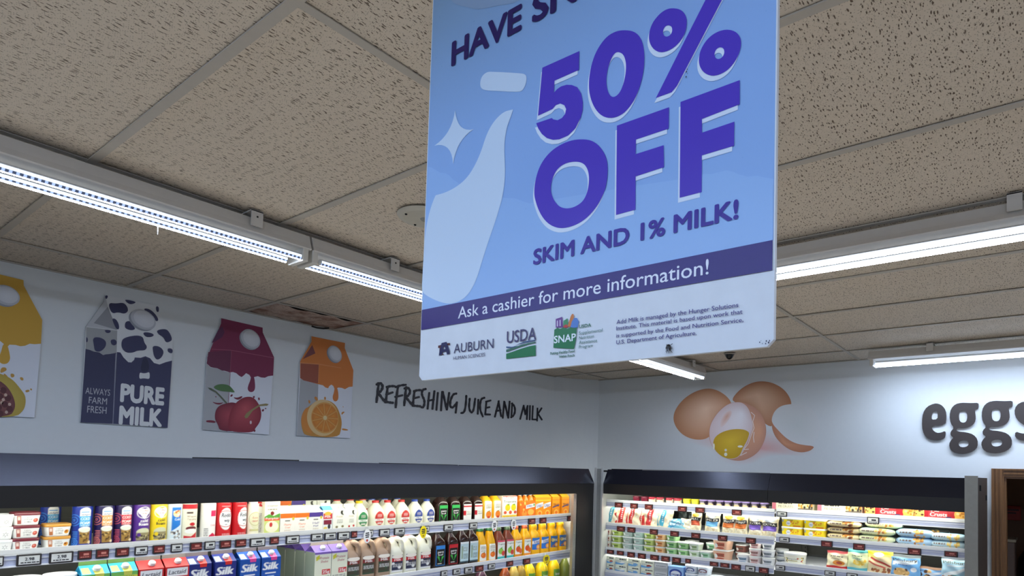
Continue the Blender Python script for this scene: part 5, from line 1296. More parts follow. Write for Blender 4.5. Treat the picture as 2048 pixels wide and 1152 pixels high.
def delight(bg, acc, band):
    cv = Canvas(.10, .175, bg)
    for k in range(5): cv.ring(.13, .66 - .0 * k, .03 + .05 * k, .055 + .05 * k, acc) if k % 2 == 0 else None
    for k in range(3): cv.ring(.12, .1, .04 + .06 * k, .07 + .06 * k, acc)
    for k in range(5): cv.rect(.08 + .03 * (k % 2), .2 + .04 * k, .3, .215 + .04 * k, acc)
    cv.rect(.34, .76, .72, .9, W_).ell(.53, .88, .19, .1, W_).text('delight', .38, .78, .69, .82, (40, 60, 130), .02, .15).rect(.38, .85, .66, .88, (120, 170, 220))
    cv.rect(.34, .5, .72, .76, band).text('COLD', .38, .66, .68, .73, W_, .03).text('FOAM', .37, .55, .69, .62, W_, .03).lines(.38, .51, .68, .54, 1, W_)
    cv.rect(.36, .06, .70, .42, (150, 116, 60)).poly([(.34, .42), (.38, .06), (.68, .06), (.72, .42)], (164, 128, 64)).spots(.4, .08, .66, .32, 20, .03, [(110, 74, 40), (206, 176, 110), (60, 40, 24)])
    cv.ell(.53, .42, .21, .075, (238, 240, 232)).ell(.53, .40, .2, .05, (226, 228, 216)).ell(.70, .09, .06, .04, (238, 220, 180))
    return cv
def mate(bg, fg):
    cv = Canvas(.10, .175, bg)
    cv.ell(.44, .83, .14, .085, W_).ell(.62, .83, .14, .085, W_).poly([(.31, .81), (.53, .62), (.75, .81)], W_).ring(.53, .8, .25, .28, W_)
    cv.text('Coffee', .38, .83, .68, .88, RD, .01, .2).text('mate', .44, .76, .62, .80, RD, .01, .2)
    cv.text('cold', .40, .54, .68, .62, fg, .04).text('foam', .34, .45, .70, .53, fg, .04)
    cv.ell(.53, .26, .27, .12, (206, 208, 176)).rect(.26, .05, .80, .26, (150, 140, 104)).spots(.28, .04, .78, .18, 24, .04, [(90, 76, 56), (190, 180, 140), (60, 50, 40)]).ell(.36, .2, .07, .05, bg)
    return cv
foams = [(delight((26, 52, 150), (70, 150, 236), (70, 168, 226)), (22, 40, 120), 'royal blue'), (delight((34, 28, 84), (232, 130, 110), (232, 150, 70)), (30, 26, 78), 'navy and orange banded'),
         (delight((38, 26, 80), (216, 90, 110), (206, 44, 60)), (34, 24, 74), 'navy and red banded'), (mate((84, 44, 140), W_), (80, 42, 132), 'purple heart-marked'), (mate((236, 206, 30), K_), (226, 196, 30), 'yellow heart-marked')]
for (cvx, bg, nm), u in zip(foams, (-4.4061, -4.326, -4.2535, -4.1849, -4.1146)):
    kf = kind('cold_foam_can', 'can', can(.036, .20, cvx, bg, bg))
    place(kf, 'A', u, Z1, nm + ' cold foam can on the upper shelf of the long case', 'cold foam cans')
    if nm == 'royal blue': kb = kf
place(kb, 'A', -4.4745, Z1, 'shadowed royal blue foam can standing behind the peach cottage cheese tubs', 'cold foam cans', .17)
def tall_can(bg, paint, nm, u, r=.034, h=.20, capc=(236, 236, 236)):
    cv = Canvas(.10, h * .87, bg); paint(cv)
    place(kind('whipped_topping_can', 'can', can(r, h, cv, bg, capc)), 'A', u, Z1, nm, 'whipped topping cans')
tall_can((214, 228, 240), lambda c: c.poly([(.3, .25), (.72, .42), (.72, .92), (.3, .92)], (40, 120, 206)).ell(.52, .74, .17, .10, (240, 214, 170)).spots(.38, .66, .66, .82, 12, .04, [(240, 240, 240), (220, 110, 60), (246, 200, 90)]).text('Cold', .42, .55, .66, .61, W_, .02).spots(.3, .04, .7, .25, 18, .05, [(150, 150, 150), (90, 80, 80), (230, 230, 230)]), 'light blue and white topping can beside the yellow foam can', -4.0481, .032)
tall_can((232, 228, 206), lambda c: c.rect(.1, .86, .9, 1, RD).rect(.3, .72, .56, .78, (90, 74, 70)).text('Whipped', .32, .62, .72, .67, (120, 70, 60), .01).text('Topping', .32, .54, .72, .59, (120, 70, 60), .01).ell(.55, .42, .12, .05, RD).ell(.52, .3, .24, .06, (110, 40, 44)).ell(.52, .22, .28, .07, (240, 240, 236)).poly([(.2, .0), (.8, .0), (.8, .2), (.5, .07), (.2, .1)], RD), 'cream whipped topping can with red cap band, long case upper shelf', -3.9823, .035, .20, (190, 30, 44))
tall_can((238, 238, 236), lambda c: c.rect(.5, .62, .8, .80, (226, 40, 96)).lines(.22, .05, .4, .3, 5, (80, 80, 84)).text('Cream', .5, .34, .74, .39, (206, 70, 90), .01).poly([(.4, .0), (.8, .0), (.8, .06), (.6, .14), (.45, .06)], (214, 36, 80)), 'plain white whipped cream can with a pink patch', -3.8946)
def reddi(c, sh=0):
    c.ell(.5 + sh, .53, .29, .33, (236, 238, 238)).ring(.5 + sh, .53, .40, .43, (200, 40, 50)).text('Reddi', .30 + sh, .58, .72 + sh, .70, (30, 36, 76), .03, .15).text('wip', .42 + sh, .44, .66 + sh, .53, (30, 36, 76), .03, .15)
    c.lines(.34, .05, .70, .1, 2, (240, 220, 220)).rect(.3, .90, .7, .915, (240, 200, 200)).ell(.5 + sh, .36, .06, .01, (120, 120, 140))
tall_can((198, 26, 36), lambda c: reddi(c), 'red whipped cream can with round white badge, nearer the pink-patched can', -3.821, .036, .20, (198, 26, 36))
tall_can((198, 26, 36), lambda c: reddi(c, .12), 'red whipped cream can with badge turned aside, nearer the creamer box', -3.7446, .036, .20, (236, 236, 236))
tall_can((236, 234, 214), lambda c: c.ell(.52, .5, .3, .3, (226, 224, 190)).ring(.52, .55, .34, .37, (190, 186, 120)).text('Extra', .36, .56, .68, .62, (190, 60, 50), .01).text('CREAMY', .33, .44, .72, .50, (190, 50, 44), .02).rect(.2, .12, .8, .2, (210, 206, 150)), 'slim cream coloured whipped cream can beside the red cans', -3.6757, .029, .178)
# small gable cartons
def carton(nm, cat, w, d, h, gh, bg, paint, top, cap=None, fin=None, flag=None, side=None, step=.0026):
    cv = Canvas(w, h, bg, step); paint(cv)
    return kind(nm, cat, gable_carton(w, d, h, gh, cv, side or bg, top, cap, fin, .015, flag))
kc = carton('creamer_carton', 'carton', .082, .082, .175, .03, (238, 236, 216), lambda c: c.text('creamer', .14, .84, .86, .90, (90, 90, 80), .01).lines(.2, .74, .8, .8, 1, (120, 116, 100)).rect(0, .42, 1, .54, (226, 92, 50)).poly([(0, .54), (.3, .62), (.6, .56), (1, .64), (1, .5), (0, .5)], (90, 160, 60)).ell(.5, .64, .12, .06, (130, 40, 40)).text('Pumpkin', .1, .46, .9, .52, W_, .01).rect(0, 0, 1, .42, (206, 216, 130)).ell(.5, .24, .42, .17, (244, 240, 214)).ell(.44, .3, .1, .07, (200, 50, 50)).ell(.5, .14, .3, .05, (240, 236, 210)), (236, 234, 214), None)
place(kc, 'A', -3.5866, Z1, 'tall cream creamer carton with orange and green bands', 'creamer cartons')
km = carton('creamer_carton', 'carton', .058, .058, .165, .025, (232, 230, 224), lambda c: c.poly([(.0, .84), (.5, 1), (1, .84), (.5, .9)], RD).lines(.1, .1, .9, .7, 14, (130, 110, 110)), (206, 60, 60), None)
place(km, 'A', -3.6378, Z1, 'narrow white carton with a red gable behind the cream creamer carton', 'creamer cartons', .03)
def cream_carton(nm, stripe, t1, t2, seed):
    return carton('cream_carton', 'carton', .083, .083, .108, .022, (240, 238, 230), lambda c: c.rect(0, .76, 1, 1, stripe).rect(0, 0, 1, .07, stripe).ell(.86, .72, .08, .08, (206, 190, 60)).rect(.32, .60, .66, .65, (70, 66, 60)).text(t1, .28, .40, .74, .50, stripe, .01).text(t2, .34, .26, .68, .34, stripe, .01).lines(.3, .12, .7, .2, 2, (170, 150, 130), seed), (238, 236, 230), None, (244, 242, 236))
ko = cream_carton('o', (232, 112, 34), 'Heavy', 'Cream', 1); kh = cream_carton('h', (78, 58, 140), 'Half', 'Half', 2)
place(ko, 'A', -3.4993, Z1, 'orange banded cream pint next to the pumpkin creamer carton', 'cream pints')
place(ko, 'A', -3.4159, Z1, 'orange banded cream pint next to the purple banded one', 'cream pints')
place(kh, 'A', -3.3336, Z1, 'purple banded half and half pint carton', 'cream pints')
for k, (u, kk, lb) in enumerate(((-3.5731, ko, 'orange topped pint behind the cream creamer carton'), (-3.4595, ko, 'orange topped pint in the back row behind two orange pints'), (-3.3729, kh, 'purple topped pint in the back row behind the half and half'))):
    place(kk, 'A', u, Z1 + .062, lb, 'cream pints', .12)
    place(kk, 'A', u, Z1 - .0, lb.replace('topped', 'banded lower'), 'cream pints', .21)
kd = carton('milk_carton', 'carton', .060, .06, .118, .022, (226, 232, 236), lambda c: c.rect(.06, .56, .94, .84, (196, 36, 44)).ell(.5, .82, .34, .09, (240, 180, 70)).text('Milk', .2, .62, .8, .74, W_, .02).rect(.1, .3, .9, .52, (130, 36, 60)).ell(.66, .2, .14, .12, (50, 50, 60)).ell(.3, .12, .2, .08, (226, 200, 110)), (120, 200, 230), None, (238, 240, 240))
place(kd, 'A', -3.2611, Z1, 'small half pint carton with red shield beside the half and half', 'milk cartons')
def plain_bottle(w, h, dot):
    cv = Canvas(w, h * .8, (238, 238, 228))
    cv.text('Fresh', .26, .64, .7, .74, (180, 160, 110), .01, .2).lines(.3, .36, .72, .56, 3, (150, 150, 140)).ell(.74, .9, .2, .14, (60, 60, 50)).ell(.86, .9, .16, .14, (238, 238, 228))
    cv.ell(.3, .16, .09, .06, dot).ell(.72, .18, .09, .06, dot)
    return kind('milk_carton', 'carton', gable_carton(w, w, h * .8, h * .14, cv, (236, 236, 226), (236, 236, 228), CAPW, (240, 238, 232), .010))
place(plain_bottle(.088, .14, (130, 120, 80)), 'A', -3.184, Z1, 'white creamy milk carton with olive dots, wider of two', 'milk cartons')
place(plain_bottle(.068, .14, (196, 44, 40)), 'A', -3.1065, Z1, 'white milk carton with red dots, narrower of two', 'milk cartons')
for u in (-3.2813, -3.1922):
    place(plain_bottle(.085, .14, (200, 120, 110)), 'A', u, Z1 + .05, 'plain white carton top in the back row, %s the cream pints' % ('nearer' if u < -3.2 else 'farther from'), 'milk cartons', .16)
# quart milk jugs with an oval label
def quart(lab, cap):
    cv = Canvas(.06, .085, (238, 236, 214))
    cv.ell(.5, .5, .40, .49, lab).rect(0, .30, 1, .46, (238, 238, 232)).text('MILK', .28, .33, .72, .42, lab, .02).lines(.3, .58, .7, .8, 3, (240, 226, 220)).rect(.3, .1, .7, .2, (226, 220, 214))
    p = [(0, .044, .044, 3), (.008, .049, .049, 3), (.075, .051, .051, 3), (.10, .047, .047, 2.6), (.125, .034, .034, 2.2), (.142, .0205, .0205, 2), (.150, .019, .019, 2)]
    return kind('milk_jug', 'jug', bottle(p, PL('milk_white', (236, 234, 214), .38), cap, .148, .021, .015, [(.012, .098, .66, cv)]))
qr, qb_, qg = quart((200, 50, 44), PL('cap_red', (196, 40, 40))), quart((44, 70, 150), PL('cap_blue', (40, 70, 160))), quart((40, 130, 74), PL('cap_yellow', (240, 206, 30)))
row = [(qg, -3.0243, 'green oval labelled milk jug with yellow cap'), (qr, -2.908, 'red oval labelled milk jug next to the green labelled one'), (qr, -2.8191, 'red oval labelled milk jug between two other red labelled jugs'), (qr, -2.7105, 'red oval labelled milk jug touching the blue labelled jugs'),
       (qb_, -2.6037, 'blue oval labelled milk jug touching the red labelled jugs'), (qb_, -2.5029, 'blue oval labelled milk jug beside the black tea bottles')]
for kk, u, lb in row:
    place(kk, 'A', u, Z1, lb, 'quart milk jugs')
for k, (kk, u) in enumerate(((qr, -3.103), (qr, -3.0102), (qr, -2.9211), (qb_, -2.8547), (qb_, -2.7557), (qb_, -2.6568))):
    place(kk, 'A', u, Z1 + .012, 'milk jug in the row behind, %s of three with %s caps' % (ORD[k % 3], 'red' if k < 3 else 'blue'), 'quart milk jugs', .115)
# dark tea bottles
TEA = PL('tea_dark', (44, 24, 20), .12)
def tea(lab, top, w=.088, h=.235, cap=(36, 32, 32), style=0):
    cv = Canvas(w * .8, h * .5, lab)
    if style == 0:
        cv.rect(.05, .03, .95, .97, top).rect(.09, .05, .91, .95, (24, 26, 26)).rect(.09, .80, .91, .95, top).text('pure', .22, .62, .78, .72, W_, .02).text('leaf', .26, .50, .74, .58, W_, .02)
        cv.poly([(.5, .18), (.15, .46), (.35, .48)], (70, 170, 70)).poly([(.5, .18), (.85, .48), (.6, .44)], (60, 190, 80)).rect(.2, .1, .6, .14, (200, 200, 190))
    elif style == 1:
        cv.rect(0, .82, 1, .9, RD).text('PEACE', .4, .5, .9, .6, (160, 150, 110), .0).rect(0, .36, .3, .62, RD).poly([(0, .0), (1, .0), (1, .16), (.5, .3), (0, .2)], RD).poly([(0, .1), (1, .06), (1, .24), (.5, .34), (0, .26)], (236, 236, 236)).lines(.45, .4, .9, .48, 2, (120, 120, 110))
    else:
        cv.rect(0, 0, 1, .08, (60, 80, 90)).text('GOLD', .3, .55, .8, .72, (110, 110, 90), .0).rect(.12, .2, .3, .8, (150, 170, 150)).lines(.35, .2, .9, .45, 4, (90, 110, 110)).rect(0, .9, 1, 1, (240, 246, 246))
    p = [(0, w * .46, w * .46, 5), (.006, w * .5, w * .5, 6), (h * .62, w * .5, w * .5, 6), (h * .70, w * .47, w * .47, 4), (h * .80, w * .30, w * .30, 2.4), (h * .87, w * .19, w * .19, 2), (h * .9, w * .18, w * .18, 2)]
    return kind('tea_bottle', 'bottle', bottle(p, TEA, PL('cap_%d_%d_%d' % cap, cap), h * .88, w * .21, h * .1, [(h * .07, h * .60, .66, cv)]))
tg, tr_ = tea((24, 26, 26), (60, 180, 90)), tea((236, 236, 230), RD, style=1)
place(tg, 'A', -2.3916, Z1 - .02, 'green labelled black tea bottle beside the blue labelled milk jugs', 'tea bottles')
place(tg, 'A', -2.2799, Z1 - .02, 'green labelled black tea bottle beside the red and white labelled ones', 'tea bottles')
place(tr_, 'A', -2.1685, Z1 - .02, 'red and white labelled tea bottle beside the green labelled ones', 'tea bottles')
place(tr_, 'A', -2.0601, Z1 - .02, 'red and white labelled tea bottle beside the orange juice cartons', 'tea bottles')
# orange juice
OJ = PL('orange_juice', (244, 182, 26), .2)
def oj(h=.185, w=.094):
    cv = Canvas(.05, h * .7, (240, 238, 226))
    cv.ell(.55, .25, .36, .2, (236, 130, 30)).poly([(.3, .4), (.9, .52), (.6, .42)], (70, 140, 50)).lines(.2, .6, .9, .85, 4, (120, 110, 80)).ell(.55, .1, .2, .06, (200, 60, 40))
    p = [(0, w * .46, w * .46, 5), (.006, w * .5, w * .5, 5), (h * .7, w * .5, w * .5, 5), (h * .86, w * .36, w * .36, 3), (h * .96, w * .2, w * .2, 2), (h, w * .2, w * .2, 2)]
    return kind('juice_bottle', 'bottle', bottle(p, OJ, PL('cap_green', (40, 96, 50)), h * .99, w * .23, .018, [(.006, h * .74, .5, cv)]))
ko1 = oj()
place(ko1, 'A', -1.963, Z1, 'yellow orange juice bottle on the upper shelf beside the tea', 'orange juice bottles')
place(ko1, 'A', -1.8653, Z1, 'yellow orange juice bottle on the upper shelf beside the lemon juice pack', 'orange juice bottles')
cv = Canvas(.16, .17, (240, 240, 230)); cv.text('Tropicana', .08, .70, .92, .80, (50, 80, 60), .02).text('Tropic', .2, .9, .8, .96, (200, 60, 50), .02).rect(0, .96, 1, 1, (200, 50, 40)).ell(.36, .48, .17, .16, (244, 210, 30)).ell(.76, .48, .17, .16, (244, 210, 30)).poly([(.3, .6), (.5, .66), (.4, .56)], (70, 150, 60)).poly([(.7, .6), (.9, .66), (.8, .56)], (70, 150, 60)).rect(0, .0, 1, .14, (244, 206, 40)).ell(.2, .26, .1, .07, (226, 90, 50)).ell(.55, .26, .1, .08, (226, 90, 50)).ell(.88, .26, .1, .07, (220, 80, 60)).lines(.1, .03, .9, .1, 2, (160, 120, 30))
place(kind('juice_pack', 'box', box_pack(.165, .09, .172, cv, (236, 232, 220))), 'A', -1.7327, Z1, 'white juice box pack printed with two lemons', 'juice packs')
ORG = PL('orange_drink', (246, 132, 20), .2)
def sunny(lab, word, h=.205, w=.098, lab2=(240, 190, 30), bodym=OJ):
    cv = Canvas(w * .95, h * .34, lab)
    cv.poly([(.0, .46), (1, .58), (1, .86), (0, .72)], W_ if word == 'SUNNY' else (40, 76, 130)).text(word, .14, .52, .86, .74, (40, 60, 150) if word == 'SUNNY' else (244, 240, 220), .03, .1)
    cv.ell(.66, .22, .24, .2, (244, 150, 60)).ell(.66, .22, .15, .12, (250, 200, 120)).poly([(.1, .1), (.4, .3), (.3, .05)], (60, 110, 200) if word == 'SUNNY' else (200, 110, 40))
    if word != 'SUNNY': cv.ring(.2, .64, .07, .13, (240, 200, 40))
    p = [(0, w * .44, w * .44, 3), (.008, w * .5, w * .5, 3), (h * .10, w * .5, w * .5, 3), (h * .14, w * .485, w * .485, 3), (h * .52, w * .485, w * .485, 3), (h * .56, w * .49, w * .49, 2.4), (h * .66, w * .42, w * .42, 2), (h * .72, w * .30, w * .30, 2), (h * .78, w * .31, w * .31, 2), (h * .86, w * .32, w * .32, 2), (h * .92, w * .24, w * .24, 2), (h * .95, w * .19, w * .19, 2)]
    return kind('juice_jug', 'jug', bottle(p, bodym, PL('cap_yellow2', (240, 190, 30)), h * .93, w * .21, h * .08, [(h * .16, h * .51, .9, cv)]))
# six small orange bottles in one shrink wrapped pack
mb = MB(); cv = Canvas(.185, .125, (246, 120, 24)); cv.poly([(.4, .5), (.98, .62), (.98, .86), (.4, .74)], W_).text('SUNNY', .44, .6, .84, .76, (40, 60, 150), .03, .1).ell(.72, .28, .2, .2, (250, 190, 80)).ell(.3, .2, .16, .2, (250, 160, 60)).ell(.92, .75, .05, .09, (70, 160, 60)).spots(.05, .3, .35, .9, 10, .05, [(250, 190, 90), (240, 90, 20)])
mb.bevel_box((-.094, 0, 0), (.094, .12, .13), .01, ORG)
prs = [('shrink_wrap', mb), ('printed_face', face(cv, .182, .006, .124, -.0008))]
for x in (-.062, 0, .062):
    for y in (.032, .09):
        b = MB(); b.loft([(.128, .028, .028, x, y, 2), (.15, .024, .024, x, y, 2), (.168, .013, .013, x, y, 2), (.172, .013, .013, x, y, 2)], ORG, 14)
        c = MB(); c.loft([(.172, .015, .015, x, y, 2), (.186, .015, .015, x, y, 2)], CAPW, 14)
        prs += [('bottle_neck', b), ('cap', c)]
place(kind('bottle_pack', 'pack', prs), 'A', -1.5263, Z1, 'shrink wrapped six pack of small orange drinks with white caps', 'juice packs')
def org_box(word, c2):
    cv = Canvas(.098, .165, (246, 150, 26)); cv.poly([(.05, .42), (.95, .56), (.95, .76), (.05, .66)], W_ if word == 'SUNNY' else (246, 150, 26)).text(word, .12, .5, .9, .66, (40, 60, 150) if word == 'SUNNY' else (60, 50, 30), .03, .1).ell(.55, .22, .3, .14, (250, 196, 90)).ell(.55, .22, .18, .08, (246, 130, 40)).rect(0, .82, 1, .86, c2)
    if word != 'SUNNY': cv.poly([(.05, .44), (.95, .56), (.95, .62), (.05, .5)], (60, 60, 130))
    return kind('juice_carton', 'carton', gable_carton(.098, .098, .165, .03, cv, (244, 160, 30), (248, 190, 40), None, (246, 180, 40)))
for kk, u, lb in ((org_box('SUNNY', (250, 200, 60)), -1.3801, 'orange drink carton with white slanted band touching the six pack'), (org_box('SUNNY', (250, 200, 60)), -1.2812, 'orange drink carton with white slanted band, second from the six pack'),
                  (org_box('TRNG', (250, 120, 30)), -1.1656, 'orange drink carton with dark band, third from the six pack'), (org_box('TRNG', (250, 120, 30)), -1.0358, 'orange drink carton with dark band, fourth from the six pack')):
    place(kk, 'A', u, Z1 - .012, lb, 'orange drink cartons')
place(org_box('SUNNY', (240, 90, 30)), 'A', -0.9334, Z1 - .012, 'deep orange carton squeezed in at the shelf end by the steel trim', 'orange drink cartons', .03)

# --- long case, second shelf -----------------------------------------------
def dip(lab, bg):
    cv = Canvas(.11, .07, bg); cv.rect(.2, .2, .8, .7, lab).text('cream', .25, .35, .75, .55, W_, .02)
    return kind('sour_cream_tub', 'tub', tub(.118, .118, .20, cv, (240, 240, 238), (244, 244, 244), 2, 1.2, .84, .014))
for kk, u, lb in ((dip((70, 70, 76), W_), -4.712, 'white lidded tub cut by the frame edge on the second shelf'), (dip((130, 50, 60), W_), -4.5837, 'white lidded tub with brown label, second shelf'), (dip((40, 120, 180), (90, 170, 210)), -4.4651, 'white lidded blue tub beside the green ridged cartons, second shelf')):
    place(kk, 'A', u, Z2 - .0, lb, 'big dairy tubs')
def half_gal(bg, paint, top, cap=CAPW, fin=(120, 116, 112), flag=None, side=None):
    return carton('half_gallon_carton', 'carton', .102, .102, .19, .035, bg, paint, top, cap, fin, flag, side)
kg = half_gal((40, 150, 200), lambda c: c.rect(0, .90, 1, 1, (120, 190, 90)).rect(0, .84, 1, .90, (226, 220, 80)).text('ORIGINAL', .1, .85, .9, .89, (60, 90, 60), .0).ell(.5, .6, .4, .16, (30, 110, 180)).text('Milk', .2, .55, .8, .66, W_, .02), (40, 160, 200), CAPW, (92, 128, 66), ((210, 210, 90), (226, 220, 120)))
place(kg, 'A', -4.3539, Z2, 'aqua half gallon carton with green ridge, next to the blue tub', 'half gallon cartons')
place(kg, 'A', -4.2475, Z2, 'aqua half gallon carton with green ridge, next to the red cartons', 'half gallon cartons')
kl = half_gal((206, 40, 40), lambda c: c.rect(.08, .76, .92, .96, W_).text('Lactaid', .14, .81, .86, .91, (44, 44, 60), .02, .2).ell(.5, .5, .44, .16, (160, 30, 40)).rect(.1, .1, .9, .3, W_), (204, 44, 44))
place(kl, 'A', -4.1414, Z2, 'red lactose free half gallon carton next to the aqua cartons', 'half gallon cartons')
place(kl, 'A', -4.0321, Z2, 'red lactose free half gallon carton next to the navy cartons', 'half gallon cartons')
def silk(bg, flag):
    return half_gal(bg, lambda c: c.text('Silk', .08, .66, .86, .86, W_, .05, .2).rect(.2, .55, .74, .58, W_).rect(.3, .46, .66, .49, (200, 220, 240)).ell(.55, .30, .3, .14, (230, 200, 160)).ell(.45, .25, .16, .1, (150, 90, 50)), bg, CAPW, (110, 100, 104), (flag, (170, 200, 230)))
for kk, u, lb in ((silk((34, 44, 120), (226, 50, 44)), -3.931, 'dark navy soy milk carton with red flag, next to the red cartons'), (silk((34, 48, 130), (226, 50, 44)), -3.812, 'dark navy soy milk carton with red flag, second from the red cartons'),
                  (silk((30, 84, 170), (236, 76, 150)), -3.6896, 'blue soy milk carton with pink flag, third from the red cartons'), (silk((30, 84, 170), (236, 76, 150)), -3.5787, 'blue soy milk carton with pink flag, fourth from the red cartons')):
    place(kk, 'A', u, Z2, lb, 'half gallon cartons')
kp = half_gal((226, 228, 206), lambda c: c.rect(0, .93, 1, 1, (130, 100, 180)).poly([(.08, .86), (.3, .92), (.3, .8), (.1, .74)], (206, 200, 60)).text('Protein', .3, .78, .85, .86, (170, 70, 80), .01, .2).text('Shake', .36, .68, .8, .75, (170, 70, 80), .01, .2).rect(.45, .33, .95, .48, (200, 50, 50)).text('25g', .5, .36, .9, .45, W_, .02).lines(.1, .05, .9, .3, 5, (120, 120, 130)), (130, 104, 182), CAPW, (150, 138, 128), None, (150, 160, 140))
place(kp, 'A', -3.2792, Z2, 'purple gabled carton next to the gap on the second shelf', 'purple gabled cartons')
place(kp, 'A', -3.1742, Z2, 'purple gabled carton next to the chocolate milk jugs', 'purple gabled cartons')
for k in range(4):
    place(kp, 'A', -3.2792 - .0 * k, Z2, 'purple gabled carton in shadow, %s one back from the front carton' % ORD[k], 'purple gabled cartons', .108 * (k + 1))
def jug_label(a, b, c):
    cv = Canvas(.075, .11, a); cv.rect(.0, .62, 1, .8, b).text('Milk', .2, .65, .8, .76, W_, .02).ell(.5, .9, .5, .12, (240, 232, 220)).rect(0, .0, 1, .1, c).spots(.1, .15, .9, .55, 9, .12, [c, (70, 60, 60), a]).lines(.1, .3, .9, .5, 3, (226, 226, 226))
    return cv
kch = kind('milk_jug', 'jug', handle_jug(.104, .255, PL('chocolate_milk', (176, 148, 124), .4), PL('cap_brown', (110, 44, 40)), jug_label((70, 66, 52), (130, 44, 40), (60, 80, 60)), (.03, .14)))
kwm = kind('milk_jug', 'jug', handle_jug(.104, .255, PL('milk_white', (236, 234, 214)), PL('cap_red', (150, 40, 40)), jug_label((44, 48, 74), (190, 40, 44), (226, 226, 226)), (.02, .125)))
for k, u in enumerate((-3.0777, -2.9734, -2.8609)):
    place(kch, 'A', u, Z2, 'tan chocolate milk jug with grip, ' + ['next to the purple gabled cartons', 'between two other tan jugs', 'next to the white jugs'][k], 'half gallon jugs')
for k, u in enumerate((-2.7604, -2.6517, -2.5318)):
    place(kwm, 'A', u, Z2, 'white milk jug with grip, ' + ['next to the tan jugs', 'between two other white jugs', 'next to the dark tea bottles'][k], 'half gallon jugs')
for kk, u, lb in ((tea((24, 26, 26), (60, 140, 220), .098, .265), -2.4066, 'blue topped label black tea bottle on the second shelf'), (tea((24, 26, 26), (206, 40, 50), .098, .265), -2.2889, 'red topped label black tea bottle on the second shelf'),
                  (tea((190, 214, 220), W_, .092, .275, (150, 160, 164), 2), -2.1854, 'pale labelled tea bottle with grey cap beside the red labelled one'), (tea((190, 214, 220), W_, .092, .275, (150, 160, 164), 2), -2.0928, 'pale labelled tea bottle with grey cap beside the orange juice')):
    place(kk, 'A', u, Z2, lb, 'tea bottles')
cv = Canvas(.062, .12, (240, 238, 226)); cv.lines(.15, .7, .85, .9, 3, (110, 100, 80)).text('simply', .18, .58, .82, .66, (90, 90, 80), .01).ell(.5, .34, .36, .17, (234, 112, 30)).poly([(.4, .5), (.8, .56), (.6, .47)], (70, 130, 60)).ell(.36, .36, .1, .07, (246, 150, 60))
w, h = .096, .25
kso = kind('juice_bottle', 'bottle', bottle([(0, w * .45, w * .45, 3), (.008, w * .5, w * .5, 3), (h * .45, w * .48, w * .48, 3), (h * .62, w * .42, w * .42, 2.6), (h * .78, w * .31, w * .31, 2), (h * .88, w * .27, w * .27, 2), (h * .92, w * .25, w * .25, 2)], OJ, PL('cap_green', (40, 96, 50)), h * .9, w * .29, h * .1, [(.012, h * .52, .62, cv)]))
for k, u in enumerate((-1.997, -1.9006)):
    place(kso, 'A', u, Z2, 'orange juice carafe with green cap, ' + ['next to the pale labelled tea', 'next to the brown juice bottles'][k], 'orange juice bottles')
def trop(body, cap, top, f1_, f2_, foot, nm):
    cv = Canvas(.078, .135, (238, 240, 232)); cv.rect(0, .9, 1, 1, top).text('Tropicana', .06, .76, .94, .84, (50, 90, 60), .01).ell(.4, .42, .3, .17, f1_).ell(.72, .3, .24, .14, f2_).poly([(.3, .58), (.6, .66), (.45, .52)], (80, 160, 70)).rect(0, 0, 1, .14, foot)
    w, h = .094, .245
    return kind('juice_bottle', 'bottle', bottle([(0, w * .45, w * .45, 4), (.008, w * .5, w * .5, 4), (h * .58, w * .5, w * .5, 4), (h * .68, w * .44, w * .44, 3), (h * .80, w * .30, w * .30, 2), (h * .88, w * .24, w * .24, 2), (h * .91, w * .22, w * .22, 2)], body, PL('cap_' + nm, cap), h * .89, w * .25, h * .1, [(.008, h * .60, .72, cv)]))
kt1 = trop(PL('brown_juice', (120, 58, 40), .2), (70, 90, 60), (214, 70, 96), (150, 200, 80), (216, 70, 60), (60, 180, 180), 'olive')
kt2 = trop(OJ, (190, 84, 40), (238, 150, 40), (228, 84, 30), (236, 110, 40), (240, 150, 40), 'rust')
for k, (kk, u, lb) in enumerate(((kt1, -1.8064, 'brown juice bottle with pink topped label beside the carafes'), (kt1, -1.7064, 'brown juice bottle with pink topped label beside the rust capped juice'), (kt2, -1.6117, 'orange fruit labelled juice bottle with rust cap, beside the brown juice'), (kt2, -1.5049, 'orange fruit labelled juice bottle with rust cap, beside the yellow jugs'))):
    place(kk, 'A', u, Z2, lb, 'fruit juice bottles')
ks1 = sunny((50, 120, 206), 'SUNNY', .27, .108); ks2 = sunny((60, 110, 170), 'TRNG', .27, .108)
for k, (kk, u, lb) in enumerate(((ks1, -1.3943, 'yellow jug with blue and white label next to the rust capped juice'), (ks1, -1.2769, 'yellow jug with blue and white label next to the dark labelled jugs'), (ks2, -1.1582, 'yellow jug with dark ring label next to the blue labelled jugs'), (ks2, -1.0386, 'yellow jug with dark ring label, second from the blue labelled jugs'))):
    place(kk, 'A', u, Z2, lb, 'yellow juice jugs')
place(sunny((240, 200, 110), 'SUNNY', .255, .10), 'A', -0.9293, Z2, 'yellow jug partly behind the steel end trim on the second shelf', 'yellow juice jugs', .05)
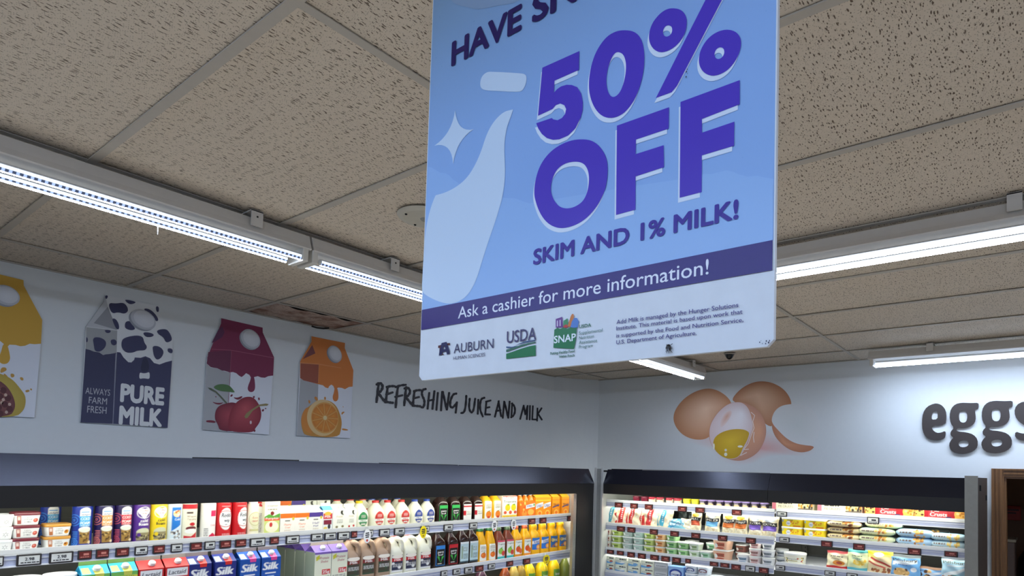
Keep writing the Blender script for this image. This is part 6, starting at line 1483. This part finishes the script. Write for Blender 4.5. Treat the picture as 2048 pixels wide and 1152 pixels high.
# --- long case, third shelf: only shoulders and caps reach into the picture
kdk = bottle([(0, .05, .05, 2), (.15, .055, .055, 2), (.2, .05, .05, 2), (.235, .03, .03, 2), (.25, .02, .02, 2)], PL('grape_juice', (70, 40, 56), .2), PL('cap_dark', (70, 40, 60)), .245, .022, .02, [])
place(kind('juice_bottle', 'bottle', kdk), 'A', -1.9655, Z3, 'dark purple juice bottle shoulder on the third shelf', 'third shelf bottles')
for k, (body, cap, u, hh, lb) in enumerate(((PL('amber_juice', (150, 70, 30), .15), (200, 100, 40), -1.7177, .25, 'amber juice bottle with orange cap on the third shelf'), (PL('pale_juice', (206, 176, 90), .12), (200, 96, 40), -1.6205, .26, 'pale juice bottle with orange cap on the third shelf'), (PL('olive_juice', (170, 140, 60), .12), (170, 150, 120), -1.5381, .255, 'olive juice bottle beside the yellow shoulders on the third shelf'))):
    place(kind('juice_bottle', 'bottle', bottle([(0, .04, .04, 2), (.15, .045, .045, 2), (.19, .042, .042, 2), (.22, .028, .028, 2), (hh - .01, .018, .018, 2)], body, PL('cap3_%d' % k, cap), hh - .015, .021, .02, [])), 'A', u, Z3, lb, 'third shelf bottles')
YJ = PL('lemonade', (244, 208, 30), .18)
for k, (u, hh) in enumerate(((-1.4283, .26), (-1.2667, .275), (-1.1103, .28))):
    place(kind('juice_bottle', 'bottle', bottle([(0, .05, .05, 2), (.16, .056, .056, 2), (.20, .05, .05, 2), (.235, .03, .03, 2), (hh - .01, .024, .024, 2)], YJ, PL('cap_yellow', (240, 206, 30)), hh - .015, .027, .02, [(.1, .17, .8, Canvas(.09, .07, (110, 160, 60)).text('lemon', .2, .3, .8, .6, W_, .02))])), 'A', u, Z3, 'bright yellow lemonade bottle on the third shelf, %s from the amber bottle' % ORD[k], 'third shelf bottles')
place(kind('juice_bottle', 'bottle', bottle([(0, .05, .05, 2), (.18, .052, .052, 2), (.22, .03, .03, 2), (.25, .02, .02, 2)], PL('green_juice', (120, 130, 60), .15), PL('cap3_9', (120, 120, 90)), .245, .022, .02, [])), 'A', -0.9577, Z3, 'greenish juice bottle at the third shelf end', 'third shelf bottles')

# --- promotion discs hanging from the rails ---------------------------------
def dangler(u, z, col, ink_, w, h, label):
    r = empty('shelf_talker', (u, -.73, z)); tag(r, label, 'price disc', 'hanging price discs')
    r.location = (u, -.729, z)
    f = Fr((0, 0, 0), (1, 0, 0), (0, 0, 1), (0, -1, 0))
    mb = MB(); mb.prism(ellipse(0, 0, w / 2, h / 2, 22), f, 0, .0012, PL('disc_%d_%d' % col[:2], col)); mb.build('disc', r)
    mb = MB()
    for k, (z_, l) in enumerate(((.16, .5), (.02, .56), (-.12, .46))):
        mb.flat([(-w * l / 2, h * z_), (w * l / 2, h * z_ + .002), (w * l / 2, h * z_ + .009), (-w * l / 2, h * z_ + .007)], f, .0016, TAG_INK)
    mb.flat(ellipse(0, -h * .3, w * .14, h * .09, 12), f, .0016, PL('disc_ink_%d_%d' % ink_[:2], ink_)); mb.build('printed_text', r)
    mb = MB(); mb.box((-.006, .0, h * .42), (.006, .016, h * .42 + .02), PL('clip', (210, 214, 216))); mb.build('clip', r)
YD, WD = (250, 226, 30), (240, 240, 240)
dangler(-3.028, 1.568, WD, (196, 50, 50), .05, .085, 'white oval price disc hanging by the yellow capped milk jug')
dangler(-2.6041, 1.565, YD, (190, 150, 20), .054, .082, 'yellow price disc hanging above the white grip jugs')
dangler(-1.9449, 1.568, WD, (196, 90, 50), .056, .085, 'white oval price disc hanging above the orange carafes')
dangler(-1.7365, 1.568, WD, (196, 50, 60), .056, .085, 'white oval price disc hanging above the brown juice bottles')
dangler(-1.3315, 1.262, YD, (190, 150, 20), .085, .075, 'yellow price disc hanging over the lemonade bottles')
# --- short case beside the corner post ---------------------------------------
B1, B2, B3, B4 = B_Z
def dip_tub(body, lid, paint=None, w=.07, h=.05, e=2.0, bg=None):
    cv = Canvas(w * 1.2, h * .8, bg or body, .0022)
    if paint: paint(cv)
    return tub(w, w, h, cv, body, lid, e, 1.3, .80, .010)
kred = kind('salsa_cup', 'cup', dip_tub((238, 226, 206), (176, 28, 60), lambda c: c.rect(.2, .1, .8, .75, (246, 236, 206)).rect(.1, .75, .9, 1, (190, 40, 60))))
kmar = kind('salsa_cup', 'cup', dip_tub((126, 32, 56), (116, 26, 52)))
kyel = kind('salsa_cup', 'cup', dip_tub((226, 216, 40), (214, 206, 30), lambda c: c.rect(.15, .1, .85, .9, (240, 232, 80))))
kpur = kind('salsa_cup', 'cup', dip_tub((66, 50, 70), (156, 136, 196), lambda c: c.rect(.0, .5, 1, 1, (50, 40, 56)).ell(.5, .3, .3, .3, (226, 200, 150)).lines(.3, .6, .7, .9, 2, (200, 190, 206))))
for n, kk, us, lb in (('maroon lidded cup', kmar, (1.1512, 1.2336), 'on the top shelf'),
                      ('red lidded cup', kred, (1.3073, 1.3845, 1.4746, 1.5513), 'on the top shelf'),
                      ('yellow dip cup', kyel, (1.6358, 1.712), 'on the top shelf'),
                      ('lilac lidded dark cup', kpur, (1.7825, 1.8541, 1.9265, 1.9977, 2.0718, 2.1426, 2.2181, 2.2903), 'on the top shelf')):
    for k, u in enumerate(us):
        place(kk, 'B', u, B1, '%s %s, %s such from the corner post' % (n, lb, ORD[k]), n + 's', .01)
def bag(w, h, t, bg, paint, lean=.25, seed=0, crimp=True):
    cv = Canvas(w, h, bg, .0026); paint(cv)
    return pouch(w, h, t, cv, lean, seed, crimp, .005)
SHR = [(240, 226, 190), (226, 206, 160), (246, 240, 220)]
def striped(c, col, s):
    c.spots(0, 0, 1, .9, 40, .05, SHR, s); c.poly([(.45, .95), (.72, .95), (.60, .1), (.32, .1)], col).poly([(.05, .5), (.22, .6), (.3, .1), (.1, .05)], col).lines(.5, .3, .58, .85, 6, W_, s)
    c.rect(0, .9, 1, 1, (150, 150, 140))
defs = []
for k, (a, b, col, hh) in enumerate(((1208, 1226, (70, 150, 170), .15), (1224, 1252, (206, 50, 46), .16), (1246, 1270, (206, 50, 46), .17), (1263, 1290, (206, 50, 46), .17), (1284, 1308, (206, 50, 46), .155), (1304, 1334, (60, 160, 190), .16))):
    defs.append((a, b, col, hh))
US = (0.8947, 1.0049, 1.1079, 1.201, 1.2973, 1.408)
NMS = ['teal striped cheese bag half behind the corner post', 'red striped cheese bag, first from the corner post', 'red striped cheese bag, second from the corner post', 'red striped cheese bag, third from the corner post', 'red striped cheese bag, fourth from the corner post', 'blue striped cheese bag leaning beside the red striped bags']
for k, (a, b, col, hh) in enumerate(defs):
    place(kind('cheese_bag', 'bag', bag(.172, hh * 1.08, .075, (236, 222, 190), lambda c: striped(c, col, k), .25, k)), 'B', US[k], B2, NMS[k] + ', short case', 'shredded cheese bags', .012 * (k % 2), .25 * math.sin(k * 2.1))
place(kind('cheese_bag', 'bag', bag(.20, .085, .07, (120, 190, 210), lambda c: c.spots(0, 0, 1, 1, 26, .06, [(226, 236, 236), (90, 160, 190), (240, 240, 230)], 3).poly([(.1, .3), (.6, .7), (.7, .5), (.2, .1)], (60, 150, 190)).lines(.2, .4, .8, .6, 2, W_), .2, 11)), 'B', 1.5573, B2, 'pale blue bag lying flat on the second shelf, short case', 'shredded cheese bags')
place(kind('cheese_bag', 'bag', bag(.13, .09, .06, (240, 232, 208), lambda c: c.spots(0, 0, 1, 1, 30, .07, SHR, 5).spots(.1, .1, .9, .9, 8, .05, [(250, 250, 240)], 6), .2, 12)), 'B', 1.6424, B2, 'cream coloured bag slumped beside the pale blue one', 'shredded cheese bags', .01)
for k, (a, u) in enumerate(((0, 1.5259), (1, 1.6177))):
    place(kind('cheese_bag', 'bag', bag(.09, .15, .04, (40, 50, 46), lambda c: c.lines(.1, .2, .9, .9, 8, (90, 100, 96)), .1, 13 + k)), 'B', u, B2, 'dark bag in shadow behind the pale blue one, %s from the corner post' % ORD[k], 'shredded cheese bags', .16)  # back row shade put into the dark film colours
def block(lab, seed, word, w=.115, h=.158):
    def p(c):
        c.spots(0, 0, 1, 1, 40, .08, [(236, 226, 190), (246, 240, 220), (210, 190, 150)], seed)
        c.rect(.1, .30, .9, .52, lab).rect(.06, .52, .94, .70, (30, 28, 34)).text(word, .14, .56, .86, .66, (230, 226, 210), .02).ell(.5, .80, .3, .1, (236, 190, 60) if lab[2] < 60 else (190, 196, 200)).rect(.2, .35, .8, .4, tuple(min(255, x + 40) for x in lab))
        c.lines(.1, .05, .9, .2, 3, (200, 190, 160), seed)
    return kind('cheese_slab', 'cheese', bag(w, h, .06, (232, 222, 190), p, .16, seed))
for kk, u, lb in ((block((206, 84, 50), 21, 'PULL', .095), 1.723, 'narrow cheese pack with black and brick red label'), (block((110, 180, 230), 22, 'MILD', .13), 1.8665, 'wide cheese pack with black and sky blue label'),
                  (block((214, 110, 40), 23, 'SHARP'), 2.0079, 'cheese pack with black and orange label next to the sky blue one'), (block((214, 110, 40), 24, 'SHARP'), 2.1062, 'cheese pack with black and orange label next to the violet ones'),
                  (block((120, 90, 190), 25, 'EXTRA'), 2.2239, 'cheese pack with black and violet label next to the orange ones'), (block((120, 90, 190), 26, 'EXTRA', .13, .155), 2.3362, 'cheese pack with black and violet label at the shelf end')):
    place(kk, 'B', u, B2, lb, 'cheese packs')
# stacked cream cheese tubs
def cream_tub(bg, acc, seed, w=.104, h=.056, e=4.5):
    def p(c):
        c.rect(.25, .35, .8, .75, acc).lines(.3, .45, .76, .7, 2, (70, 90, 70), seed).ell(.2, .4, .12, .25, (246, 246, 240)).ell(.5, .15, .3, .1, acc)
    return kind('cream_cheese_tub', 'tub', dip_tub(bg, (232, 234, 230), p, w, h, e))
LIME, TEALG, MINT, PEACH = (206, 224, 130), (176, 196, 186), (170, 216, 150), (240, 196, 140)
cols = [(cream_tub((236, 226, 206), (170, 60, 60), 1, .06), 0.8788, 3, 'cream tub peeping past the corner post'), (cream_tub(LIME, (160, 190, 60), 2), 0.9633, 3, 'lime tub in the column at the corner post'), (cream_tub(TEALG, (216, 226, 220), 3), 1.0774, 3, 'grey green tub in the column beside the lime tubs'),
        (cream_tub((180, 210, 196), (210, 230, 222), 4), 1.1862, 3, 'pale teal tub, fourth column from the post'), (cream_tub(LIME, (150, 180, 70), 5), 1.2925, 3, 'lime tub in the column beside the peach tubs'), (cream_tub(PEACH, (226, 130, 60), 6), 1.4011, 3, 'peach tub in the column between lime and mint tubs'),
        (cream_tub(MINT, (90, 170, 100), 7), 1.5094, 3, 'mint tub in the tall column'), (cream_tub(MINT, (120, 190, 110), 8), 1.6175, 2, 'mint tub in the short column'), (cream_tub((206, 222, 200), (160, 190, 130), 9), 1.7185, 2, 'pale sage tub in the column beside the mint ones'),
        (cream_tub((180, 214, 190), (110, 170, 120), 10), 1.8172, 1, 'single sage tub'), (cream_tub((236, 190, 160), (200, 90, 70), 11, .145, .082, 4.5), 1.945, 2, 'larger salmon tub'), (cream_tub((236, 238, 238), (120, 150, 180), 13, .10, .062, 2), 2.1244, 1, 'single round white tub on the third shelf'),
        (cream_tub((236, 220, 216), (190, 130, 130), 14, .096, .058, 2), 2.218, 3, 'round pinkish white tub'), (cream_tub((232, 234, 236), (140, 146, 160), 15, .10, .058, 2), 2.321, 3, 'round white tub at the shelf end')]
for kk, u, n, lb in cols:
    hh = .082 if 'larger' in lb else (.062 if 'single round' in lb else .0585 if 'round' in lb else .0565)
    for i in range(n):
        place(kk, 'B', u, B3 + hh * i, lb + (', %s of its stack, third shelf' % STK[n][i] if n > 1 else ', third shelf'), 'stacked spread tubs', .006)
for k, u in enumerate((1.6085, 1.802)):
    place(cols[6 if k == 0 else 9][0], 'B', u, B3 + .0565, 'green tub in the shadowed back row, %s from the corner post' % ORD[k], 'stacked spread tubs', .15)
kdr = cream_tub((150, 96, 84), (110, 60, 56), 12, .1, .06)
for i in range(2):
    place(kdr, 'B', 2.0492, B3 + .0605 * i, 'dark red tub in the back row beside the salmon tubs, %s of two' % STK[2][i], 'stacked spread tubs', .16)
for i in range(2):
    place(cols[-1][0], 'B', 2.3765, B3 + .0585 * i, 'white tub set back behind the end stack, %s of two' % STK[2][i], 'stacked spread tubs', .14)
# fourth shelf boxes
def cc_box(seed, pic, w=.118):
    cv = Canvas(w - .003, .062, (226, 232, 214), .0022)
    cv.lines(.36, .68, .9, .86, 1, (50, 50, 60), seed, .8).text('cheese', .34, .66, .92, .82, (50, 54, 70), .01).ell(.62, .28, .2, .18, pic).poly([(0, .0), (.6, .0), (.9, .3), (.5, .2), (0, .35)], (110, 170, 220)).lines(.08, .4, .5, .58, 2, (130, 150, 170), seed)
    return kind('cream_cheese_box', 'box', box_pack(w, .07, .064, cv, (230, 232, 222)))
bx_ = [(cc_box(1, (190, 80, 50), .085), 0.9186, 2, 'white cheese box touching the corner post'), (cc_box(2, (240, 240, 240)), 1.031, 2, 'white cheese box with blue corner, second column'), (cc_box(3, (120, 170, 220)), 1.1635, 2, 'white cheese box with blue corner, third column'), (cc_box(4, (160, 60, 50), .128), 1.2972, 2, 'white cheese box, column beside the grey boxes')]
cv = Canvas(.125, .062, (170, 176, 180)); cv.rect(.05, .3, .95, .75, (196, 202, 206)).text('cream', .15, .42, .85, .62, (90, 96, 110), .02)
bx_.append((kind('cream_cheese_box', 'box', box_pack(.128, .07, .064, cv, (176, 180, 184))), 1.4271, 2, 'grey cheese box'))
def arch(c, col):
    c.ell(.5, .5, .42, .32, col).ell(.5, .44, .32, .24, (226, 234, 246)).rect(.1, .28, .9, .44, col).text('PHILA', .18, .31, .82, .41, W_, .01)
cv = Canvas(.135, .10, (150, 190, 236)); arch(cv, (40, 70, 160)); cv.spots(.0, .0, .4, .3, 8, .05, [(200, 220, 246)])
kar = kind('cream_cheese_box', 'box', box_pack(.138, .08, .108, cv, (120, 160, 220)))
for kk, u, n, lb in bx_:
    for i in range(n):
        place(kk, 'B', u, B4 + .0645 * i, '%s, %s of two, fourth shelf' % (lb, STK[2][i]), 'cheese boxes')
place(kar, 'B', 1.5648, B4, 'sky blue box with dark blue arch emblem, fourth shelf of the short case', 'cheese boxes')
def arch_tub(col):
    return kind('cream_cheese_tub', 'tub', dip_tub((206, 216, 228), (226, 230, 236), lambda c: arch(c, col), .108, .066, 4))
for kk, u, n, lb in ((arch_tub((40, 60, 130)), 1.6895, 2, 'silver tub with navy arch emblem beside the sky blue box'), (arch_tub((110, 44, 70)), 1.7998, 2, 'silver tub with wine red arch emblem'), (arch_tub((50, 70, 140)), 1.9009, 1, 'silver tub with navy arch emblem beside the wine red ones')):
    for i in range(n):
        place(kk, 'B', u, B4 + .0665 * i, lb + ((', %s of two' % STK[2][i]) if n > 1 else ', single'), 'arch marked tubs', .006)

# --- case next to the doorway -------------------------------------------------
C1, C2, C3, C4 = C_Z
def crust(w, word, red):
    cv = Canvas(w - .003, .07, (238, 232, 206) if not red else (246, 214, 120), .0024)
    if not red:
        cv.rect(0, 0, .10, 1, (214, 120, 140)).lines(.16, .66, .5, .9, 1, (90, 84, 80), 2).text('PIE CRUSTS', .16, .30, .52, .52, (90, 80, 76), .0).rect(.6, 0, .62, 1, (210, 220, 226)).poly([(.64, .1), (1, .1), (1, .8), (.7, .95)], (246, 226, 160)).poly([(.64, .0), (1, .0), (1, .35), (.64, .28)], (120, 110, 100)).spots(.66, .3, .98, .8, 14, .03, [(206, 140, 50), (240, 200, 120), (60, 50, 44)], 4)
    else:
        cv.ell(.1, .5, .1, .5, (240, 200, 110)).spots(.01, .1, .2, .9, 10, .02, [(90, 50, 30), (180, 110, 40)], 5).rect(.21, 0, .76, 1, (186, 26, 40)).poly([(.28, .1), (.62, .3), (.62, .95), (.3, .85)], (206, 60, 70)).text('Crusts', .32, .26, .62, .60, W_, .03, .1).text('Pie', .34, .66, .48, .86, W_, .02).rect(.6, .05, .7, .25, (60, 60, 110)).ell(.88, .5, .13, .5, (242, 190, 90)).spots(.78, .15, .98, .85, 10, .02, [(206, 130, 40), (250, 220, 150)], 6)
    return kind('pie_crust_box', 'box', box_pack(w, .20, .072, cv, (230, 220, 190) if not red else (180, 40, 46)))
kcr, kcr2 = crust(.30, 'PIE', False), crust(.318, 'PIE', True)
for kk, u, lb in ((kcr, 2.511, 'cream pie crust box with pink end next to the lilac lidded cups'), (kcr, 2.8419, 'cream pie crust box with pink end next to the red box'), (kcr2, 3.1673, 'red and yellow pie crust box touching the cream box'), (kcr2, 3.4651, 'red and yellow pie crust box touching the end cap')):
    place(kk, 'B', u, C1, lb, 'pie crust boxes', .004)
cv = Canvas(.165, .052, (255, 228, 40), .0024); cv.spots(.4, 0, 1, .8, 14, .03, [(252, 232, 80), (232, 180, 20), (240, 140, 30)], 3).ell(.36, .45, .13, .34, (240, 240, 240)).lines(.28, .4, .44, .55, 1, (60, 120, 200)).rect(.3, .82, .6, .92, (120, 120, 40)).rect(.6, .0, 1, .18, (226, 110, 40)).rect(0, .6, .08, .9, (80, 150, 220))
kby = kind('butter_tub', 'tub', tub(.158, .11, .066, cv, (252, 222, 40), (240, 240, 236), 5, 1.15, .93, .012))
for k, u in enumerate((2.5061, 2.6692)):
    for i in range(2):
        place(kby, 'B', u, C2 + .0665 * i, 'yellow spread tub with white lid, %s of the stack %s' % (STK[2][i], ['next to the violet cheese', 'next to the red dough packs'][k]), 'yellow spread tubs')
def dough(bg, acc, acc2, seed, w=.23, h=.044):
    cv = Canvas(w, h * 1.6, bg, .0026)
    cv.rect(0, 0, 1, .22, acc).rect(0, .86, 1, 1, acc).lines(.12, .5, .46, .64, 1, (110, 90, 80), seed, .8).spots(.5, .3, .78, .75, 12, .035, [acc2, (190, 120, 50), (230, 180, 90)], seed).lines(.1, .3, .4, .4, 1, (170, 150, 120), seed)
    return kind('cookie_dough_pack', 'pack', log_pack(w, h, .12, cv, seed))
kdo = dough((238, 222, 176), (176, 44, 44), (120, 60, 36), 1); kdt = dough((226, 232, 190), (70, 160, 150), (230, 200, 90), 2, .235, .05); kdb = dough((176, 210, 236), (120, 180, 226), (210, 150, 70), 3, .225, .056); kdb2 = dough((196, 222, 232), (120, 190, 220), (236, 206, 110), 4, .21, .05)
for i in range(4):
    place(kdo, 'B', 2.8653, C2 + .0435 * i, 'red edged cookie dough pack, %s from the shelf up' % ORD[i], 'cookie dough packs', .004 + .008 * (i % 2))
for i in range(3):
    place(kdt, 'B', 3.079 if i < 2 else 3.1168, C2 + .048 * i, 'teal edged cookie dough pack, %s of its stack' % STK[3][i], 'cookie dough packs', .0 + .03 * (i == 2))
for i in range(2):
    place(kdb, 'B', 3.3134, C2 + .052 * i, 'light blue cookie dough pack with cookies, %s of two next to the teal stack' % STK[2][i], 'cookie dough packs')
    place(kdb2, 'B', 3.5073, C2 + .046 * i, 'pale blue cookie dough pack, %s of two next to the end cap' % STK[2][i], 'cookie dough packs')
place(dough((60, 66, 66), (90, 110, 100), (120, 120, 80), 7, .2, .04), 'B', 3.393, C2 + .07, 'dark shadowed dough pack lying behind the light blue ones', 'cookie dough packs', .16)  # shade behind the front packs put into this pack's dark colours
cv = Canvas(.15, .06, (240, 238, 220)); cv.text('Margarine', .3, .5, .7, .64, (80, 80, 90), .01).spots(.05, .2, .3, .6, 8, .03, [(120, 90, 60), (206, 170, 60), (90, 120, 60)]).spots(.7, .2, .95, .7, 8, .03, [(190, 60, 60), (226, 180, 60), (90, 120, 60)]).rect(.3, .3, .7, .4, (190, 180, 120))
place(kind('spread_tub', 'tub', tub(.165, .15, .082, cv, (238, 236, 222), (244, 244, 238), 2, 1.2, .88, .014)), 'B', 2.5151, C3, 'lone round white spread tub on the nearly empty third shelf', None)
def cookie_bag(w, h, bg, paint, seed, nm, u, d=0.0, t=.05, lean=.18):
    place(kind('cookie_bag', 'bag', bag(w, h, t, bg, paint, lean, seed)), 'B', u, C3, nm, 'cookie dough bags', d)
cookie_bag(.145, .125, (240, 230, 190), lambda c: c.rect(0, 0, 1, .2, (200, 40, 44)).rect(0, .86, 1, 1, (150, 40, 44)).lines(.2, .68, .8, .78, 1, (90, 80, 70)).text('dough', .25, .56, .75, .64, (120, 90, 60), .0).ell(.6, .36, .28, .14, (236, 150, 50)).ell(.62, .36, .14, .07, (190, 70, 40)), 31, 'low red and cream cookie dough bag on the third shelf', 2.8243)
cookie_bag(.14, .165, (222, 230, 180), lambda c: c.rect(0, .76, 1, 1, (60, 140, 140)).lines(.25, .62, .75, .68, 1, (90, 110, 90)).text('Sugar', .25, .5, .75, .6, (70, 150, 150), .0).ell(.6, .36, .3, .1, (240, 206, 80)).spots(.35, .25, .9, .45, 12, .05, [(236, 190, 60), (246, 226, 140)]).rect(0, 0, 1, .16, (90, 180, 196)).rect(.1, .7, .9, .74, (226, 226, 200)), 32, 'teal topped cookie dough bag on the third shelf', 2.9601)
cookie_bag(.165, .165, (240, 222, 120), lambda c: c.rect(0, .78, 1, 1, (236, 206, 20)).ell(.46, .76, .2, .09, (244, 244, 240)).poly([(.0, .0), (1, .0), (1, .7), (0, .62)], (236, 214, 170)).poly([(.1, .6), (.9, .3), (.95, .36), (.15, .66)], (190, 60, 50)).poly([(.05, .45), (.7, .22), (.75, .27), (.1, .5)], (200, 80, 60)).spots(.2, .02, .9, .2, 16, .05, [(130, 70, 40), (170, 100, 50)]).text('NEW', .36, .73, .58, .79, (60, 110, 190), .0), 33, 'yellow topped cookie dough bag with ribbons of red, third shelf', 3.1033)
cookie_bag(.19, .14, (120, 180, 230), lambda c: c.rect(0, .86, 1, 1, (96, 104, 106)).poly([(.1, .5), (.9, .62), (.9, .8), (.1, .68)], (230, 238, 244)).text('Pillsbury', .12, .70, .9, .82, (70, 66, 40), .02).ell(.4, .2, .26, .2, (226, 180, 110)).spots(.2, .05, .6, .35, 14, .03, [(90, 60, 40), (240, 200, 130)]).ell(.8, .35, .1, .1, (240, 240, 240)).lines(.2, .52, .6, .6, 1, (70, 120, 190)), 34, 'blue cookie dough bag beside the yellow topped one', 3.2561, .0)
cookie_bag(.18, .075, (140, 190, 232), lambda c: c.spots(0, 0, .5, .6, 12, .06, [(226, 180, 110), (90, 60, 40)]).poly([(.4, .5), (.9, .7), (.95, .55), (.5, .3)], (236, 240, 246)).rect(0, .8, 1, 1, (160, 120, 90)), 35, 'low blue cookie dough bag between two taller blue bags', 3.4073, .02)
cookie_bag(.16, .155, (176, 214, 230), lambda c: c.rect(0, .88, 1, 1, (70, 80, 90)).text('Pillsbury', .08, .72, .94, .82, (90, 86, 50), .02).poly([(.1, .1), (.9, .5), (.9, .62), (.1, .3)], (240, 244, 246)).ell(.5, .22, .18, .08, (50, 130, 130)).spots(.05, .02, .4, .2, 8, .05, [(206, 110, 70), (230, 180, 110)]).poly([(.2, .6), (.9, .66), (.9, .7), (.2, .64)], (236, 240, 244)), 36, 'pale blue cookie dough bag against the end cap', 3.5467, .0)
